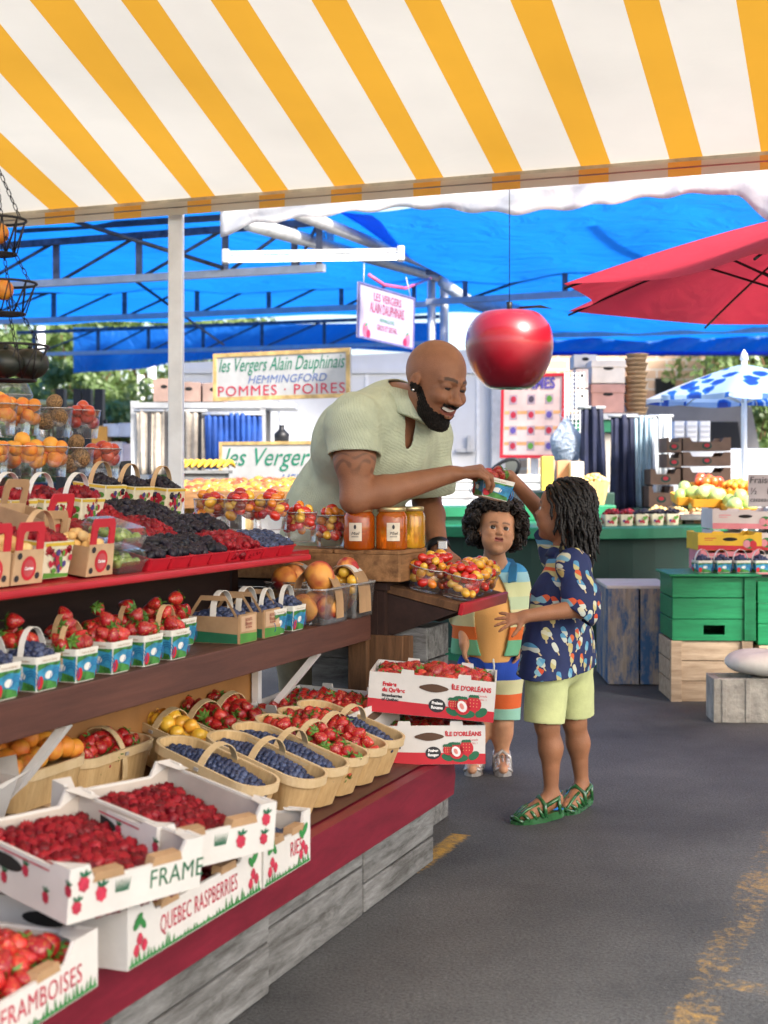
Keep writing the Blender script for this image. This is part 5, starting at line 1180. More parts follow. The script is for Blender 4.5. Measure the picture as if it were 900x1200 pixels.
# clear cups on the tilted board
for i, (x, y, k) in enumerate(((-.155, .155, 1.), (-.13, .055, 1.05), (.02, .07, 1.0), (.14, .075, .95), (.0, .18, .95))):
    M = SM(4.18, -1.292, .664) @ RX(12.6) @ T(x, y, .0145)
    cup(['cup of cherry tomatoes at the upper corner of the tilted board beside the wooden box', 'nearest cup of cherry tomatoes on the tilted board', 'cup of cherry tomatoes in the middle of the tilted board', 'cup of cherry tomatoes at the red edge nearest the small child', 'cup of cherry tomatoes at the back of the tilted board'][i], M, .046 * k, .060 * k, .072, 'cherry tomato cups on the tilted board')
    q = ['upper corner', 'nearest', 'middle', 'red edge', 'back'][i]
    fill_cup('cherry_tomato', M, .058 * k, .066, .034, f'cherry tomato in the {q} cup on the tilted board', f'cherry tomatoes in the {q} cup of the board')
# loose papers and price card
m = MB(); m.box((0, 0, .03), (.07, .004, .06)); m.build('slate', mat('slate', (.03, .032, .035), .6), None, SL(s_at(162, -2.1), .52, 10, .07) @ RX(-12))
o = bpy.data.objects['slate']; o.name = 'price_slate'; prop(o, 'small black price slate standing behind the fruit printed baskets', 'price slate')
# ================================================================== hanging wire baskets at the left
IRON = mat('black_iron', (.015, .015, .017), .45, .1, metal=.4)
def wire_basket(label, M, r, h, fruits):
    o = thing('wire_basket', label, 'basket', M, 'hanging wire baskets')
    m = MB(); m.tube([(r * math.cos(a), r * math.sin(a), h) for a in [2 * PI * i / 32 for i in range(32)]], .003, 6, 0, None, True); m.build('rim', IRON, o)
    m = MB(); b = r * .66
    m.tube([(b * math.cos(a), b * math.sin(a), 0) for a in [2 * PI * i / 28 for i in range(28)]], .0025, 5, 0, None, True)
    n = 11
    for i in range(n):
        for d in (1, -1):
            a0 = 2 * PI * i / n; a1 = a0 + d * PI / n
            m.tube([(r * math.cos(a0), r * math.sin(a0), h), (b * math.cos(a1), b * math.sin(a1), 0)], .0016, 4)
    for k in range(-2, 3):
        y = b * k / 3; x = math.sqrt(b * b - y * y); m.tube([(-x, y, 0), (x, y, 0)], .0016, 4)
    m.build('wire_bowl', IRON, o)
    for kd, n_, lab, grp in fruits:
        heap(kd, M, 1.35 * b, 1.35 * b, RAD[kd] + .004, .02, lab, grp, layers=1, rnd=True, tight=1.9)
    return o
YB = 3.05
for i, (px, yt, yb, rpx, fr_) in enumerate(((-3, 258, 298, 33, [('apricot', 0, 'apricot in the top hanging wire basket', 'apricots in the top wire basket')]), (4, 332, 368, 38, [('apricot', 0, 'orange apricot in the middle hanging wire basket', 'apricots in the middle wire basket')]), (12, 406, 446, 44, []))):
    p = P(px, yb, YB); r = rpx * YB / F; h = (yb - yt) * YB / F
    wire_basket(['smallest hanging wire basket at the top of the chain', 'middle hanging wire basket of apricots on the chain', 'lowest hanging wire basket holding dark squashes'][i], T(p), r, h, fr_)
    m = MB(); q = P((-3, 4, 12)[i], yt, YB); up = P((-6, -1, 5)[i], (188, 262, 336)[i], YB)
    ch_ = thing('hanging_chain', ['chain above the smallest wire basket', 'chain between the top and middle wire baskets', 'chain between the middle and lowest wire baskets'][i], 'chain')
    for e, ang in enumerate((-25, 95, 215)):
        a = q + Vector((r * math.cos(math.radians(ang)), r * math.sin(math.radians(ang)), 0)); L_ = (up - a).length; n = int(L_ / .016); d = (up - a) / n
        m = MB(); sd_ = d.cross(Vector((.3, .8, .1))).normalized() * .0035; fw = d.cross(sd_).normalized() * .0035
        for k in range(n):
            c = a + d * (k + .5); w = sd_ if k % 2 else fw
            m.tube([c - d * .62, c - d * .3 + w, c + d * .3 + w, c + d * .62, c + d * .3 - w, c - d * .3 - w], .0013, 4, 0, None, True)
        m.build('chain_strand', IRON, ch_)
m = MB(); m.tube([P(-6, 188, YB), P(-8, 40, YB)], .003, 5); prop(m.build('hook_wire', IRON), 'thin hanging wire above the wire baskets', 'wire')
SQ = mat('squash_green', (.007, .011, .006), .45, .3, 20)
for i, (dx, dy, k) in enumerate(((-.03, 0, .048), (.036, .02, .040), (.0, -.04, .036))):
    m = MB(); rings = []
    for a in range(11):
        th = PI * a / 10; rings.append([(k * math.sin(th) * (1 + .08 * abs(math.cos(4 * ph))) * math.cos(ph), k * math.sin(th) * (1 + .08 * abs(math.cos(4 * ph))) * math.sin(ph), -k * .85 * math.cos(th)) for ph in [2 * PI * j / 24 for j in range(24)]])
    m.loft(rings); m.tube([(0, 0, k * .8), (.004, 0, k * 1.1)], .005, 6)
    prop(m.build('acorn_squash', SQ, None, T(P(12, 446, YB) + Vector((dx, dy, k * .85 + .003)))), 'dark green ribbed squash in the lowest hanging wire basket', 'squash', 'squashes in the wire basket')

# ================================================================== the big apple
AP = bpy.data.materials.new('glossy_apple'); AP.use_nodes = True; b_ = AP.node_tree.nodes['Principled BSDF']; b_.inputs['Base Color'].default_value = (.26, .003, .012, 1); b_.inputs['Roughness'].default_value = .35; b_.inputs['Coat Weight'].default_value = .6; b_.inputs['Coat Roughness'].default_value = .12
ap = thing('apple_ornament', 'huge glossy red apple ornament hanging above the man', 'ornament', T(P(597, 411, 6.6)))
R = 51 * 6.6 / F; m = MB(); rings = []
for i in range(33):
    th = PI * i / 32; u = -math.cos(th); r = math.sin(th) ** .82; r *= 1.0 + .13 * u - .05 * u * u * (u < 0)
    z = u * (1.02 - .30 * math.exp(-(r / .36) ** 2) * (1 if u > 0 else .7))
    rings.append([(R * r * (1 + (.035 * math.cos(5 * ph) * max(0, -u) ** 2)) * math.cos(ph), R * r * (1 + .035 * math.cos(5 * ph) * max(0, -u) ** 2) * math.sin(ph), R * z) for ph in [2 * PI * j / 40 for j in range(40)]])
m.loft(rings); m.build('body', AP, ap)
m = MB(); m.tube([(0, 0, R * .8), (0, 0, R * 1.02), (0, 0, R * 1.12)], [.016, .012, .015], 8); m.build('stem', IRON, ap)
m = MB(); m.add([(0, 0, R * .9), (.05, -.03, R * 1.0), (.14, -.05, R * 1.02), (.20, -.02, R * .95), (.13, .01, R * .99), (.05, .02, R * .97)], [(0, 1, 5), (1, 2, 4, 5), (2, 3, 4)]); m.build('leaf', mat('dark_green_cap', (.02, .05, .03), .5), ap)
m = MB(); m.tube([(0, 0, R * 1.1), (.0, .0, R * 1.1 + 1.1)], .002, 5); m.build('hanging_wire', IRON, ap)

# ================================================================== parasols
def parasol(name, label, M, r, rise, cloth, rims, pole_h, nrib=8, sag=.06, val=.0, top=0, mats2=None):
    """apex at the origin of M; canopy falls by rise; pole hangs down"""
    o = thing(name, label, 'parasol', M); m = MB(); n = nrib; sub = 8; rr = 10
    rings = []
    for i in range(rr + 1):
        u = i / rr; row = []
        for j in range(n * sub):
            f = (j % sub) / sub; a = 2 * PI * j / (n * sub); ci = math.cos(PI / n) / math.cos((f - .5) * 2 * PI / n)   # straight edge between ribs
            sc = 1 - (.10 * math.sin(PI * f)) * u ** 3
            row.append((r * u * ci / math.cos(PI / n) * math.cos(PI / n) * sc * math.cos(a), r * u * ci * sc * math.sin(a), -rise * (u ** 1.25) - sag * math.sin(PI * f) * u * (1 - .3 * u)))
        rings.append(row)
    m.loft(rings); c = m.build('canopy', cloth, o)
    if val:
        m = MB(); m.loft([rings[-1], [(x * 1.004, y * 1.004, z - val * (1 + .25 * math.sin(7 * k))) for k, (x, y, z) in enumerate(rings[-1])]]); m.build('valance', cloth, o)
    for k in range(n):
        a = 2 * PI * k / n; m = MB(); m.tube([(r * u * math.cos(a), r * u * math.sin(a), -rise * u ** 1.25 - .02) for u in [i / 8 for i in range(9)]], .006, 5); m.build('rib', rims, o)
        m = MB(); m.tube([(r * .52 * math.cos(a), r * .52 * math.sin(a), -rise * .52 ** 1.25 - .025), (.03 * math.cos(a), .03 * math.sin(a), -rise * 1.15)], .006, 5); m.build('strut', rims, o)
    m = MB(); m.tube([(0, 0, .05), (0, 0, -pole_h)], .02, 10); m.build('pole', rims, o)
    if top: m = MB(); m.lathe([(r * .22, -rise * .12 + top), (r * .14, top * 1.3), (.02, top * 1.7), (.001, top * 1.75)], 16); m.build('vent', cloth, o)
    m = MB(); m.lathe([(.0, .02), (.03, .03), (.022, .07), (.001, .1)], 10); m.build('finial', rims, o)
    return o
RCL = cloth_mat('red_parasol_cloth', (.66, .04, .07), .42, wr=.15, wscale=2)
c = P(985, 246, 6.3); rp = (985 - 640) * 6.3 / F
parasol('red_parasol', 'large plain red parasol reaching in beside the right blue roof', T(c + Vector((0, .0, .01))) @ RY(0) @ RZ(14), rp, .38, RCL, IRON, c.z - .0, 8, .03, 0, .045)
def floral():
    m = cloth_mat('floral_cloth', (.40, .56, .80), .45); nt = m.node_tree; N = nt.nodes; L = nt.links
    tc = N.new('ShaderNodeTexCoord'); mp = N.new('ShaderNodeMapping'); mp.inputs['Scale'].default_value = (1, 1, 0); L.new(tc.outputs['Object'], mp.inputs[0])
    v = N.new('ShaderNodeTexVoronoi'); v.inputs['Scale'].default_value = 8.5; L.new(mp.outputs[0], v.inputs['Vector'])
    n = N.new('ShaderNodeTexNoise'); n.inputs['Scale'].default_value = 24; L.new(mp.outputs[0], n.inputs[0])
    a = N.new('ShaderNodeMath'); a.operation = 'MULTIPLY_ADD'; a.inputs[1].default_value = .35; L.new(n.outputs['Fac'], a.inputs[0]); L.new(v.outputs['Distance'], a.inputs[2])
    cr = ramp(N, [(0, (.01, .06, .38)), (.52, (.02, .14, .55)), (.62, (.40, .56, .80))]); L.new(a.outputs[0], cr.inputs[0])
    # every other panel pale
    sp = N.new('ShaderNodeSeparateXYZ'); L.new(tc.outputs['Object'], sp.inputs[0]); at = N.new('ShaderNodeMath'); at.operation = 'ARCTAN2'; L.new(sp.outputs[1], at.inputs[0]); L.new(sp.outputs[0], at.inputs[1])
    pp = N.new('ShaderNodeMath'); pp.operation = 'COMPARE'; pp.inputs[1].default_value = -1.178; pp.inputs[2].default_value = .39; L.new(at.outputs[0], pp.inputs[0])
    mx = N.new('ShaderNodeMix'); mx.data_type = 'RGBA'; L.new(pp.outputs[0], mx.inputs[0]); L.new(cr.outputs[0], mx.inputs[6]); mx.inputs[7].default_value = (.78, .80, .84, 1)
    for q in N:
        if q.type in ('BSDF_DIFFUSE', 'BSDF_TRANSLUCENT'): L.new(mx.outputs[2], q.inputs[0])
    return m
c = P(872, 427, 9.5)
parasol('floral_parasol', 'blue flowered parasol with a pale panel behind the green apples', T(c) @ RZ(-112), 115 * 9.5 / F, .22, floral(), WHITE_M, c.z, 8, .01, .03)

# ================================================================== left background
WALLM = mat('white_panel', (.58, .59, .60), .55, .04, 2, bump=.03)
wl_ = thing('white_partition_wall', 'white panelled wall behind the orchard signs', 'wall'); YW = 12.6
a, b2 = P(214, 425, YW), P(592, 408, YW)
m = MB(); m.prism([(a.x, 0), (b2.x, 0), (b2.x, b2.z), (a.x, a.z)], YW, YW + .12); m.build('panel_sheet', WALLM, wl_)
for px in (250, 330, 430, 515, 560):
    m = MB(); x = P(px, 0, YW).x; m.box((x, YW - .006, 1.0), (.03, .012, 2.0)); m.build('batten', mat('batten_white', (.70, .71, .72), .5, .05), wl_)
m = MB(); m.box(((a.x + b2.x) / 2, YW - .012, 2.0), (b2.x - a.x, .024, .05)); m.build('rail', WALLM, wl_)
m = MB(); x = P(581, 0, YW).x; m.box((x, YW - .05, 1.05), (.10, .10, 2.1), 0, None, .01); m.build('corner_post', mat('grey_post', (.45, .46, .48), .5, .08), wl_)
m = MB(); m.box((P(545, 0, YW).x, YW - .03, P(0, 528, YW).z), (.16, .03, .03)); m.box((P(549, 0, YW).x, YW - .035, P(0, 520, YW).z), (.03, .04, .14)); m.build('latch', GREY_M, wl_)
# rack with cartons and curtains
YR = 11.4
rk2 = thing('storage_rack', 'grey steel rack with cartons on top and curtains below', 'rack')
for px in (157, 308):
    for dy in (0, .5):
        m = MB(); p = P(px, 440 if px > 200 else 470, YR); m.box((p.x, YR + dy, p.z / 2), (.045, .045, p.z)); m.build('upright', GREY_M, rk2)
m = MB(); p = P(157, 475, YR); q = P(345, 475, YR); m.box(((p.x + q.x) / 2, YR + .25, p.z), (q.x - p.x, .56, .045)); m.build('shelf', GREY_M, rk2)
CTN = mat('dusty_carton', (.40, .27, .22), .8, .1, 6)
def plain_carton(label, M, w, d, h, m_=CTN, group=None, slot=True, lid=False):
    o = thing('cardboard_box', label, 'box', M, group)
    b = MB(); b.box((0, 0, h / 2), (w, d, h), 0, None, .004); b.build('body', m_, o)
    if slot: b = MB(); b.plate(blob(0, h * .66, min(.05, w * .16), .016, 14), 0, None, -d / 2 - .0015); b.build('hand_hole', SLOT, o)
    b = MB(); b.box((0, 0, h + .003), (.05, d * .98, .003)); b.build('tape', mat('tape_tan', (.5, .36, .22), .4), o)
    if lid: b = MB(); b.box((0, 0, h * .86), (w + .014, d + .014, h * .30), 0, None, .004); b.build('lid', m_, o)
    return o
for i, (x0, x1, y0) in enumerate(((178, 205, 447), (206, 235, 451), (236, 262, 452))):
    a, b = P(x0, 474, YR), P(x1, y0, YR); plain_carton(['dusty brown carton on the rack nearest the white post', 'dusty brown carton in the middle of the rack top', 'dusty brown carton on the rack beside the long sign'][i], T((a.x + b.x) / 2, YR + .2, a.z + .023), b.x - a.x - .01, .34, b.z - a.z, CTN, 'cartons on the rack')
def curtain(label, px0, px1, y0, y1, Y, m_, waves, amp=.02, name='curtain', flare=1.0, group=None):
    o = thing(name, label, 'curtain', T(P((px0 + px1) / 2, y1, Y))); w = (px1 - px0) * Y / F; h = (y1 - y0) * Y / F; n = waves * 10; G = []
    for i in range(n + 1):
        u = i / n - .5; ph = 2 * PI * waves * (i / n)
        G.append([(u * w * (1 + (flare - 1) * (1 - v)) + .006 * math.sin(ph * 2 + v * 3), amp * math.sin(ph + .6 * math.sin(v * 3)) * (.5 + .5 * (1 - v)) + .01 * math.sin(u * 9 + v * 4), h * v) for v in [k / 8 for k in range(9)]])
    m = MB(); m.loft(G, closed=False); c = m.build('fabric', m_, o); md = c.modifiers.new('thick', 'SOLIDIFY'); md.thickness = .004
    m = MB(); m.tube([(-w / 2 - .02, 0, h - .01), (w / 2 + .02, 0, h - .01)], .012, 6); m.build('rail', GREY_M, o)
    return o
def striped_fabric():
    m = mat('striped_fabric', (.46, .40, .33), .85, .1, 20); nt = m.node_tree; N = nt.nodes; L = nt.links; tc = N.new('ShaderNodeTexCoord'); sp = N.new('ShaderNodeSeparateXYZ'); L.new(tc.outputs['Object'], sp.inputs[0])
    b = N['Principled BSDF']; src = b.inputs['Base Color'].links[0].from_socket
    mm = N.new('ShaderNodeMath'); mm.operation = 'MULTIPLY'; mm.inputs[1].default_value = 7.5; L.new(sp.outputs[0], mm.inputs[0]); fr2 = N.new('ShaderNodeMath'); fr2.operation = 'FRACT'; L.new(mm.outputs[0], fr2.inputs[0])
    cr = ramp(N, [(0, (0, 0, 0)), (.62, (1, 1, 1)), (.86, (0, 0, 0))]); L.new(fr2.outputs[0], cr.inputs[0]); g = N.new('ShaderNodeMath'); g.operation = 'GREATER_THAN'; g.inputs[1].default_value = .36; L.new(sp.outputs[2], g.inputs[0])
    ad = N.new('ShaderNodeMath'); ad.operation = 'MAXIMUM'; L.new(cr.outputs[0], ad.inputs[0]); ad.inputs[1].default_value = 0
    mx = N.new('ShaderNodeMix'); mx.data_type = 'RGBA'; L.new(ad.outputs[0], mx.inputs[0]); L.new(src, mx.inputs[6]); mx.inputs[7].default_value = (.04, .038, .04, 1); L.new(mx.outputs[2], b.inputs['Base Color'])
    return m
curtain('beige curtain with dark stripes hanging from the rack', 160, 240, 480, 556, YR - .06, striped_fabric(), 9, .014)
curtain('bright blue curtain hanging from the rack', 240, 306, 484, 550, YR - .08, mat('blue_fabric', (.012, .07, .33), .7, .15, 8), 10, .012)
# fruit stand in the middle distance behind the berry display
YF = 7.6
fs = thing('fruit_stand', 'fruit stand heaped with apples behind the berry display', 'stand', T(P(300, 0, YF).x, YF, 0))
m = MB(); m.box((0, .4, .915), (1.3, .95, .03), 0, T(0, 0, .0)); m.build('table_top', GREYWOOD, fs)
m = MB(); m.box((0, -.085, .935), (1.3, .02, .09)); m.build('front_rail', WARMW, fs)
for x in (-.6, .6):
    for y in (0, .8):
        m = MB(); m.box((x, y, .449), (.06, .06, .897)); m.build('leg', GREYWOOD, fs)
heap('apple', T(P(300, 0, YF).x, YF + .38, 0), 1.28, .86, .962, .05, 'red and yellow apple heaped on the stand behind the berry display', 'apples on the fruit stand', bias=.03, tight=1.75)
o = thing('banana_tray', 'tray of yellow bananas behind the white post', 'tray', T(P(238, 553, 8.9).x, 8.9, P(238, 553, 8.9).z))
m = MB(); m.box((0, 0, .0), (.34, .26, .02)); m.build('tray', GREYWOOD, o)
BAN = mat('banana_yellow', (.74, .44, .03), .5, .1, 20)
for i in range(8):
    x = -.14 + .04 * i; m = MB(); m.tube([(x + .05 * k / 8, -.1 + .19 * k / 8, .028 + .035 * math.sin(PI * k / 8)) for k in range(9)], [.004, .012, .016, .018, .018, .018, .016, .012, .005], 8); m.build('banana', BAN, o)
m = MB(); m.box((0, .0, -.35), (.30, .22, .68)); m.build('stand', GREYWOOD, o)
BAG = cloth_mat('thin_white_bag', (.75, .78, .82), .4, wr=.9, wscale=9)
def bag(label, M, w, h, m_=BAG, seed=1, group=None):
    r = random.Random(seed); o = thing('plastic_bag', label, 'bag', M, group); rings = []
    for i in range(13):
        v = i / 12; rr = w / 2 * (min(1, .62 + v * 1.2) if v < .55 else 1 - .84 * ((v - .55) / .45) ** .8)
        rings.append([(rr * (1 + .12 * math.sin(3 * a + 5 * v) + .06 * math.sin(7 * a + 9 * v)) * math.cos(a), .6 * rr * (1 + .1 * math.sin(4 * a + 2)) * math.sin(a), h * v) for a in [2 * PI * k / 28 for k in range(28)]])
    m = MB(); m.loft(rings, 0, None, True, True, False); m.build('body', m_, o)
    m = MB()
    for s in (-1, 1): m.ribbon([(s * .014, 0, h * .96), (s * .05, .01, h * 1.08), (s * .02, .01, h * 1.22), (0, 0, h * 1.3)], .02, .002, (0, 1, 0))
    m.build('handles', m_, o); return o
for i, px in enumerate((236, 256)):
    p = P(px, 574, 8.2); bag(['white plastic bag beside the bananas', 'white plastic bag beside the lower orchard sign'][i], T(p.x, 8.2, .86), .11, .13, BAG, i)
bs = thing('bag_table', 'small grey table under the white plastic bags', 'table', T(P(246, 0, 8.2).x, 8.2, 0))
m = MB(); m.box((0, .1, .845), (.35, .3, .025)); m.build('table_top', GREYWOOD, bs)
for x in (-.14, .14): m = MB(); m.box((x, .1, .416), (.05, .2, .83)); m.build('leg', GREYWOOD, bs)
p = P(330, 517, 9.75); m = MB(); m.lathe([(.001, 0), (.05, 0), (.052, .05), (.03, .07), (.018, .085), (.018, .11), (.001, .11)], 14)
jug = thing('black_jug', 'small black jug standing above the lower orchard sign', 'jug', T(p.x, 9.75, p.z)); m.build('body', IRON, jug); m = MB(); m.box((0, .0, -.4), (.3, .2, .79)); m.build('pedestal', WALLM, jug)
for s_, q in ((2.46, 'kraft box under the splint basket of apricots'), (2.17, 'kraft box under the paper lined carton of peaches')): plain_carton(q, RP(s_, .46, 0, .002), .22, .15, .064, KRAFT, None, False)
# forklift
fk = thing('forklift', 'dark forklift with tall masts behind the fruit cups', 'forklift', T(P(85, 0, 15).x, 15, 0))
for px in (72, 92, 103, 117):
    m = MB(); x = P(px, 0, 15).x - P(85, 0, 15).x; m.box((x, 0, (P(0, 457, 15).z) / 2 + .06), (.085, .14, P(0, 457, 15).z - .1)); m.build('mast', IRON, fk)
m = MB(); m.box((.1, .05, 1.62), (.5, .08, .09)); m.box((.1, .05, .7), (.5, .08, .09)); m.build('cross_member', IRON, fk)
m = MB(); m.box((-.42, .9, 1.86), (.75, 1.2, .06), 0, None, .015); m.build('overhead_guard', mat('guard_yellow', (.6, .50, .2), .5, .1), fk)
m = MB(); m.box((-.3, 1.1, .62), (1.0, 1.7, .75), 0, None, .05); m.build('body', IRON, fk)
for x in (-.7, .15):
    m = MB(); m.box((x, .5, 1.4), (.05, .05, .9)); m.build('guard_post', IRON, fk)
for x in (-.75, .2):
    for y in (.4, 1.7):
        m = MB(); m.lathe([(.001, -.09), (.26, -.09), (.28, -.05), (.28, .05), (.26, .09), (.001, .09)], 20, 0, T(x, y, .28) @ RY(90)); m.build('wheel', IRON, fk)
for i, (px, y0, y1, c) in enumerate(((120, 500, 530, (.70, .32, .05)), (133, 497, 512, (.5, .54, .6)), (150, 496, 512, (.55, .58, .62)), (137, 518, 543, (.68, .62, .60)), (154, 520, 548, (.66, .55, .55)))):
    a, b = P(px - 10, y1, 13.5), P(px + 8, y0, 13.5); plain_carton(['orange carton far behind the plums', 'pale blue carton in the far stack behind the plums', 'pale grey carton at the top of the far stack', 'white carton under the pale blue one far behind the plums', 'pinkish white carton at the bottom of the far stack'][i], T((a.x + b.x) / 2, 13.5 + .02 * i, a.z), b.x - a.x, .2, b.z - a.z, mat('far_carton' + str(i), c, .7, .1, 8), None, False)
ft = thing('far_table', 'low pale table under the far stack of cartons', 'table', T(P(140, 0, 13.5).x, 13.6, 0)); zt = P(0, 549, 13.5).z
m = MB(); m.box((0, 0, zt - .02), (.7, .5, .03)); m.build('table_top', GREYWOOD, ft); m = MB(); m.box((0, 0, (zt - .036) / 2), (.6, .4, zt - .036)); m.build('cabinet', WALLM, ft)

# ================================================================== right background
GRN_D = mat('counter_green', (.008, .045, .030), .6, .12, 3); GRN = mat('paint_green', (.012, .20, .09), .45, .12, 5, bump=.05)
BC = Vector((1.11, 8.85, 0)); RB = 1.02
rc = thing('round_counter', 'big round green counter with a dark green skirt', 'counter', T(BC))
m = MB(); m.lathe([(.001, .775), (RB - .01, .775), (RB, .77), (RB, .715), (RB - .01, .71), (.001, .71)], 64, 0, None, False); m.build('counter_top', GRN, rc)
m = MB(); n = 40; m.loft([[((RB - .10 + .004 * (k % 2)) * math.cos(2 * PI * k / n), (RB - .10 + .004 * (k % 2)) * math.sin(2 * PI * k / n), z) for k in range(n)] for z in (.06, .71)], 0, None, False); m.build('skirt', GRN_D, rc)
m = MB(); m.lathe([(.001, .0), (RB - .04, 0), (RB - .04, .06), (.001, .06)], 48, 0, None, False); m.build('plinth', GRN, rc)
st2 = thing('upper_tier', 'small raised green tier on the round counter', 'tier', T(BC.x - .02, BC.y + .45, .775))
m = MB(); m.box((0, 0, .05), (.8, .34, .1), 0, None, .008); m.build('block', GRN, st2)
def punnet(label, M, w, h, m_, group, kind, fl, grp):
    tub_ = thing('berry_punnet', label, 'punnet', M, group); m = MB(); tubshell(m, w * .82, w * .7, w, w * .85, h, .006, .008, .003, 0, 3); m.build('body', m_, tub_)
    if m_ is PWH:
        m = MB(); r = random.Random(2)
        for q in range(4):
            for k in range(9): m.plate(blob(r.uniform(-.3, .3) * w, h * r.uniform(.2, .8), .009, .008, 7), r.choice([0, 1, 2, 0]), RZ(90 * q), -w * (.47 if q % 2 == 0 else .54) - .0006 * k)
        m.build('fruit_print', [PRED, PPUR, PGRN], tub_)
    if kind: heap(kind, M, w * .9, w * .78, h, .02, fl, grp, layers=1, scale=1.)
PT = mat('tan_punnet', (.60, .40, .26), .7, .1, 14)
_k = 0
for r_ in range(2):
    for i in range(5):
        px = 714 + 18 * i + 5 * r_; Y = 8.12 + .16 * r_ + .05 * i; x = P(px, 0, Y).x
        if (Vector((x, Y, 0)) - BC).length > RB - .1: continue
        _k += 1; punnet(f'fruit printed punnet on the round counter, {["front", "back"][r_]} row place {["one", "two", "three", "four", "five"][i]} from the child', T(x, Y, .776) @ RZ(15), .085, .065, PWH, 'fruit printed punnets on the counter', 'raspberry' if i < 2 else 'blackberry', f'{"raspberry" if i < 2 else "blackberry"} in the {["front", "back"][r_]} row counter punnet {["one", "two", "three", "four", "five"][i]}', f'berries in counter punnet {r_} {i}')
for r_ in range(3):
    for i in range(4):
        px = 775 + 21 * i - 3 * r_; Y = 8.55 + .13 * r_; x = P(px, 0, Y).x
        if (Vector((x, Y, 0)) - BC).length > RB - .08: continue
        punnet(f'tan punnet of ground cherries on the round counter, {["front", "middle", "back"][r_]} row place {["one", "two", "three", "four"][i]}', T(x, Y, .776) @ RZ(10), .10, .072, PT, 'tan punnets on the counter', 'ground_cherry', f'ground cherry in the {["front", "middle", "back"][r_]} row tan punnet {["one", "two", "three", "four"][i]}', f'ground cherries in tan punnet {r_} {i}')
p = P(705, 565, 8.9); bg_ = thing('tan_basket', 'tan basket of nuts beside the navy apron', 'basket', T(p.x, 9.25, .876)); m = MB(); tubshell(m, .13, .11, .2, .16, .15, .02, .03, .006); m.build('shell', SPL, bg_); heap('ground_cherry', T(p.x, 9.25, .876), .19, .15, .15, .04, 'tan nut in the basket beside the navy apron', 'nuts in the tan basket', scale=1.4)
# green bin and white chest behind the small child
gb = thing('green_bin', 'green plastic bin behind the small child', 'bin', T(P(548, 0, 8.6).x, 8.75, 0)); GBM = mat('bin_green', (.010, .12, .065), .45, .12, 4)
m = MB(); tubshell(m, .40, .44, .52, .56, .84, .05, .05, .02, 0, 4); m.build('body', GBM, gb)
m = MB(); m.loft([[(x, y, z) for x, y in rrect(.56, .6, .05, 4)] for z in (.82, .875)], 0, None, False, True, True); m.build('lid', GRN, gb)
for x in (-.2, .2): m = MB(); m.lathe([(.001, -.03), (.09, -.03), (.09, .03), (.001, .03)], 16, 0, T(x, .24, .09) @ RY(90)); m.build('wheel', IRON, gb)
wc = thing('white_chest', 'low white chest with grooved front under the product poster', 'chest', T(P(570, 0, 10.6).x, 10.6, 0)); z1 = P(0, 556, 10.6).z
m = MB(); m.box((0, .3, z1 / 2), (1.0, .6, z1), 0, None, .01); m.build('body', WALLM, wc)
for k in range(6): m = MB(); m.box((0, -.004, z1 - .05 - .06 * k), (.98, .01, .012)); m.build('groove_strip', mat('groove_grey', (.5, .5, .5), .6, .05), wc)
m = MB(); m.tube([P(588 + 16 * math.sin(a) * .8, 556 - 18 * max(0, math.sin(a)) * 1 + 0, 10.4) + Vector((.1 * math.cos(a), 0, 0)) for a in [PI * k / 12 for k in range(13)]], .014, 6); prop(m.build('black_cable', IRON), 'black cable looped on the white chest', 'cable')
oc = thing('ice_cream_ornament', 'green and yellow ice cream shaped cup beside the honey jars', 'ornament', T(P(509, 600, 8.45).x, 8.6, .8765)); CUPY = mat('cup_yellow', (.72, .40, .03), .5, .06); SCG = mat('scoop_green', (.50, .62, .18), .6, .1)
m = MB(); m.lathe([(.001, 0), (.030, 0), (.045, .07), (.052, .07), (.054, .09), (.001, .09)], 18); m.build('cup', CUPY, oc); m = MB(); m.sphere((0, 0, .115), (.052, .052, .045), 0, None, 16, 10); m.build('scoop', SCG, oc)
# poster board
M, w, h = board_frame(P(588, 442, 10.9), P(664, 434, 10.6), P(660, 540, 10.6), P(586, 534, 10.9)); po_ = thing('product_poster', 'red edged poster with rows of fruit pictures and the heading POMMES', 'poster', M)
m = MB(); m.box((0, .01, 0), (w, .02, h)); m.build('board', mat('poster_pink', (.72, .52, .48), .6, .12, 3), po_); m = MB()
for sx in (-1, 1): m.box((sx * (w / 2 - .012), -.002, 0), (.024, .01, h - .05))
for sz in (-1, 1): m.box((0, -.002, sz * (h / 2 - .012)), (w, .01, .024))
m.build('border', CRED, po_); m = MB(); r = random.Random(8)
add_text(m, 'POMMES', 0, h * .38, .115, 0, None, -.004, bold=.004, sx=.85)
for j in range(4):
    m.plate([(-w * .44, h * (.24 - .185 * j) + .005), (w * .44, h * (.24 - .185 * j) + .005), (w * .44, h * (.24 - .185 * j) - .02), (-w * .44, h * (.24 - .185 * j) - .02)], 3, None, -.001) if j else None
    for i in range(3):
        x, z = (-.30 + .28 * i) * w, h * (.20 - .185 * j); m.plate([(x - .033, z - .036), (x + .033, z - .036), (x + .033, z + .036), (x - .033, z + .036)], 4, None, -.002); m.plate(blob(x, z, .024, .026, 12), r.choice([0, 1, 2, 5]), None, -.003)
m.build('print', [mat('poster_purple', (.10, .07, .30), .6), PRED, mat('poster_dark', (.09, .06, .09), .6), mat('poster_orange', (.72, .36, .15), .6), mat('poster_cell', (.45, .33, .38), .6), PGRN], po_)
m = MB(); m.box((0, .05, -h / 2 - .25), (.05, .04, .62)); m.build('leg', GREY_M, po_)
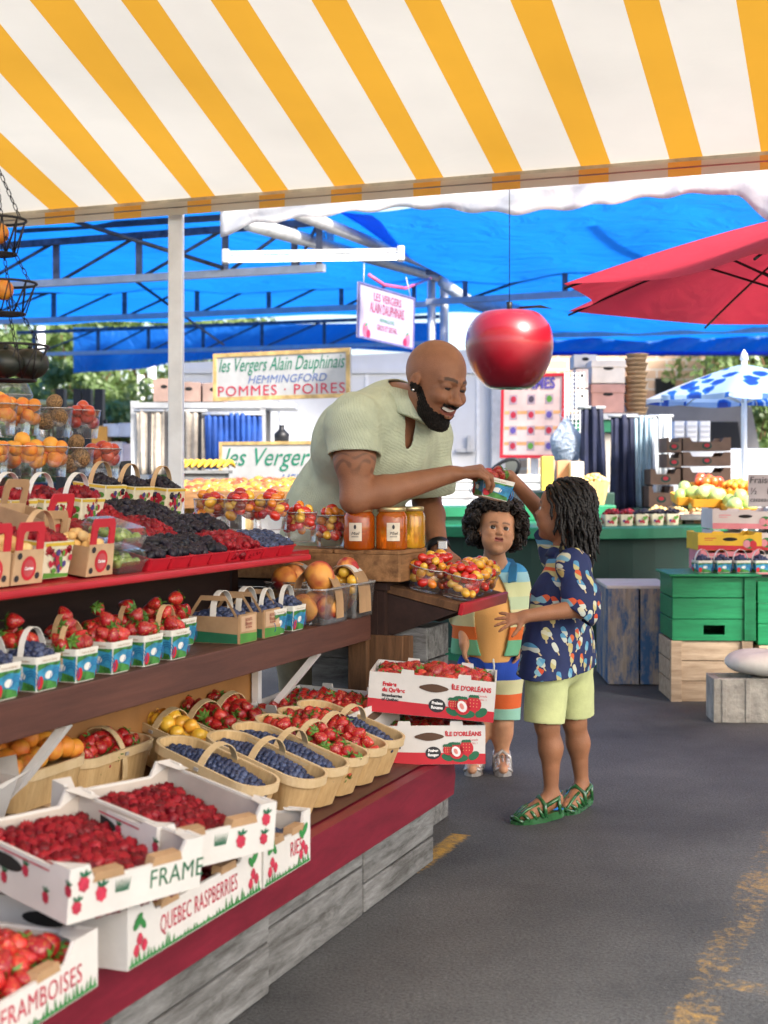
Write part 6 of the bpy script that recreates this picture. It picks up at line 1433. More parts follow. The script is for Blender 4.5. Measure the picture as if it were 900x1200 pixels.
p0, p1 = P(662, 436, 10.4), P(684, 560, 10.4); gp = thing('wire_grid_panel', 'white wire grid panel beside the poster', 'grid panel', T((p0.x + p1.x) / 2, 10.4, 0)); m = MB()
for k in range(6): m.tube([(-.07 + .028 * k, 0, 0), (-.07 + .028 * k, 0, p0.z)], .003, 4)
for k in range(60): m.tube([(-.07, 0, .02 + k * p0.z / 60), (.07, 0, .02 + k * p0.z / 60)], .0025, 4)
m.build('wire_mesh', WHITE_M, gp)
p = P(664, 540, 10.0); bag('bluish white plastic bag hanging by the poster', T(p.x, 10.0, p.z), 40 * 10 / F, 50 * 10 / F, cloth_mat('blue_white_bag', (.56, .66, .80), .45, wr=.9, wscale=8), 3)
for i, (x0, x1, y0, y1, Y, c, lab) in enumerate(((634, 648, 535, 575, 9.4, (.80, .52, .06), 'tall yellow box standing behind the braided child'), (652, 668, 540, 562, 9.5, (.62, .30, .16), 'small orange box behind the braided child'), (668, 683, 541, 560, 9.4, (.76, .72, .6), 'small white box beside the navy apron'))):
    a, b = P(x0, y1, Y), P(x1, y0, Y); plain_carton(lab, T((a.x + b.x) / 2, Y, .776 if False else a.z), b.x - a.x, .1, b.z - a.z, mat('small_box' + str(i), c, .6, .08, 9), None, False)
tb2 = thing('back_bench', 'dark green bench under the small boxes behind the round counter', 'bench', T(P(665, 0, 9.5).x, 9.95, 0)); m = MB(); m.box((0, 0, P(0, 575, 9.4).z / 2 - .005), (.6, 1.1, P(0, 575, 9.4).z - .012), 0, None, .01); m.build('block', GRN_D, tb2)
NAVY = mat('navy_fabric', (.010, .014, .045), .75, .2, 9)
curtain('navy apron hanging beside the plastic bag', 681, 706, 476, 580, 9.9, NAVY, 3, .022, 'hanging_apron', 1.35)
curtain('navy curtain beside the pale blue curtain', 716, 742, 486, 600, 10.2, NAVY, 3, .020, 'hanging_curtain', 1.2)
curtain('pale blue grey curtain beside the navy one', 741, 764, 487, 600, 10.25, mat('pale_fabric', (.34, .46, .54), .7, .1, 9), 4, .025, 'hanging_curtain')
curtain('white plastic curtain beside the brown produce cartons', 764, 786, 486, 600, 10.5, mat('white_fabric', (.76, .79, .80), .6, .05, 9), 4, .02, 'hanging_curtain')
WBX = mat('pinkish_card', (.66, .52, .46), .7, .1, 6); WBX2 = mat('ivory_card', (.74, .66, .56), .7, .06, 6); PNK = mat('rose_card', (.50, .27, .22), .7, .08, 6)
for i, (x0, x1, y0, y1, Y, m_, lab) in enumerate(((693, 732, 450, 484, 12.0, PNK, 'rose brown carton on the high shelf beside the tan basket tower'), (693, 733, 422, 449, 12.0, WBX2, 'ivory carton on top of the rose brown carton'), (674, 690, 432, 455, 11.8, WBX, 'pinkish carton above the wire grid panel'), (676, 690, 456, 478, 11.8, WBX2, 'ivory carton with a dark slot beside the grid panel'), (672, 700, 415, 431, 12.3, WBX2, 'flat pale carton at the top of the shelf'))):
    a, b = P(x0, y1, Y), P(x1, y0, Y); plain_carton(lab, T((a.x + b.x) / 2, Y + .15, a.z), b.x - a.x - .008, .3, b.z - a.z - .004, m_, None, True, i < 2)
hs_ = thing('high_shelf', 'green and white shelf unit behind the hanging navy cloths', 'shelf unit', T(P(708, 0, 12).x, 12.2, 0)); zz = P(0, 484, 12).z
m = MB(); m.box((0, 0, zz - .03), (.56, .5, .05)); m.build('shelf', GREY_M, hs_); m = MB(); m.box((0, .0, zz - .11), (.5, .44, .1)); m.build('green_box', GRN, hs_); m = MB(); m.box((0, .05, (zz - .17) / 2), (.5, .4, zz - .17)); m.build('cabinet', mat('cabinet_cream', (.62, .56, .48), .6, .06), hs_)
bt = thing('basket_tower', 'tall tower of nested tan baskets beside the ivory carton', 'basket tower', T(P(748, 0, 12).x, 12.1, P(0, 492, 12).z))
for k in range(14): m = MB(); m.lathe([(.07, 0), (.095, .07), (.10, .07), (.09, .06)], 10, 0, T(.012 * (k % 2) - .006, 0, .038 * k)); m.build('basket', mat('nest_tan', (.62, .42, .24), .7, .12, 9), bt)
m = MB(); zz = P(0, 492, 12).z; m.box((0, 0, -zz / 2), (.22, .22, zz)); m.build('pillar', GREY_M, bt)
# grey van behind
vn = thing('grey_van', 'dark grey van parked behind the flowered parasol', 'van', T(P(800, 0, 17).x, 18.4, 0)); VG = mat('van_grey', (.15, .145, .14), .5, .1, 2)
m = MB(); m.prism([(-1.0, .3), (.95, .3), (1.0, 1.0), (.82, 1.9), (-.84, 1.95), (-1.0, 1.1)], -1.4, 3.2); m.build('body', VG, vn); m = MB(); m.prism([(-.72, 1.15), (.72, 1.15), (.66, 1.72), (-.66, 1.72)], -1.42, -1.40); m.build('rear_window', SLOT, vn)
for x in (-.75, .75): m = MB(); m.lathe([(.001, -.1), (.3, -.1), (.32, 0), (.3, .1), (.001, .1)], 18, 0, T(x, -.8, .32) @ RY(90)); m.build('wheel', IRON, vn)
for x in (-.85, .85): m = MB(); m.box((x, -1.41, .85), (.12, .03, .3), 0, None, .01); m.build('tail_light', CRED, vn)
# brick building far right
bb = thing('brick_building', 'pale brick building far behind the flowered parasol', 'building', T(P(735, 0, 30).x, 31, 0))
def brick():
    m = bpy.data.materials.new('pale_brick'); m.use_nodes = True; N = m.node_tree.nodes; L = m.node_tree.links; t = N.new('ShaderNodeTexBrick'); t.inputs['Scale'].default_value = 1.2; t.inputs['Color1'].default_value = (.48, .28, .18, 1); t.inputs['Color2'].default_value = (.62, .42, .28, 1); t.inputs['Mortar'].default_value = (.6, .55, .48, 1)
    tc = N.new('ShaderNodeTexCoord'); mp = N.new('ShaderNodeMapping'); mp.inputs['Rotation'].default_value = (PI / 2, 0, 0); L.new(tc.outputs['Object'], mp.inputs[0]); L.new(mp.outputs[0], t.inputs[0]); L.new(t.outputs[0], N['Principled BSDF'].inputs[0]); N['Principled BSDF'].inputs['Roughness'].default_value = .85; return m
m = MB(); m.box((0, 0, 2.1), (4.2, 2, 4.2)); m.build('wall', brick(), bb)
for k in range(5): m = MB(); m.box((-1.6 + .8 * k, -1.02, 2.7), (.42, .05, .9)); m.build('window', SLOT, bb)
m = MB(); m.box((0, 0, 4.26), (4.4, 2.2, .12)); m.build('cornice', WBX2, bb)
# produce cartons behind the apples
PRC = mat('produce_carton', (.20, .115, .075), .75, .15, 5)
def produce_carton(label, x0, x1, y0, y1, Y, group='brown produce cartons'):
    a, b = P(x0, y1, Y), P(x1, y0, Y); w, h, d = b.x - a.x - .006, b.z - a.z - .004, .3; o = thing('produce_carton', label, 'carton', T((a.x + b.x) / 2, Y + d / 2, a.z), group); t = .012
    for sy in (-1, 1):
        m = MB(); m.prism([(-w / 2, 0), (w / 2, 0), (w / 2, h), (w * .36, h), (w * .30, h * .68), (-w * .30, h * .68), (-w * .36, h), (-w / 2, h)], -t / 2, t / 2, 0, T(0, sy * (d / 2 - t / 2), 0)); m.build('long_wall', PRC, o)
    for sx in (-1, 1):
        m = MB(); m.box((sx * (w / 2 - t / 2), 0, h / 2), (t, d - 2 * t, h)); m.build('end_wall', PRC, o)
    m = MB(); m.box((0, 0, .006), (w - 2 * t, d - 2 * t, .01)); m.build('bottom', PRC, o)
    m = MB(); m.plate(blob(0, h * .36, .035, .025, 10), 0, None, -d / 2 - .001); m.plate(blob(.0, h * .40, .02, .014, 10), 1, None, -d / 2 - .0016); m.build('print', [GRN_D, CRED], o)
    return o
YP = 10.0
zpr = P(0, 594, YP).z
for k, (x0, x1, y0, y1) in enumerate(((800, 857, 512, 528), (800, 857, 529, 546), (800, 857, 547, 566), (808, 866, 567, 592), (781, 799, 512, 530), (781, 799, 531, 548), (762, 798, 549, 568), (760, 790, 569, 594))):
    produce_carton(['top brown produce carton of the taller stack', 'second brown produce carton from the top of the taller stack', 'third brown produce carton of the taller stack with a dark gap', 'bottom brown produce carton behind the green apples', 'small brown carton at the top of the narrower stack', 'second small brown carton of the narrower stack', 'wide brown carton low in the narrower stack', 'bottom brown carton beside the pale curtains'][k], x0, x1, y0, y1, YP - (.06 if k == 3 else 0))
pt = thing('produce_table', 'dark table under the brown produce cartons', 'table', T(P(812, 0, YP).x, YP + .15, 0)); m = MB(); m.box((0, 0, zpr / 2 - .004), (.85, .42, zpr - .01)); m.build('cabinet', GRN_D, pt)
# white crates on the far ledge
for i in range(3):
    a, b = P(786 + 15 * i, 524, 13), P(800 + 15 * i, 494, 13); o = thing('white_crate', ['white plastic crate above the produce cartons, beside the pale curtain', 'white plastic crate in the middle above the produce cartons', 'white plastic crate above the produce cartons nearest the parasol pole'][i], 'crate', T((a.x + b.x) / 2, 13, a.z)); w = b.x - a.x - .01; h = b.z - a.z
    m = MB(); tubshell(m, w * .95, .2, w, .22, h, .01, .01, .008, 0, 3); m.build('body', WHITE_M, o)
    m = MB()
    for k in range(4): m.box((0, -.112, h * (.2 + .2 * k)), (w * .8, .006, h * .08))
    m.build('slat', WALLM, o)
lg = thing('white_ledge', 'long white barrier behind the produce cartons', 'barrier', T(P(850, 0, 13).x, 13.05, 0)); zz = P(0, 525, 13).z; m = MB(); m.box((0, 0, zz / 2 - .003), (1.5, .3, zz - .008), 0, None, .02); m.build('body', WALLM, lg); m = MB(); m.box((0, -.01, zz * .5), (1.5, .3, .04)); m.build('rail', GREY_M, lg)
# fruit on trays at the right
YT = 8.4; rt_ = thing('fruit_bench', 'pale bench holding yellow trays of apples and tomatoes', 'bench', T(P(850, 0, YT).x, YT + .35, 0)); zt = P(0, 602, YT).z
m = MB(); m.box((0.1, 0, zt - .02), (.75, .8, .03)); m.build('bench_top', GREYWOOD, rt_)
for x in (-.2, .42): m = MB(); m.box((x, 0, (zt - .035) / 2), (.05, .6, zt - .036)); m.build('leg', GREYWOOD, rt_)
YTR = mat('tray_yellow', (.75, .36, .03), .5, .06)
for k, (x0, x1, Y, dz, kd, lab) in enumerate(((848, 884, 8.42, 0, 'green_apple', 'yellow tray of green apples at the front of the bench'), (806, 850, 8.62, .05, 'green_apple', 'yellow tray of green apples behind the first one'), (846, 884, 8.75, .10, 'apricot', 'yellow tray of orange fruit behind the green apples'), (812, 846, 8.85, .12, 'tomato', 'yellow tray of red tomatoes in the back row'), (789, 812, 8.7, .06, 'green_apple', 'small yellow tray of pale pears at the end of the bench'))):
    xa, xb = P(x0, 0, Y).x, P(x1, 0, Y).x; w = xb - xa; M = T((xa + xb) / 2, Y, zt + dz) @ RX(8); o = thing('fruit_tray', lab, 'tray', M, 'yellow fruit trays'); m = MB(); tubshell(m, w * .92, .2, w, .23, .05, .01, .012, .004, 0, 3); m.build('tray', YTR, o)
    if dz: m = MB(); m.box((0, 0, -dz / 2 - .01), (w * .8, .14, dz)); m.build('foot', GREYWOOD, o)
    heap(kd, M, w, .22, .06, .03, f'{kd.replace("_", " ")} in the {lab.split(" of ")[0]}, {["front", "second", "orange fruit", "tomato", "end"][k]} position', f'fruit in the {["front", "second", "orange fruit", "tomato", "end"][k]} yellow tray', layers=2)
# price card
M, w, h = board_frame(P(877, 556, 7.6), P(915, 556, 7.6), P(915, 594, 7.6), P(877, 594, 7.6)); pc = thing('price_card', 'white handwritten price card beginning Frais above the strawberry cartons', 'price card', M)
m = MB(); m.box((0, .004, 0), (w, .006, h)); m.build('card', SGNW, pc); m = MB(); add_text(m, 'Fraises', -w * .47, h * .32, .05, 0, None, -.002, align='LEFT', shear=.1); add_text(m, '\u00bd   12', -w * .46, -h * .02, .05, 0, None, -.002, align='LEFT', shear=.1); add_text(m, 'casseau', -w * .46, -h * .28, .034, 0, None, -.002, align='LEFT', shear=.2); m.build('lettering', INKK, pc); m = MB(); m.box((0, .02, -h * .5 - .03), (.02, .01, .2)); m.build('stake', GREYWOOD, pc)
# front stack at the right: crates
Yg = 6.68
def px_box(x0, x1, y0, y1, Y): a, b = P(x0, y1, Y), P(x1, y0, Y); return (a.x + b.x) / 2, a.z, b.x - a.x, b.z - a.z
BLUEC = wood_mat('blue_worn_paint', (.46, .40, .33), (.25, .21, .17), 4, (9, 9, 1), .75, .3, (.05, .125, .26), (.43, .57))
x, z, w, h = px_box(711, 787, 688, 803, 7.2); o = thing('blue_crate', 'tall crate with worn blue paint standing beside the green counter', 'crate', T(x + .01, 7.2 + .24, 0) @ RZ(-2))
for k in range(2): m = MB(); m.box((-w / 4 + w / 2 * k, -.24, h / 2), (w / 2 - .008, .02, h - .01), 0, None, .004); m.build('plank', BLUEC, o)
for sx in (-1, 1): m = MB(); m.box((sx * (w / 2 - .01), 0.01, h / 2), (.018, .45, h - .02), 0, None, .003); m.build('side_board', BLUEC, o)
m = MB(); m.box((0, 0, h), (w + .004, .5, .018), 0, None, .004); m.build('top_board', wood_mat('whitewashed', (.72, .70, .66), (.5, .46, .4), 5, (1, 8, 8), .7, .2), o); m = MB(); m.box((0, .23, h / 2), (w - .05, .016, h - .03)); m.build('back_board', BLUEC, o)
x, z, w, h = px_box(787, 882, 752, 822, Yg); handle_crate('pale wooden slatted crate on the asphalt under the green crate', T(x, Yg + .17, 0) @ RZ(-1.5), w, .34, .285, PALEW, slot=(.045, .2))
PGR = wood_mat('green_crate_paint', (.012, .23, .085), (.006, .13, .05), 5, (1, 7, 7), .45, .2)
x, z, w, h = px_box(789, 886, 676, 752, Yg); handle_crate('green painted crate with a lid, carrying blue tubs', T(x, Yg + .17, .2865) @ RZ(-1.5), w, .36, .30, PGR, slot=(.0, .2), corner=False, name='green_crate')
m = MB(); m.box((0, 0, .006), (w + .04, .40, .012), 0, None, .003); prop(m.build('crate_lid', PGR, None, T(x, Yg + .16, .588) @ RZ(-1.5)), 'green lid board lying on the green crate under the blue tubs', 'lid')
m = MB(); m.box((w / 2 - .03, -.186, .15), (.05, .012, .296)); q = m.build('batten', PGR, bpy.data.objects['green_crate']); 
handle_crate('second green crate cut by the right edge', T(x + w + .03, Yg + .20, .26) @ RZ(-4), w, .36, .30, PGR, corner=False, name='green_crate'); handle_crate('pale wooden crate under the second green crate behind the cinder block', T(x + w + .03, Yg + .20, 0) @ RZ(-3), w, .34, .258, PALEW)
for i in range(4):
    p = P(825 + 22.5 * i, 672, 6.72); M = T(p.x, 6.76, .6015) @ RZ(12)
    tub(f'blue tub of blueberries on the green crate lid, {ordn[i]} from the counter', M, .078, .058, 'blue tubs on the green crate', HND, 0); heap('blueberry', M, .07, .07, .058, .02, f'blueberry in the {ordn[i]} blue tub on the green crate', f'blueberries in the {ordn[i]} tub on the green crate', layers=1)
def flat_carton(label, x0, x1, y0, y1, Y, base, band, group=None, d=.26, z=None):
    x, zz, w, h = px_box(x0, x1, y0, y1, Y); z = zz if z is None else z; o = thing('fruit_carton', label, 'carton', T(x, Y + d / 2, z), group)
    p = [(-w / 2, 0), (w / 2, 0), (w / 2, h), (w * .4, h), (w * .36, h * .86), (w * .1, h * .86), (w * .08, h * .95), (-w * .08, h * .95), (-w * .1, h * .86), (-w * .36, h * .86), (-w * .4, h), (-w / 2, h)]
    for sy in (-1, 1): m = MB(); m.prism(p, -.004, .004, 0, T(0, sy * (d / 2 - .004), 0)); m.build('long_wall', base, o)
    for sx in (-1, 1): m = MB(); m.box((sx * (w / 2 - .004), 0, h / 2), (.008, d - .018, h - .002)); m.build('end_wall', base, o)
    m = MB(); m.box((0, 0, .004), (w - .02, d - .02, .006)); m.build('bottom', CARDI, o)
    m = MB(); y = -d / 2 - .0012; m.plate([(-w / 2, .001), (w / 2, .001), (w / 2, h * .24), (-w / 2, h * .30)], 0, None, y); m.plate(blob(w * .30, h * .38, .030, .026, 12), 1, None, y - .0006); m.plate(blob(w * .36, h * .34, .018, .019, 12), 0, None, y - .0012); m.plate(blob(w * .26, h * .36, .018, .019, 12), 2, None, y - .0012)
    m.plate([(-w * .4, h * .66), (-w * .22, h * .66), (-w * .22, h * .70), (-w * .4, h * .70)], 0, None, y - .0006); m.plate([(-w * .4, h * .56), (-w * .27, h * .56), (-w * .27, h * .59), (-w * .4, h * .59)], 0, None, y - .0006)
    m.build('print', [band, LGREEN, mat('pink_print', (.70, .30, .36), .6)], o); m = MB(); m.plate(blob(0, h * .62, .036, .009, 14), 0, None, y); m.build('hand_hole', SLOT, o)
    return o
CY = mat('carton_yellow', (.74, .48, .02), .55, .06, 6); CP = mat('carton_pink', (.72, .26, .30), .6, .08, 6)
flat_carton('white and pink strawberry carton at the top of the right-hand pile', 835, 912, 596, 620, 7.25, CARD, CP, z=P(0, 620, 7.25).z); flat_carton('white and pink strawberry carton second in the pile', 836, 914, 621, 645, 7.25, CARD, CRED, z=P(0, 645, 7.25).z); flat_carton('white carton at the bottom of the pile behind the yellow one', 837, 914, 646, 673, 7.25, CARD, CP, z=P(0, 673, 7.25).z)
flat_carton('yellow fruit carton resting on the pink one', 818, 893, 624, 645, 6.92, CY, CRED, z=P(0, 645, 6.92).z); flat_carton('pink and white carton behind the blue tubs', 821, 890, 645, 669, 6.90, CP, CARD, z=P(0, 669, 6.9).z)
zz = P(0, 673, 7.25).z; ps = thing('pile_stand', 'dark stand under the pile of fruit cartons', 'stand', T(P(876, 0, 7.25).x, 7.4, 0)); m = MB(); m.box((0, 0, zz / 2), (.36, .26, zz - .006)); m.build('block', GRN_D, ps)
# cinder block and sack
CON = mat('concrete', (.40, .38, .34), .9, .16, 14, bump=.6, bscale=60)
x, z, w, h = px_box(849, 935, 796, 847, 6.08); cbk = thing('cinder_block', 'grey concrete block on the asphalt at the right edge', 'block', T(x, 6.08 + .1, 0) @ RZ(-3)); W_, D_k, H_ = .39, .19, .19
m = MB()
for sy in (-1, 1): m.box((0, sy * (D_k / 2 - .016), H_ / 2), (W_, .032, H_), 0, None, .004)
for x_ in (-W_ / 2 + .016, 0, W_ / 2 - .016): m.box((x_, 0, H_ / 2 - .001), (.032, D_k - .062, H_ - .004))
for x_ in (-.15, -.05, .05, .15): m.box((x_, -D_k / 2 - .002, H_ / 2), (.02, .008, H_ - .006), 0, None, .002)
m.build('shell', CON, cbk)
sk = thing('white_sack', 'plump white sack lying on the concrete block', 'sack', T(P(908, 790, 6.15).x, 6.2, .192)); m = MB(); rings = []
for i in range(13):
    th = PI * i / 12; rings.append([(.20 * math.sin(th) ** .6 * math.copysign(abs(math.cos(a)) ** .8, math.cos(a)), .15 * math.sin(th) ** .6 * math.copysign(abs(math.sin(a)) ** .8, math.sin(a)), .055 - .055 * math.cos(th) * (1 + .06 * math.sin(3 * a))) for a in [2 * PI * k / 28 for k in range(28)]])
m.loft(rings); m.build('body', mat('sack_white', (.72, .70, .64), .8, .06, 9, bump=.2, bscale=30), sk); m = MB(); m.tube([(.19, -.04, .05), (.235, -.06, .055)], [.02, .03], 8); m.build('tied_end', MATS['sack_white'], sk)

# ================================================================== trees
def tree(label, x, y, h, r, seed, leaf, n=2600, group='trees behind the market'):
    rg = np.random.RandomState(seed); o = thing('leafy_tree', label, 'tree', T(x, y, 0), group); m = MB(); R_ = random.Random(seed)
    m.tube([(0, 0, 0), (.05 * R_.uniform(-1, 1), 0, h * .3), (.15 * R_.uniform(-1, 1), .1, h * .62)], [.022 * h, .016 * h, .008 * h], 8)
    cl = []
    for k in range(14):
        a = R_.uniform(0, 6.28); e = R_.uniform(.0, 1); c = Vector((r * .72 * math.cos(a) * R_.uniform(.2, 1), r * .72 * math.sin(a) * R_.uniform(.2, 1), h * (.28 + .62 * e))); cl.append((c, r * R_.uniform(.28, .5) * (1.1 - .35 * e)))
        m.tube([(0, 0, h * .3), (c.x * .5, c.y * .5, (h * .3 + c.z) / 2 + .05), tuple(c)], [.009 * h, .006 * h, .002 * h], 5)
    m.build('trunk', BROWNW, o); per = n // len(cl); V = []; Fc = []
    for c, q in cl:
        d = rg.normal(size=(per, 3)); d /= np.linalg.norm(d, axis=1)[:, None]; pt = np.array(c) + d * (q * rg.uniform(.35, 1.08, (per, 1)) ** .7) * np.array([1, 1, .8])
        for p in pt:
            a = rg.normal(size=3); a /= np.linalg.norm(a); b = np.cross(a, rg.normal(size=3)); b /= np.linalg.norm(b); s = rg.uniform(.05, .11) * (r / 1.5) ** .5; k = len(V); V += [p - a * s, p + b * s * .55, p + a * s, p - b * s * .55]; Fc.append((k, k + 1, k + 2, k + 3))
    mm = MB(); mm.add(V, Fc); mm.build('crown', leaf, o); return o
LF = []
for k, c in enumerate(((.17, .26, .075), (.21, .30, .09), (.12, .20, .06))):
    m = cloth_mat('leaf' + str(k), c, .45, wscale=2); LF.append(m)
for k, (px, Y, h, r) in enumerate(((-40, 30, 5.2, 2.1), (30, 34, 6.0, 2.4), (95, 31, 5.0, 1.9), (150, 35, 6.2, 2.4), (205, 32, 5.2, 2.0), (250, 36, 6, 2.2), (60, 27, 3.4, 1.4), (135, 26.5, 3.0, 1.3), (-10, 26, 3.2, 1.4), (190, 28, 3.2, 1.4))):
    tree(['leafy tree at the far left edge behind the wire baskets', 'leafy tree directly behind the lowest wire basket', 'leafy tree above the forklift', 'tall leafy tree behind the striped curtain', 'leafy tree behind the white post', 'leafy tree behind the cartons on the rack', 'low bushy tree left of the forklift masts', 'low bushy tree behind the far cartons', 'low bushy tree behind the apricot cups', 'low bushy tree just left of the rack'][k], P(px, 0, Y).x, Y, h, r, 20 + k, LF[k % 2], 3000)
for k, (px, Y, h, r) in enumerate(((860, 30, 5.0, 2.0), (930, 28, 5.2, 2.0), (800, 36, 5.6, 2.0), (880, 24, 3.0, 1.2))):
    tree(['leafy tree behind the flowered parasol pole', 'leafy tree at the right edge behind the flowered parasol', 'leafy tree above the grey van', 'low bushy tree behind the white barrier'][k], P(px, 0, Y).x, Y, h, r, 50 + k, LF[(k + 1) % 2], 3000)
# ================================================================== people: one smooth surface per body
import openvdb
class SDF:
    def __init__(self, lo, hi, vox):
        self.lo = np.array(lo, float); self.v = vox; self.n = np.ceil((np.array(hi) - self.lo) / vox).astype(int) + 1
        self.g = np.full(self.n, .08, np.float32); self.ax = [(self.lo[i] + vox * np.arange(self.n[i])).astype(np.float32) for i in range(3)]
    def win(self, lo, hi):
        a = np.clip(np.floor((np.array(lo) - self.lo) / self.v).astype(int), 0, self.n); b = np.clip(np.ceil((np.array(hi) - self.lo) / self.v).astype(int) + 1, 0, self.n)
        if (b <= a).any(): return None, None
        sl = tuple(slice(a[i], b[i]) for i in range(3)); return sl, (self.ax[0][sl[0]][:, None, None], self.ax[1][sl[1]][None, :, None], self.ax[2][sl[2]][None, None, :])
    def mix(self, sl, d, k, sub=False):
        g = self.g[sl]
        if sub: d = -d; h = np.clip(.5 - .5 * (d - g) / -k if False else .5 + .5 * (d - g) / k, 0, 1); self.g[sl] = g + (d - g) * h + k * h * (1 - h)
        else: h = np.clip(.5 + .5 * (d - g) / k, 0, 1); self.g[sl] = d + (g - d) * h - k * h * (1 - h)
    def cap(self, a, b, ra, rb=None, k=.02, M=None, sub=False):
        rb = ra if rb is None else rb; a = Vector(a); b = Vector(b); s = 1
        if M is not None: s = M.to_scale()[0]; a = M @ a; b = M @ b; ra *= s; rb *= s; k *= s
        m = max(ra, rb) + k + .012; lo = [min(a[i], b[i]) - m for i in range(3)]; hi = [max(a[i], b[i]) + m for i in range(3)]
        sl, X = self.win(lo, hi)
        if sl is None: return
        d = b - a; L2 = max(d.length_squared, 1e-9); p = [X[i] - a[i] for i in range(3)]
        t = np.clip((p[0] * d.x + p[1] * d.y + p[2] * d.z) / L2, 0, 1); q = np.sqrt(sum((p[i] - t * d[i]) ** 2 for i in range(3))) - (ra + (rb - ra) * t)
        self.mix(sl, q, k, sub)
    def chain(self, pts, rs, k=.02, M=None):
        for i in range(len(pts) - 1): self.cap(pts[i], pts[i + 1], rs[i], rs[i + 1], k, M)
    def ell(self, c, r, k=.02, M=None, sub=False, R=None):
        """ellipsoid; M: local frame (rotation, translation, uniform scale)"""
        if M is None: M = T(c) if R is None else T(c) @ R
        else: M = M @ T(c) if R is None else M @ T(c) @ R
        s = M.to_scale()[0]; ctr = M.translation; k *= s; m = max(r) * s + k + .012
        sl, X = self.win([ctr[i] - m for i in range(3)], [ctr[i] + m for i in range(3)])
        if sl is None: return
        Q = M.to_3x3(); Q = Q.inverted(); p = [X[i] - ctr[i] for i in range(3)]; q = [Q[i][0] * p[0] + Q[i][1] * p[1] + Q[i][2] * p[2] for i in range(3)]
        k0 = np.sqrt(sum((q[i] / r[i]) ** 2 for i in range(3))); k1 = np.sqrt(sum((q[i] / r[i] ** 2) ** 2 for i in range(3))) + 1e-6
        self.mix(sl, (k0 * (k0 - 1) / k1) * s, k, sub)
    def cut(self, p, n, c=None, r=None):
        n = Vector(n).normalized(); p = Vector(p)
        sl, X = (tuple(slice(0, q) for q in self.n), (self.ax[0][:, None, None], self.ax[1][None, :, None], self.ax[2][None, None, :])) if c is None else self.win([c[i] - r for i in range(3)], [c[i] + r for i in range(3)])
        if sl is None: return
        self.g[sl] = np.maximum(self.g[sl], (X[0] - p.x) * n.x + (X[1] - p.y) * n.y + (X[2] - p.z) * n.z)
    def folds(self, amp, seed, f=22, squash=(1, 1, .5), n=5):
        r = np.random.RandomState(seed); X = (self.ax[0][:, None, None], self.ax[1][None, :, None], self.ax[2][None, None, :]); acc = 0
        for i in range(n):
            d = r.normal(size=3) * np.array(squash); d = d / np.linalg.norm(d) * f * r.uniform(.6, 1.7); w = r.uniform(0, 6); e = r.normal(size=3) * f * .25
            acc = acc + np.sin(d[0] * X[0] + d[1] * X[1] + d[2] * X[2] + w + 1.3 * np.sin(e[0] * X[0] + e[1] * X[1] + e[2] * X[2])) ** 3
        self.g += (acc * amp / n * 1.6).astype(np.float32)
    def shell(self, t): self.g = np.abs(self.g + t / 2) - t / 2
    def like(self):
        o = SDF.__new__(SDF); o.lo, o.v, o.n, o.ax = self.lo, self.v, self.n, self.ax; o.g = np.full(self.n, .08, np.float32); return o
    def join(self, o, k=.012): h = np.clip(.5 + .5 * (o.g - self.g) / k, 0, 1); self.g = o.g + (self.g - o.g) * h - k * h * (1 - h)
    def build(self, name, mt_, parent=None, col=None, it=0):
        gr = openvdb.FloatGrid(.08); gr.copyFromArray(np.ascontiguousarray(self.g)); gr.transform = openvdb.createLinearTransform(voxelSize=self.v)
        pts, quads = gr.convertToQuads(0.0); pts = np.asarray(pts, float) + self.lo; quads = np.asarray(quads, np.int32)[:, ::-1]
        me = bpy.data.meshes.new(name); me.vertices.add(len(pts)); me.vertices.foreach_set('co', pts.ravel()); me.loops.add(quads.size); me.loops.foreach_set('vertex_index', quads.ravel())
        me.polygons.add(len(quads)); me.polygons.foreach_set('loop_start', np.arange(0, quads.size, 4, dtype=np.int32)); me.polygons.foreach_set('loop_total', np.full(len(quads), 4, np.int32)); me.polygons.foreach_set('use_smooth', np.ones(len(quads), bool)); me.update(calc_edges=True)
        me.materials.append(mt_)
        if col is not None:
            c = col(pts); a = me.color_attributes.new('albedo', 'FLOAT_COLOR', 'POINT'); a.data.foreach_set('color', np.concatenate([c, np.ones((len(c), 1))], 1).astype(np.float32).ravel())
        o = bpy.data.objects.new(name, me); COL.objects.link(o)
        if parent is not None: o.parent = parent; CH.setdefault(parent.name, []).append(o)
        return o
def frame(origin, fwd, up, s):
    f = Vector(fwd).normalized(); u = Vector(up); u = (u - f * u.dot(f)).normalized(); l = u.cross(f)
    M = Matrix((f, l, u)).transposed().to_4x4() @ S3(s, s, s); M.translation = origin; return M
def sst(a, b, x): t = np.clip((x - a) / (b - a), 0, 1); return t * t * (3 - 2 * t)
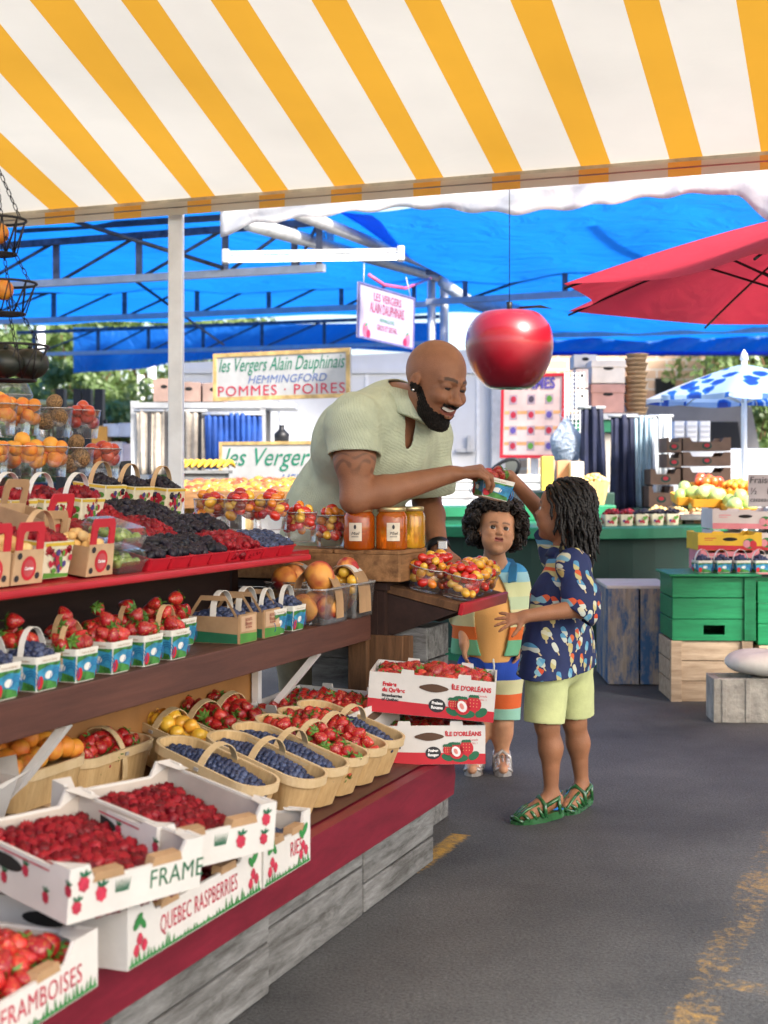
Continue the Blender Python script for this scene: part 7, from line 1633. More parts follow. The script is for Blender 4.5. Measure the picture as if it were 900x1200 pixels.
def head(S, M, smile=0., child=False, open_=.3, ears=True):
    c = child; ez = -.03 if c else 0
    S.ell((-.05, 0, .13 if c else .115), (.385 if c else .37, .315 if not c else .345, .365 if c else .345), .05, M)
    S.ell((.10, 0, -.10), (.245, .25 if not c else .29, .33), .08, M); S.ell((.11 if not c else .09, 0, -.29), (.19, .205 if not c else .245, .18), .08, M); S.ell((.235 if not c else .2, 0, -.42), (.075, .09, .06), .07, M)
    if c:
        S.ell((.16, 0, .12), (.19, .25, .22), .08, M)
        for y in (-1, 1): S.ell((.17, y * .16, -.22), (.12, .12, .12), .08, M)
    for y in (-1, 1):
        S.cap((.32, y * .05, .085 + ez), (.25, y * .19, .075 + ez), .032 if not c else .02, .025, .05, M)
        S.ell((.245, y * .15, -.13 + .025 * smile), (.095, .09, .085), .06, M)
        if smile or c: S.ell((.27, y * .145, -.135 + .03 * smile), (.06 + .03 * smile, .07, .065), .05, M)
        S.ell((.37, y * .125, .012 + ez), (.075, .075, .042), .035, M, True)
        S.ell((.262, y * .125, .008 + ez), (.075, .078, .07), .008, M)     # lids round the eye
        S.ell((.335, y * .125, (.006 if smile < .5 else -.004) + ez), (.055, .060 if not c else .080, (.034 if c else .024) if smile < .5 else .013), .008, M, True)
        if ears:
            S.ell((-.02, y * .325, -.04), (.062, .03, .098), .02, M, R=RZ(-y * 18)); S.ell((.0, y * .36, -.03), (.034, .022, .055), .012, M, True); S.ell((.0, y * .315, -.115), (.035, .028, .035), .02, M)
    w = 1.15 if not c else .78
    S.cap((.315, 0, .03 + ez), (.385 if not c else .365, 0, -.12), .026, .045 * w, .04, M); S.ell((.40 if not c else .375, 0, -.13), (.05 * w, .055 * w, .042), .025, M)
    for y in (-1, 1): S.ell((.355, y * .052 * w, -.142), (.042, .033 * w, .03), .022, M); S.ell((.385, y * .028, -.168), (.016, .014, .012), .008, M, True)
    cw = .085 + .055 * smile; cz = -.245 + .05 * smile; lk = .60 if c else 1.; lx = -.018 if c else 0.
    if c: cw = .088; cz = -.238 + .03 * smile
    S.ell((.27, 0, -.25), (.075, .13, .075), .05, M)
    for y in (-1, 1):
        S.cap((.285, y * cw, cz), (.345 + lx, y * .025, -.226), .014 * lk, .022 * lk, .018, M); S.cap((.345 + lx, -.025, -.227), (.345 + lx, .025, -.227), .021 * lk, .021 * lk, .018, M)
        S.cap((.285, y * cw, cz), (.338 + lx, y * .03, -.283 - .03 * open_), .014 * lk, .026 * lk, .018, M)
    S.cap((.338 + lx, -.03, -.283 - .03 * open_), (.338 + lx, .03, -.283 - .03 * open_), .026 * lk, .026 * lk, .018, M)
    if open_ > 0:
        S.ell((.335, 0, -.254), (.05, cw * .8, .014 + .026 * open_), .012, M, True)
        for y in (-1, 1): S.ell((.315, y * cw * .6, -.248 + .02 * smile), (.05, cw * .35, .010 + .018 * open_), .012, M, True)
    else: S.ell((.36, 0, -.252), (.04, cw * .9, .006), .008, M, True)
def head_paint(M, base, lip, brow=None, child=False, smile=0.):
    Mi = np.array(M.inverted())
    def f(pts):
        q = pts @ Mi[:3, :3].T + Mi[:3, 3]; x, y, z = q.T; c = np.tile(np.array(base), (len(pts), 1)); near = (np.abs(q) < .8).all(1)
        cw = (.11 if not child else .085) + .03 * smile; zc = -.252 + .9 * smile * .035 * (y / cw) ** 2 * 1
        k = (1 - sst(.042 if not child else .034, .058 if not child else .05, np.abs(z - zc))) * (1 - sst(cw * .85, cw * 1.05, np.abs(y))) * sst(.25, .28, x) * near
        c = c * (1 - k[:, None]) + np.array(lip) * k[:, None]
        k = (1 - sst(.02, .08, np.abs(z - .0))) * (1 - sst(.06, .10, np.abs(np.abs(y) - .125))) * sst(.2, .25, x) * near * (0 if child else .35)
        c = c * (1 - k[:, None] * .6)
        if brow is not None:
            bz = .105 + (-.03 if child else 0) - .25 * np.maximum(0, np.abs(np.abs(y) - .12) - .03); k = (.8 if child else 1.) * (1 - sst(.012, .024, np.abs(z - bz))) * sst(.03, .05, np.abs(y)) * (1 - sst(.18, .21, np.abs(y))) * sst(.18, .22, x) * near * .85
            c = c * (1 - k[:, None]) + np.array(brow) * k[:, None]
        k = sst(.30, .34, x) * 0; return c
    return f
EYW = mat('eye_white', (.75, .73, .70), .2, .02, coat=.8); EYD = mat('eye_dark', (.014, .007, .005), .25, .1, coat=.25); TOOTH = mat('tooth_white', (.80, .77, .70), .3, .03)
def eyes(M, parent, child=False, look=(0, 0)):
    ez = -.03 if child else 0
    for y in (-1, 1):
        m = MB(); n, k = 18, 16; rings = []; mi = []
        for i in range(k + 1):
            th = PI * i / k; rings.append([(.067 * math.cos(th), .067 * math.sin(th) * math.cos(2 * PI * j / n), .067 * math.sin(th) * math.sin(2 * PI * j / n)) for j in range(n)])
        for i in range(k): mi += [1 if i < 4 else 0] * n
        m.loft(rings, mi); m.build('eye', [EYW, EYD], parent, M @ T(.272 if child else .262, y * .125, .004 + ez) @ RZ(look[0]) @ RY(-look[1]))
def limb(S, pts, rs, k=.025): S.chain(pts, rs, k)
def hand(S, w, d, n, L, side=1, curl=(30, 40, 30), spread=8, thumb=(.75, .65, .1), vary=None):
    """w wrist, d towards the fingers, n out of the palm, side: +1 thumb on n x d side; L hand length"""
    d = Vector(d).normalized(); n = Vector(n); n = (n - d * n.dot(d)).normalized(); b = n.cross(d) * side; w = Vector(w); r = L * .048
    for i, (o, l) in enumerate(((.135, .40), (.045, .45), (-.045, .415), (-.13, .32))):
        kn = w + d * (L * (.50 - .012 * abs(i - 1) * i)) + b * (o * L); S.cap(w + d * L * .08 + b * (o * .55 * L), kn, r * 1.35, r * 1.25, .012)
        dd = (d + b * math.tan(math.radians((1.2 - i) * spread))).normalized(); p = kn; ang = 0
        for s in range(3):
            ang += curl[s] + (vary[i] if vary and s == 0 else 0); a = math.radians(ang); q = p + (dd * math.cos(a) + n * math.sin(a)) * (l * L * (.45, .31, .24)[s]); S.cap(p, q, r * (1.05 - .1 * s), r * (.97 - .12 * s), .004); p = q
    t0 = w + d * L * .14 + b * L * .12; td = (d * thumb[0] + b * thumb[1] + n * thumb[2]).normalized(); t1 = t0 + td * L * .26; td2 = (td + d * .35 + n * .25).normalized(); t2 = t1 + td2 * L * .17; t3 = t2 + td2 * L * .12
    S.cap(w + d * L * .08 + b * L * .06, t1, r * 1.5, r * 1.25, .012); S.cap(t1, t2, r * 1.2, r * 1.08, .004); S.cap(t2, t3, r * 1.08, r * .85, .004)
    S.cap(w, w + d * L * .12, r * 2.0, r * 2.0, .015)
def sandal(name, M, L, W, m_, parent, straps=4):
    """M: heel on the ground at the origin, toes along +x"""
    o = MB(); out = [(-.02, .30), (.06, .42), (.25, .40), (.45, .42), (.68, .52), (.85, .46), (.97, .26), (1.02, 0)]
    pts = [(x * L, y * W) for x, y in out] + [(x * L, -y * W) for x, y in out[::-1][1:]]
    z = lambda x, h: h + .010 * max(0, .35 - x / L); R = [[(x, y, z(x, h)) for x, y in [(p[0], p[1]) for p in pts]] for h in (-.004, .019)]
    o.loft(R, 0, None, False, True, True)
    s = o.build('sandal', m_, parent, M); t = MB(); f = W * .47
    for k in range(straps):
        x = L * (.50 + .42 * k / max(1, straps - 1)); hh = .052 - .024 * k / max(1, straps - 1); t.tube([(x - .01, -f * 1.0, .014), (x, -f * .75, hh * .8), (x + .004, 0, hh), (x, f * .75, hh * .8), (x - .01, f, .014)], .0060, 6)
    for yy in (-.5, 0, .5): t.tube([(L * .46, yy * f, .055), (L * .7, yy * f, .046), (L * .96, yy * f * .7, .022)], .0052, 6)
    t.tube([(L * .40, -f, .014), (L * .38, -f * .9, .05), (L * .40, 0, .072), (L * .38, f * .9, .05), (L * .40, f, .014)], .0072, 6)
    t.tube([(L * .38, -f * .9, .045), (L * .1, -f * .85, .060), (-.012, 0, .068), (L * .1, f * .85, .060), (L * .38, f * .9, .045)], .0066, 6)
    for sy in (-1, 1): t.tube([(L * .08, sy * f * .85, .012), (L * .09, sy * f * .88, .062)], .006, 6)
    t.box((L * .38, -f * .98, .05), (.014, .006, .012), 0, None, .002); t.build('strap', m_, s); return s
def curls(M, n, rad, inside, tube=.0028, cr=.010, seed=3, turns=1.6, lift=(.0, 1.0)):
    rg = random.Random(seed); m = MB()
    for _ in range(n):
        while True:
            v = Vector((rg.gauss(0, 1), rg.gauss(0, 1), rg.gauss(0, 1))).normalized(); k = rg.uniform(*lift)
            if inside(v): break
        p = rad(v, k); ax = (v + Vector((rg.gauss(0, .5), rg.gauss(0, .5), rg.gauss(0, .5)))).normalized(); e1 = ax.orthogonal().normalized(); e2 = ax.cross(e1); q = cr * rg.uniform(.6, 1.25); ph = rg.uniform(0, 6)
        m.tube([p + (e1 * math.cos(ph + a) + e2 * math.sin(ph + a)) * q * (1 - .25 * i / 13) + ax * (q * 1.1 * i / 13) for i, a in enumerate([2 * PI * turns * i / 13 for i in range(14)])], tube, 4, 0, M, False, False)
    return m

SKIN = attr_mat('skin', .5, .10, .35, 260, .35, var=.13, vscale=22); HAIRB = mat('black_hair', (.010, .008, .007), .5, .3, 60, spec=.35)
# ------------------------------------------------------------------ the man
px = P
hm = frame(px(511, 447, 4.32), (math.cos(math.radians(45)) * .93, -math.sin(math.radians(45)) * .93, -.34), (0.10, 0, 1), .268)
MAN = (.27, .118, .060)
S = SDF((-.42, 3.95, 0), (.50, 5.0, 1.56), .0032)
neck0 = px(462, 478, 4.46); chest = px(442, 520, 4.5); belly = px(402, 600, 4.62); hip = px(392, 655, 4.68)
rs, re, rw = px(416, 494, 4.27), px(415, 585, 4.22), px(527, 556, 4.30); ls, le, lw = px(496, 512, 4.62), px(500, 588, 4.66), px(514, 642, 4.50)
S.chain([hip, belly, chest, neck0], [.15, .14, .135, .07], .08); S.cap(rs, ls, .065, .065, .07); S.cap(chest + Vector((-.06, -.1, 0)), chest + Vector((.07, .1, .0)), .12, .12, .06)
S.chain([neck0, hm @ Vector((-.06, 0, -.22))], [.062, .058], .04); S.cap(neck0, (rs + neck0) / 2, .045, .05, .05); S.cap(neck0, (ls + neck0) / 2, .045, .05, .05)
S.chain([rs, (rs + re) / 2, re], [.064, .055, .040], .03); S.cap(rs + Vector((.01, -.02, -.05)), (rs + re) / 2, .05, .048, .03); S.chain([re, re * .7 + rw * .3, rw], [.039, .047, .027], .02)
S.chain([ls, (ls + le) / 2, le], [.062, .055, .045], .03); S.chain([le, le * .7 + lw * .3, lw], [.044, .046, .030], .02)
hand(S, rw, Vector((1, .05, .12)), Vector((.10, .35, -1)), .195, -1, (38, 42, 30), 5, (.75, .5, .55), (14, 6, 0, -4))
hand(S, lw, px(540, 668, 4.40) - lw, Vector((0, .15, -1)), .18, 1, (10, 14, 10), 8)
for dx, kn, fo in ((-.09, (-.10, 4.66), (-.10, 4.70)), (.085, (-.02, 4.82), (-.02, 4.86))):
    a = hip + Vector((dx, dx * .6, -.02)); kk = Vector((hip.x + dx * 1.1, kn[1], .48)); an = Vector((hip.x + dx * 1.1, fo[1], .08)); S.chain([a, kk, an], [.095, .06, .042], .03); S.chain([an, an + Vector((.10, -.12, -.035))], [.045, .035], .02)
head(S, hm, 1., False, .95)
base_p = head_paint(hm, MAN, (.20, .062, .045), (.012, .007, .005), False, 1.)
hmi = np.array(hm.inverted())
def man_paint(pts):
    c = base_p(pts); q = pts @ hmi[:3, :3].T + hmi[:3, 3]; x, y, z = q.T; near = (np.abs(q) < .7).all(1)
    # tattoo ink on the upper arm
    d = np.array(re - rs); L = np.linalg.norm(d); d /= L; r = pts - np.array(rs); t = r @ d / L; rad = np.linalg.norm(r - np.outer(t * L, d), axis=1)
    k = (np.sin(52 * t + 2.2 * np.sin(90 * pts[:, 0]) + 2 * np.sin(70 * pts[:, 2])) + np.sin(95 * pts[:, 0] + 40 * t) * np.sin(80 * pts[:, 1] + 1)); k = sst(.0, 1., k) * .45 * sst(.40, .46, t) * (1 - sst(.62, .78, t)) * (rad < .085); c = c * (1 - k[:, None]) + np.array((.03, .022, .02)) * k[:, None]
    return c
man = S.build('person', SKIN, None, man_paint)
prop(man, 'bald bearded smiling man in a pale green shirt leaning over to hand out berries', 'person', 'people at the market')
eyes(hm, man, False, (0, -6))
# beard
B = SDF([min((hm @ Vector((a, b, c)))[i] for a in (-.3, .6) for b in (-.45, .45) for c in (-.65, .2)) for i in range(3)], [max((hm @ Vector((a, b, c)))[i] for a in (-.3, .6) for b in (-.45, .45) for c in (-.65, .2)) for i in range(3)], .0022)
head(B, hm, 1., False, 0.); B.ell((.22, 0, -.445), (.10, .12, .06), .06, hm)
X = np.stack(np.meshgrid(*B.ax, indexing='ij'), -1).reshape(-1, 3) @ hmi[:3, :3].T + hmi[:3, 3]; x, y, z = X.T
g1 = z - (-.055 - .50 * sst(.0, .27, x) * .45 - .02 * sst(.2, .3, x)); g1 = np.maximum(g1, -(x + .04 + .25 * np.minimum(0, z + .1)))       # below the cheek line, in front of the ear
mouth = np.sqrt((y / .135) ** 2 + ((z + .245) / .062) ** 2) - 1; g1 = np.maximum(g1, -np.where(x > .22, mouth * .06, 1.))
must = np.maximum(np.maximum(np.abs(z + .190 - .18 * y * y) - .016, np.abs(y) - .13), .22 - x); g1 = np.minimum(g1, must)
nz_ = .0035 * (np.sin(x * 160) * np.sin(y * 170 + 1) * np.sin(z * 150)); g1 = g1 + .012 * np.sin(x * 130 + 3 * np.sin(z * 90)) * np.sin(z * 120 + y * 70); B.g = np.maximum(B.g - .0028 + nz_.reshape(B.g.shape).astype(np.float32), (g1 * .272).reshape(B.g.shape).astype(np.float32)); B.build('beard', mat('beard_hair', (.014, .010, .008), .6, .5, 120, bump=1., bscale=300, spec=.25), man)
m = MB(); tn = []
m.loft([[(.326 - 3.2 * yy * yy, yy, -.218 + 2.0 * yy * yy - .042 * (k / 4)) for k in range(5)] for yy in [-.098 + .196 * i / 24 for i in range(25)]], 0, hm, True, closed=False)
for i in range(9):
    yy = -.085 + .17 * i / 8; m.box((.328 - 3.2 * yy * yy, yy, -.236 + 2.0 * yy * yy), (.012, .0175, .042), 0, hm, .004)
m.build('teeth', TOOTH, man)
m = MB(); m.sphere(hm @ Vector((.02, -.345, -.135)), .0045, 0, None, 10, 8); m.build('earring', mat('silver', (.7, .7, .72), .2, .05, metal=1), man)
# shirt
G = SDF((-.44, 4.05, .75), (.34, 5.0, 1.40), .0034)
G.chain([hip + Vector((0, 0, -.08)), hip, belly, chest, px(464, 484, 4.45)], [.178, .168, .160, .154, .094], .09); G.cap(px(464, 482, 4.45), px(438, 484, 4.36), .078, .07, .05); G.cap(rs, ls, .070, .072, .08); G.cap(chest + Vector((-.07, -.11, 0)), chest + Vector((.08, .11, .0)), .135, .135, .06)
Q = G.like(); Q.chain([rs * .75 + ls * .25, rs, rs * .45 + re * .55], [.066, .078, .083], .04); Q.chain([ls * .75 + rs * .25, ls, ls * .35 + le * .65, le], [.07, .080, .086, .086], .04)
for q_ in (G, Q): q_.folds(.0065, 5, 26, (1, 1, .6), 6); q_.shell(.007)
dn = (re - rs).normalized(); cp = rs + (re - rs) * .44; Q.cut(cp, dn, cp, .17); dn2 = (le - ls).normalized(); cp2 = ls + (le - ls) * .86; Q.cut(cp2, dn2, cp2, .16); G.join(Q, .02); G.cut(hip + Vector((0, 0, -.12)), (0, 0, -1))
nk = px(473, 464, 4.42); G.cap(px(462, 476, 4.45), px(490, 440, 4.38), .058, .064, .008, None, True); G.ell(tuple(px(487, 494, 4.33)), (.05, .022, .085), .01, None, True, RZ(-33) @ RY(24))
def knit():
    m = mat('sage_knit', (.49, .55, .40), .85, .08, 10); nt = m.node_tree; N = nt.nodes; L = nt.links; tc = N.new('ShaderNodeTexCoord'); mp = N.new('ShaderNodeMapping'); mp.inputs['Rotation'].default_value = (0, .5, .5); L.new(tc.outputs['Object'], mp.inputs[0])
    w = N.new('ShaderNodeTexWave'); w.inputs['Scale'].default_value = 46; w.inputs['Distortion'].default_value = 4; w.inputs['Detail'].default_value = 2; w.inputs['Detail Scale'].default_value = 2.5; L.new(mp.outputs[0], w.inputs[0])
    b = N.new('ShaderNodeBump'); b.inputs['Strength'].default_value = .35; b.inputs['Distance'].default_value = .003; L.new(w.outputs['Fac'], b.inputs['Height']); L.new(b.outputs[0], N['Principled BSDF'].inputs['Normal']); return m
sh_ = G.build('shirt', knit(), man)
m = MB(); cdir = (ls - rs).normalized(); fw = Vector((cdir.y, -cdir.x, 0)).normalized(); up = Vector((.18, -.05, 1)).normalized()
for side in (-1, 1):     # collar leaves
    R = []
    for i in range(13):
        a = math.radians(8 + 165 * i / 12); dv = (fw * -math.cos(a) * -1 * 0 + fw * math.cos(math.radians(180 - 172 * i / 12)) + cdir * side * math.sin(math.radians(180 - 172 * i / 12)))
        c = nk + Vector((0, 0, -.012 - .050 * (i / 12) ** 1.5)) + fw * .012; tipk = 1 + 1.0 * (i / 12) ** 3
        R.append([c + dv * .076 + up * .040, c + dv * .084 + up * .046, c + dv * .104 + up * (.014), c + dv * .122 * (1 + .10 * (i / 12) ** 3) - up * .022 * tipk, c + dv * .116 - up * .026 * tipk, c + dv * .094 + up * .006])
    m.loft(R, 0, None, True, True, True)
m.build('collar', MATS['sage_knit'], sh_)
m = MB(); m.loft([[lw + (le - lw).normalized() * t + (e1 * math.cos(a) + e2 * math.sin(a)) * r for a in [2 * PI * k / 20 for k in range(20)]] for e1 in [(le - lw).orthogonal().normalized()] for e2 in [(le - lw).normalized().cross(e1)] for t, r in ((-.012, .031), (-.012, .037), (.014, .037), (.014, .031), (-.012, .031))]); w_ = m.build('watch_strap', IRON, man)
m = MB(); q = lw + Vector((.01, -.037, .01)); m.box(q, (.032, .012, .03), 0, None, .004); m.build('watch_case', mat('watch_steel', (.5, .52, .55), .25, .05, metal=.9), man)
# trousers
J = SDF((-.42, 4.3, .05), (.3, 5.1, 1.0), .005); J.cap(hip + Vector((0, 0, -.02)), hip + Vector((0, 0, -.10)), .165, .165, .05)
for dx, ky, fy in ((-.09, 4.66, 4.70), (.085, 4.82, 4.86)): a = hip + Vector((dx, dx * .6, -.06)); J.chain([a, Vector((hip.x + dx * 1.1, ky, .48)), Vector((hip.x + dx * 1.1, fy, .10))], [.115, .088, .075], .04)
J.shell(.008); J.cut((0, 0, .96), (0, 0, 1)); J.cut((0, 0, .10), (0, 0, -1)); J.build('trousers', mat('trouser_khaki', (.42, .33, .20), .85, .1, 12), man)
for dx, fy in ((-.09, 4.70), (.085, 4.86)): m = MB(); q = Vector((hip.x + dx * 1.1 + .05, fy - .06, .045)); m.box(q, (.30, .10, .085), 0, None, .03, R=RZ(-50)); m.build('shoe', IRON, man)
# berries he hands over
tm = T(px(576, 576, 4.37)) @ RZ(16) @ RY(13) @ T(0, 0, -.022)
tub('small blue labelled punnet of strawberries held between the man and the child', tm, .104, .062, None, None, 90)
heap('strawberry', tm, .09, .09, .06, .03, 'strawberry in the small punnet held between the man and the child', 'strawberries in the held punnet', tight=1.7)

# ------------------------------------------------------------------ the child with twists
f2 = Vector((-.93, .33, 0)); OLD = (.32, .145, .075)
hk = frame(px(659, 599, 4.43), (-.92, .30, .22), (0, 0, 1), .202)
S = SDF((.20, 4.05, 0), (.78, 4.85, 1.16), .0027)
c0 = px(656, 772, 4.43); c1 = px(660, 700, 4.43); nb = px(668, 645, 4.44); LS, LE, LW = px(672, 664, 4.33), px(684, 712, 4.27), px(617, 722, 4.21); RSH, RE, RW = px(655, 652, 4.55), px(638, 604, 4.62), px(597, 558, 4.50)
S.chain([c0, c1, nb], [.066, .070, .042], .05); S.cap(LS, RSH, .038, .042, .04); S.chain([nb, hk @ Vector((-.1, 0, -.25))], [.042, .040], .03)
S.chain([LS, LE, LW], [.036, .029, .019], .02); S.chain([RSH, RE, RW], [.036, .028, .019], .02)
hand(S, LW, Vector((-1, -.15, -.18)), Vector((-.1, .75, -.5)), .105, -1, (4, 10, 8), 16, (.8, .9, .1)); hand(S, RW, px(576, 549, 4.42) - RW, Vector((-.05, -.05, -1)), .105, 1, (22, 36, 30), 6, (.9, .35, .5))
def leg(S, h, k, a, toe, r): S.chain([h, k], r[:2], .03); bk = Vector((a.x - toe.x, a.y - toe.y, 0)).normalized(); S.chain([k, k * .66 + a * .34 + bk * .008, a], [r[1] * .94, r[2], r[3]], .03); S.cap(a, a * .5 + toe * .5 + Vector((0, 0, -.006)), r[3] * .95, .021, .02); S.chain([a + Vector((0, 0, -.028)) - (toe - a).normalized() * .022, toe * .75 + a * .25 - Vector((0, 0, .012)), toe], [.021, .022, .015], .02)
LEGS = [(px(641, 772, 4.37), px(641, 848, 4.36), px(646, 931, 4.37), px(612, 956, 4.33)), (px(668, 770, 4.50), px(673, 845, 4.52), px(682, 920, 4.54), px(663, 945, 4.45))]
for h, k, a, t in LEGS: S.cap(c0, h, .060, .054, .04); leg(S, h, k, a, t, (.054, .034, .0325, .0200))
head(S, hk, .2, True, 0)
k1 = S.build('person', SKIN, None, head_paint(hk, OLD, (.22, .07, .05), (.02, .012, .008), True)); prop(k1, 'child with long black twists in a navy ice-lolly print shirt reaching up', 'person', 'people at the market'); eyes(hk, k1, True, (0, 4))
def popsicle():
    m = mat('navy_print', (.008, .020, .095), .75, .12, 12); nt = m.node_tree; N = nt.nodes; L = nt.links
    def math_(op, a, b=None, c=None):
        q = N.new('ShaderNodeMath'); q.operation = op
        for i, x in enumerate((a, b, c)):
            if x is None: continue
            if isinstance(x, (int, float)): q.inputs[i].default_value = x
            else: L.new(x, q.inputs[i])
        return q.outputs[0]
    tc = N.new('ShaderNodeTexCoord'); sp = N.new('ShaderNodeSeparateXYZ'); L.new(tc.outputs['Object'], sp.inputs[0]); cb = N.new('ShaderNodeCombineXYZ'); L.new(math_('ADD', sp.outputs[0], math_('MULTIPLY', sp.outputs[1], .55)), cb.inputs[0]); L.new(sp.outputs[2], cb.inputs[1])
    b = N['Principled BSDF']; col = b.inputs['Base Color'].links[0].from_socket
    for sc, off, stops in ((21, 0, [(0, (.60, .07, .02)), (.3, (.50, .50, .26)), (.5, (.08, .28, .48)), (.7, (.60, .64, .55)), (.85, (.62, .12, .03))]), (22, .37, [(0, (.58, .58, .42)), (.35, (.10, .32, .50)), (.6, (.62, .10, .03)), (.8, (.50, .40, .14))])):
        ad = N.new('ShaderNodeVectorMath'); ad.inputs[1].default_value = (off, off * 1.7, 0); L.new(cb.outputs[0], ad.inputs[0]); v = N.new('ShaderNodeTexVoronoi'); v.voronoi_dimensions = '2D'; v.inputs['Scale'].default_value = sc; v.inputs['Randomness'].default_value = .75; L.new(ad.outputs[0], v.inputs['Vector'])
        pc = N.new('ShaderNodeSeparateColor'); L.new(v.outputs['Color'], pc.inputs[0]); d = N.new('ShaderNodeVectorMath'); d.operation = 'SUBTRACT'; L.new(ad.outputs[0], d.inputs[0]); L.new(v.outputs['Position'], d.inputs[1])
        vr = N.new('ShaderNodeVectorRotate'); vr.rotation_type = 'Z_AXIS'; L.new(d.outputs[0], vr.inputs['Vector']); L.new(math_('MULTIPLY_ADD', pc.outputs[1], 1.6, -.8), vr.inputs['Angle']); q = N.new('ShaderNodeSeparateXYZ'); L.new(vr.outputs[0], q.inputs[0]); x = math_('ABSOLUTE', q.outputs[0]); y = q.outputs[1]
        body = math_('ADD', math_('POWER', math_('DIVIDE', x, .0085), 3.), math_('POWER', math_('ABSOLUTE', math_('DIVIDE', math_('SUBTRACT', y, .004), .0145)), 3.)); inb = math_('LESS_THAN', body, 1.)
        stick = math_('MULTIPLY', math_('LESS_THAN', x, .0022), math_('LESS_THAN', math_('ABSOLUTE', math_('ADD', y, .015)), .006)); half = math_('GREATER_THAN', math_('ADD', y, math_('MULTIPLY', q.outputs[0], .5)), .004)
        on = math_('GREATER_THAN', pc.outputs[2], .22)
        cr = ramp(N, stops); L.new(pc.outputs[0], cr.inputs[0]); c2 = ramp(N, [(0, (.55, .60, .52)), (.4, (.50, .45, .20)), (.7, (.20, .42, .52))]); L.new(pc.outputs[1], c2.inputs[0])
        m0 = N.new('ShaderNodeMix'); m0.data_type = 'RGBA'; L.new(half, m0.inputs[0]); L.new(c2.outputs[0], m0.inputs[6]); L.new(cr.outputs[0], m0.inputs[7])
        for f_, c_ in ((stick, (.55, .45, .25, 1)), (inb, None)):
            mx = N.new('ShaderNodeMix'); mx.data_type = 'RGBA'; L.new(math_('MULTIPLY', f_, on), mx.inputs[0]); L.new(col, mx.inputs[6]); col = mx.outputs[2]
            if c_: mx.inputs[7].default_value = c_
            else: L.new(m0.outputs[2], mx.inputs[7])
    L.new(col, b.inputs['Base Color']); return m
G = SDF((.24, 4.10, .40), (.76, 4.82, .96), .0028)
G.chain([px(654, 800, 4.43), px(655, 760, 4.43), px(658, 700, 4.43), px(668, 652, 4.44)], [.100, .096, .086, .048], .05); G.cap(LS, RSH, .046, .046, .05); Q = G.like(); Q.chain([LS * .7 + RSH * .3, LS, LS * .3 + LE * .7, LE + Vector((-.006, 0, -.01))], [.042, .047, .052, .054], .03); Q.chain([RSH * .8 + LS * .2, RSH, RE], [.046, .052, .054], .03)
G.cap(px(640, 812, 4.36), px(645, 738, 4.39), .104, .068, .05); G.cap(px(669, 805, 4.50), px(667, 745, 4.48), .088, .060, .05)
for q_ in (G, Q): q_.folds(.0055, 9, 34, (1, 1, .5), 6); q_.shell(.006)
cp = LE + Vector((-.022, -.0, -.022)); Q.cut(cp, (-.62, -.1, -.75), cp, .12); cp = RSH * .35 + RE * .65; Q.cut(cp, RE - RSH, cp, .12); G.join(Q, .015); G.cut(px(655, 783, 4.43), (.06, .1, -1)); G.ell(tuple(px(668, 640, 4.43)), (.052, .052, .045), .006, None, True)
ks = G.build('shirt', popsicle(), k1)
m = MB(); R = []; cc = px(667, 648, 4.44)
for i in range(25):
    a = 2 * PI * i / 24; dv = Vector((math.cos(a), math.sin(a), 0)); R.append([cc + dv * .050 + Vector((0, 0, .022)), cc + dv * .056 + Vector((0, 0, .024)), cc + dv * .078 + Vector((0, 0, -.008)), cc + dv * .073 + Vector((0, 0, -.010))])
m.loft(R, 0, None, True); m.build('collar', MATS['navy_print'], ks)
LIME = mat('lime_cotton', (.56, .62, .30), .85, .07, 12, bump=.1, bscale=200)
def shorts(parent, top, legs, zt, m_, r0, r1, vox=.003, lo=None, hi=None, name='shorts', seed=4):
    J = SDF(lo, hi, vox); J.cap(top + Vector((0, 0, .05)), top, r0, r0, .04)
    for h, k, hem in legs: J.chain([top * .5 + h * .5, h, hem + (hem - h) * .25], [r0 * .9, r1 * 1.15, r1], .025)
    J.folds(.004, seed, 34, (1, 1, .3), 5); J.shell(.006); J.cut((0, 0, zt), (0, 0, 1))
    for h, k, hem in legs: J.cut(hem, (hem - h), hem, .125)
    return J.build(name, m_, parent)
shorts(k1, c0 + Vector((0, 0, -.01)), [(LEGS[0][0], 0, px(637, 846, 4.36)), (LEGS[1][0], 0, px(673, 838, 4.52))], .520, LIME, .076, .060, .003, (.24, 4.15, .2), (.76, 4.8, .62))
GJ = mat('green_jelly', (.03, .16, .05), .18, .15, 30, coat=.6, trans=.25)
for (h, k, a, t), yaw in zip(LEGS, (0, 0)):
    d = t - a; ang = math.degrees(math.atan2(d.y, d.x)); hl = Vector((a.x, a.y, 0)) - Vector((d.x, d.y, 0)).normalized() * .032; sandal('sandal', T(hl.x, hl.y, .012) @ RZ(ang) @ RY(7), .17, .068, GJ, k1)
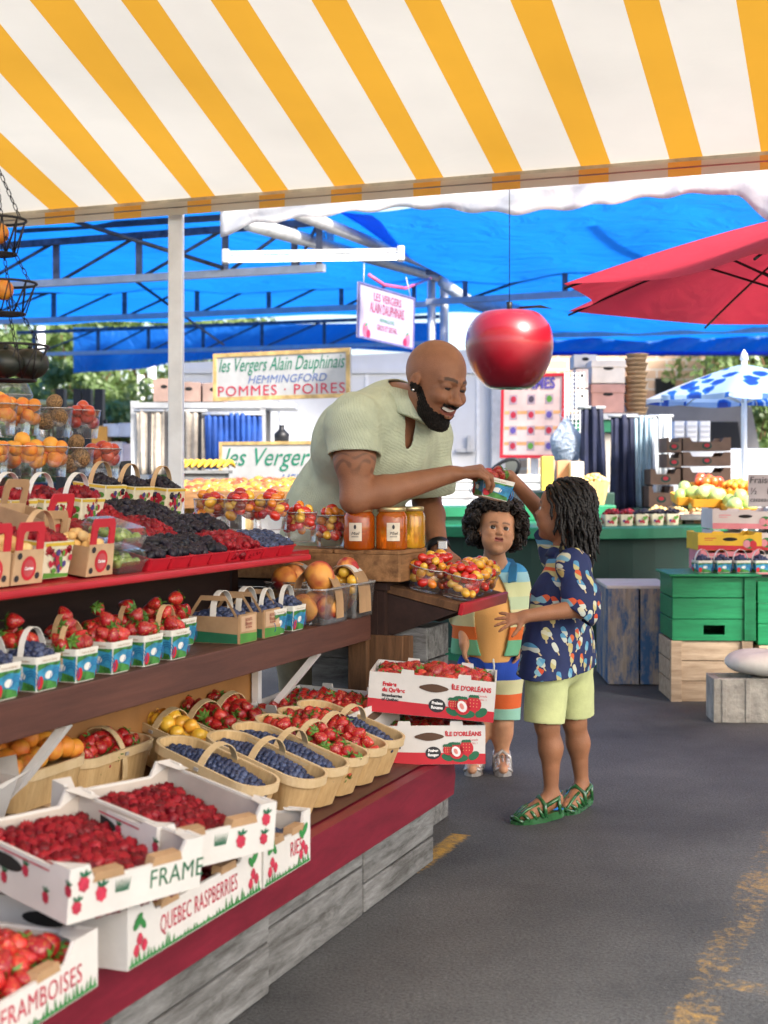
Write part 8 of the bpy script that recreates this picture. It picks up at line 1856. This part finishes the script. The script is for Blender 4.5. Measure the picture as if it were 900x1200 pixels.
# twists
m = MB(); rg = random.Random(21); nlev = 9
er = Vector((.385, .335, .365)); ec = Vector((-.05, 0, .13)); Hn = Vector((0, 0, -1)); Mi = hk.to_3x3().normalized().inverted(); gdir = (Mi @ Vector((0, 0, -1))).normalized()
def on_sk(v, k=1.03): n_ = math.sqrt((v.x / er.x) ** 2 + (v.y / er.y) ** 2 + (v.z / er.z) ** 2); return ec + v / n_ * k
roots = []
for i in range(12):
    th = math.radians(5 + 10.2 * i); nn = max(1, int(2 * PI * math.sin(th) / .25))
    for j in range(nn):
        ph = 2 * PI * (j + .5 * (i % 2)) / nn; v = Vector((math.sin(th) * math.cos(ph), math.sin(th) * math.sin(ph), math.cos(th)))
        if v.x > .62 and v.z < .55: continue
        if v.x > .25 and v.z < .22: continue
        if v.z < -.55: continue
        roots.append(v)
for v in roots:
    front = v.x > .45; p = on_sk(v); pts = [p * 1.0]; cur = v.copy(); L = rg.uniform(.50, .98); wv = rg.uniform(0, 6); step = .035; back = Vector((-.85, (1 if v.y > 0 else -1) * (.35 if abs(v.y) > .15 else .1), -.25)); vel = None; done = 0; hang = False
    if front and abs(v.y) > .25 and rg.random() < .12: back = Vector((.1, (1 if v.y > 0 else -1) * 1., -.5))
    while done < L:
        if not hang:
            n_ = (p - ec); n_ = Vector((n_.x / er.x ** 2, n_.y / er.y ** 2, n_.z / er.z ** 2)).normalized(); d = (back * .9 + gdir * (.5 + done)).normalized(); t_ = (d - n_ * d.dot(n_)); t_.normalize(); p = p + t_ * step; q = p - ec; p = on_sk(q, 1.0 + .16 * min(1, done * 4) + .05 * rg.random()); vel = t_
            if n_.dot(gdir) > -.02 and done > .1: hang = True
        else: vel = (vel * .72 + gdir * .5 + Vector((rg.uniform(-.3, .26), rg.uniform(-.3, .3), 0))).normalized(); p = p + vel * step
        pts.append(p.copy()); done += step
    fine = []
    for a, b in zip(pts, pts[1:]): fine += [a, (a + b) / 2]
    nf = len(fine); fine = [q + Vector((.010 * math.sin(k * .55 + wv), .012 * math.sin(k * .43 + 2 * wv), .004 * math.sin(k * .7 + wv))) * min(1, k / 6) for k, q in enumerate(fine)]; m.tube(fine, [(.0255 if k < nf - 4 else .0255 * (nf - k) / 5) * (1 + .26 * math.sin(k * 2.4)) for k in range(nf)], 6, 0, hk)
m.build('twisted_hair', HAIRB, k1)

# ------------------------------------------------------------------ the small child
hy = frame(px(582, 622, 5.02), (.10, -.93, .26), (.12, 0, 1), .186); YNG = (.58, .30, .175)
S = SDF((.18, 4.75, 0), (.58, 5.35, 1.0), .0027)
c0 = px(574, 778, 5.12); c1 = px(577, 715, 5.10); nb = px(579, 662, 5.09); LS, LE, LW = px(603, 677, 5.10), px(611, 718, 5.13), px(609, 752, 5.06); RSH, RE, RW = px(553, 677, 5.10), px(543, 718, 5.13), px(544, 755, 5.04)
S.chain([c0, c1, nb], [.066, .070, .042], .05); S.cap(LS, RSH, .036, .036, .04); S.chain([nb, hy @ Vector((-.08, 0, -.25))], [.038, .038], .03)
for a, b, c in ((LS, LE, LW), (RSH, RE, RW)): S.chain([a, b, c], [.032, .026, .018], .02)
hand(S, LW, Vector((-.05, -.15, -1)), Vector((-1, -.2, 0)), .088, -1, (16, 24, 18), 8); hand(S, RW, Vector((.05, -.15, -1)), Vector((1, -.2, 0)), .088, 1, (16, 24, 18), 8)
LEGS = [(px(590, 785, 5.12), px(588, 846, 5.10), px(588, 886, 5.12), px(590, 902, 5.00)), (px(560, 785, 5.12), px(559, 846, 5.10), px(558, 886, 5.12), px(553, 902, 5.00))]
for h, k, a, t in LEGS: S.cap(c0, h, .058, .052, .04); leg(S, h, k, a, t, (.058, .037, .034, .023))
head(S, hy, .45, True, .06)
k2 = S.build('person', SKIN, None, head_paint(hy, YNG, (.36, .12, .10), (.03, .017, .01), True)); prop(k2, 'small curly haired child in an open striped shirt looking up at the berries', 'person', 'people at the market'); eyes(hy, k2, True, (-4, 8))
m = MB(); m.loft([[(.315 - 3.2 * yy * yy, yy, -.236 - .022 * k / 3) for k in range(4)] for yy in [-.036 + .072 * i / 10 for i in range(11)]], 0, hy, True, closed=False); m.build('teeth', TOOTH, k2) if False else None
def af_in(v): return not (v.x > .50 and v.z < .50) and not (v.x > .18 and v.z < -.05) and v.z > -.62
def af_rad(v, k): return Vector((-.06, 0, .12)) + Vector((v.x * .40, v.y * .40, v.z * .40)) * (1.0 + .50 * k * (1 - .35 * max(0, v.x)))
m = curls(hy, 1500, af_rad, af_in, .017, .058, 5, 1.7, (.0, 1.0)); m.build('curly_hair', mat('brown_black_hair', (.020, .013, .010), .5, .3, 50), k2)
m = MB(); R = []
for i in range(15):
    th = math.radians(2 + 116 * i / 14); R.append([tuple(Vector((-.06, 0, .12)) + Vector((.405 * math.sin(th) * math.cos(a) * (1 if math.cos(a) < .3 else 1 - .0), .365 * math.sin(th) * math.sin(a), .40 * math.cos(th)))) if not (math.cos(a) > .2 and math.degrees(th) > 62 - 20 * (math.cos(a) > .6)) else tuple(Vector((-.06, 0, .12)) + Vector((.30 * math.sin(th) * math.cos(a), .30 * math.sin(th) * math.sin(a), .33 * math.cos(th)))) for a in [2 * PI * k / 32 for k in range(32)]])
m.loft(R, 0, hy); m.build('hair_base', MATS['brown_black_hair'], k2)
def zmat(name, stops, rough=.85):     # colour blocks by height in metres
    m = bpy.data.materials.new(name); m.use_nodes = True; N = m.node_tree.nodes; L = m.node_tree.links; b = N['Principled BSDF']; b.inputs['Roughness'].default_value = rough; tc = N.new('ShaderNodeTexCoord'); sp = N.new('ShaderNodeSeparateXYZ'); L.new(tc.outputs['Object'], sp.inputs[0])
    cr = ramp(N, stops); L.new(sp.outputs[2], cr.inputs[0]); n = N.new('ShaderNodeTexNoise'); n.inputs['Scale'].default_value = 260; L.new(tc.outputs['Object'], n.inputs[0]); bp = N.new('ShaderNodeBump'); bp.inputs['Strength'].default_value = .25; bp.inputs['Distance'].default_value = .003; L.new(n.outputs['Fac'], bp.inputs['Height']); L.new(bp.outputs[0], b.inputs['Normal']); L.new(cr.outputs[0], b.inputs['Base Color']); return m
zy = lambda y, Y=5.03: P(0, y, Y).z
G = SDF((.22, 4.85, .36), (.54, 5.3, .80), .0027); G.chain([px(575, 795, 5.12), c1, px(578, 676, 5.09)], [.090, .087, .05], .06); G.cap(LS, RSH, .042, .042, .04); G.folds(.0045, 3, 30, (1, 1, .5), 6); G.shell(.005); G.cut(px(575, 776, 5.05), (0, 0, -1)); G.ell(tuple(px(579, 655, 5.06)), (.048, .055, .045), .006, None, True); G.cut(LS + Vector((.01, 0, 0)), (1, 0, -.1), LS + Vector((.03, 0, 0)), .07); G.cut(RSH - Vector((.01, 0, 0)), (-1, 0, -.1), RSH - Vector((.03, 0, 0)), .07)
G.build('tee', zmat('apricot_tee', [(0, (.88, .46, .15)), (zy(672, 5.0), (.74, .66, .56))]), k2)
G = SDF((.18, 4.85, .36), (.58, 5.32, .80), .0027); G.chain([px(575, 790, 5.12), c1, px(578, 670, 5.09)], [.104, .100, .058], .05); G.cap(LS, RSH, .046, .046, .04); G.cap(px(547, 790, 5.12), px(553, 700, 5.11), .066, .055, .05); G.cap(px(605, 790, 5.12), px(602, 700, 5.11), .066, .055, .05)
Q = G.like()
for a, b, c in ((LS, LE, LW), (RSH, RE, RW)): Q.chain([a, b, b * .5 + c * .5], [.046, .048, .046], .03)
for q_ in (G, Q): q_.folds(.005, 13, 30, (1, 1, .4), 5); q_.shell(.006)
for b, c in ((LE, LW), (RE, RW)): cp = b * .75 + c * .25; Q.cut(cp, c - b, cp, .11)
G.join(Q, .015); G.cut(px(575, 768, 5.05), (0, 0, -1)); G.ell(tuple(px(577, 654, 5.05)), (.055, .075, .05), .006, None, True); G.ell((px(577, 720, 5.0).x, 4.97, px(577, 725, 5.0).z), (.064, .12, .19), .01, None, True)
STR = zmat('striped_cotton', [(0, (.16, .48, .28)), (zy(751), (.74, .16, .03)), (zy(735), (.72, .66, .36)), (zy(714), (.50, .62, .40)), (zy(700), (.62, .66, .36)), (zy(684), (.30, .55, .62)), (zy(672), (.05, .30, .58))])
k2s = G.build('open_shirt', STR, k2)
m = MB()
for sx in (-1, 1):
    pts = [px(578 + sx * q, y, Y) for q, y, Y in ((8, 654, 5.16), (19, 657, 5.12), (24, 664, 5.05), (22, 682, 5.005), (19, 715, 4.985), (20, 766, 5.0))]; m.ribbon(pts[:4], .032, .006, (sx * .8, -.5, .2))
m.build('collar', mat('collar_blue', (.04, .26, .52), .8, .06), k2s)
shorts(k2, c0 + Vector((0, 0, -.01)), [(LEGS[0][0], 0, px(589, 843, 5.10)), (LEGS[1][0], 0, px(559, 843, 5.10))], zy(768, 5.1), zmat('block_shorts', [(0, (.30, .60, .48)), (zy(832), (.72, .13, .03)), (zy(816), (.62, .62, .36)), (zy(799), (.015, .07, .46))]), .092, .062, .003, (.18, 4.85, .12), (.60, 5.35, .5), seed=8)
m = MB(); m.tube([px(578, 772, 4.985), px(579, 781, 4.98), px(578, 790, 4.985)], .0035, 5); m.build('drawstring', TWH, k2)
SJ = mat('silver_jelly', (.55, .52, .50), .2, .1, 20, coat=.6, metal=.3)
for h, k, a, t in LEGS: d = t - a; ang = math.degrees(math.atan2(d.y, d.x)); hl = Vector((a.x, a.y, 0)) - Vector((d.x, d.y, 0)).normalized() * .03; sandal('sandal', T(hl.x, hl.y, .002) @ RZ(ang), .155, .064, SJ, k2)
finish_fruit()
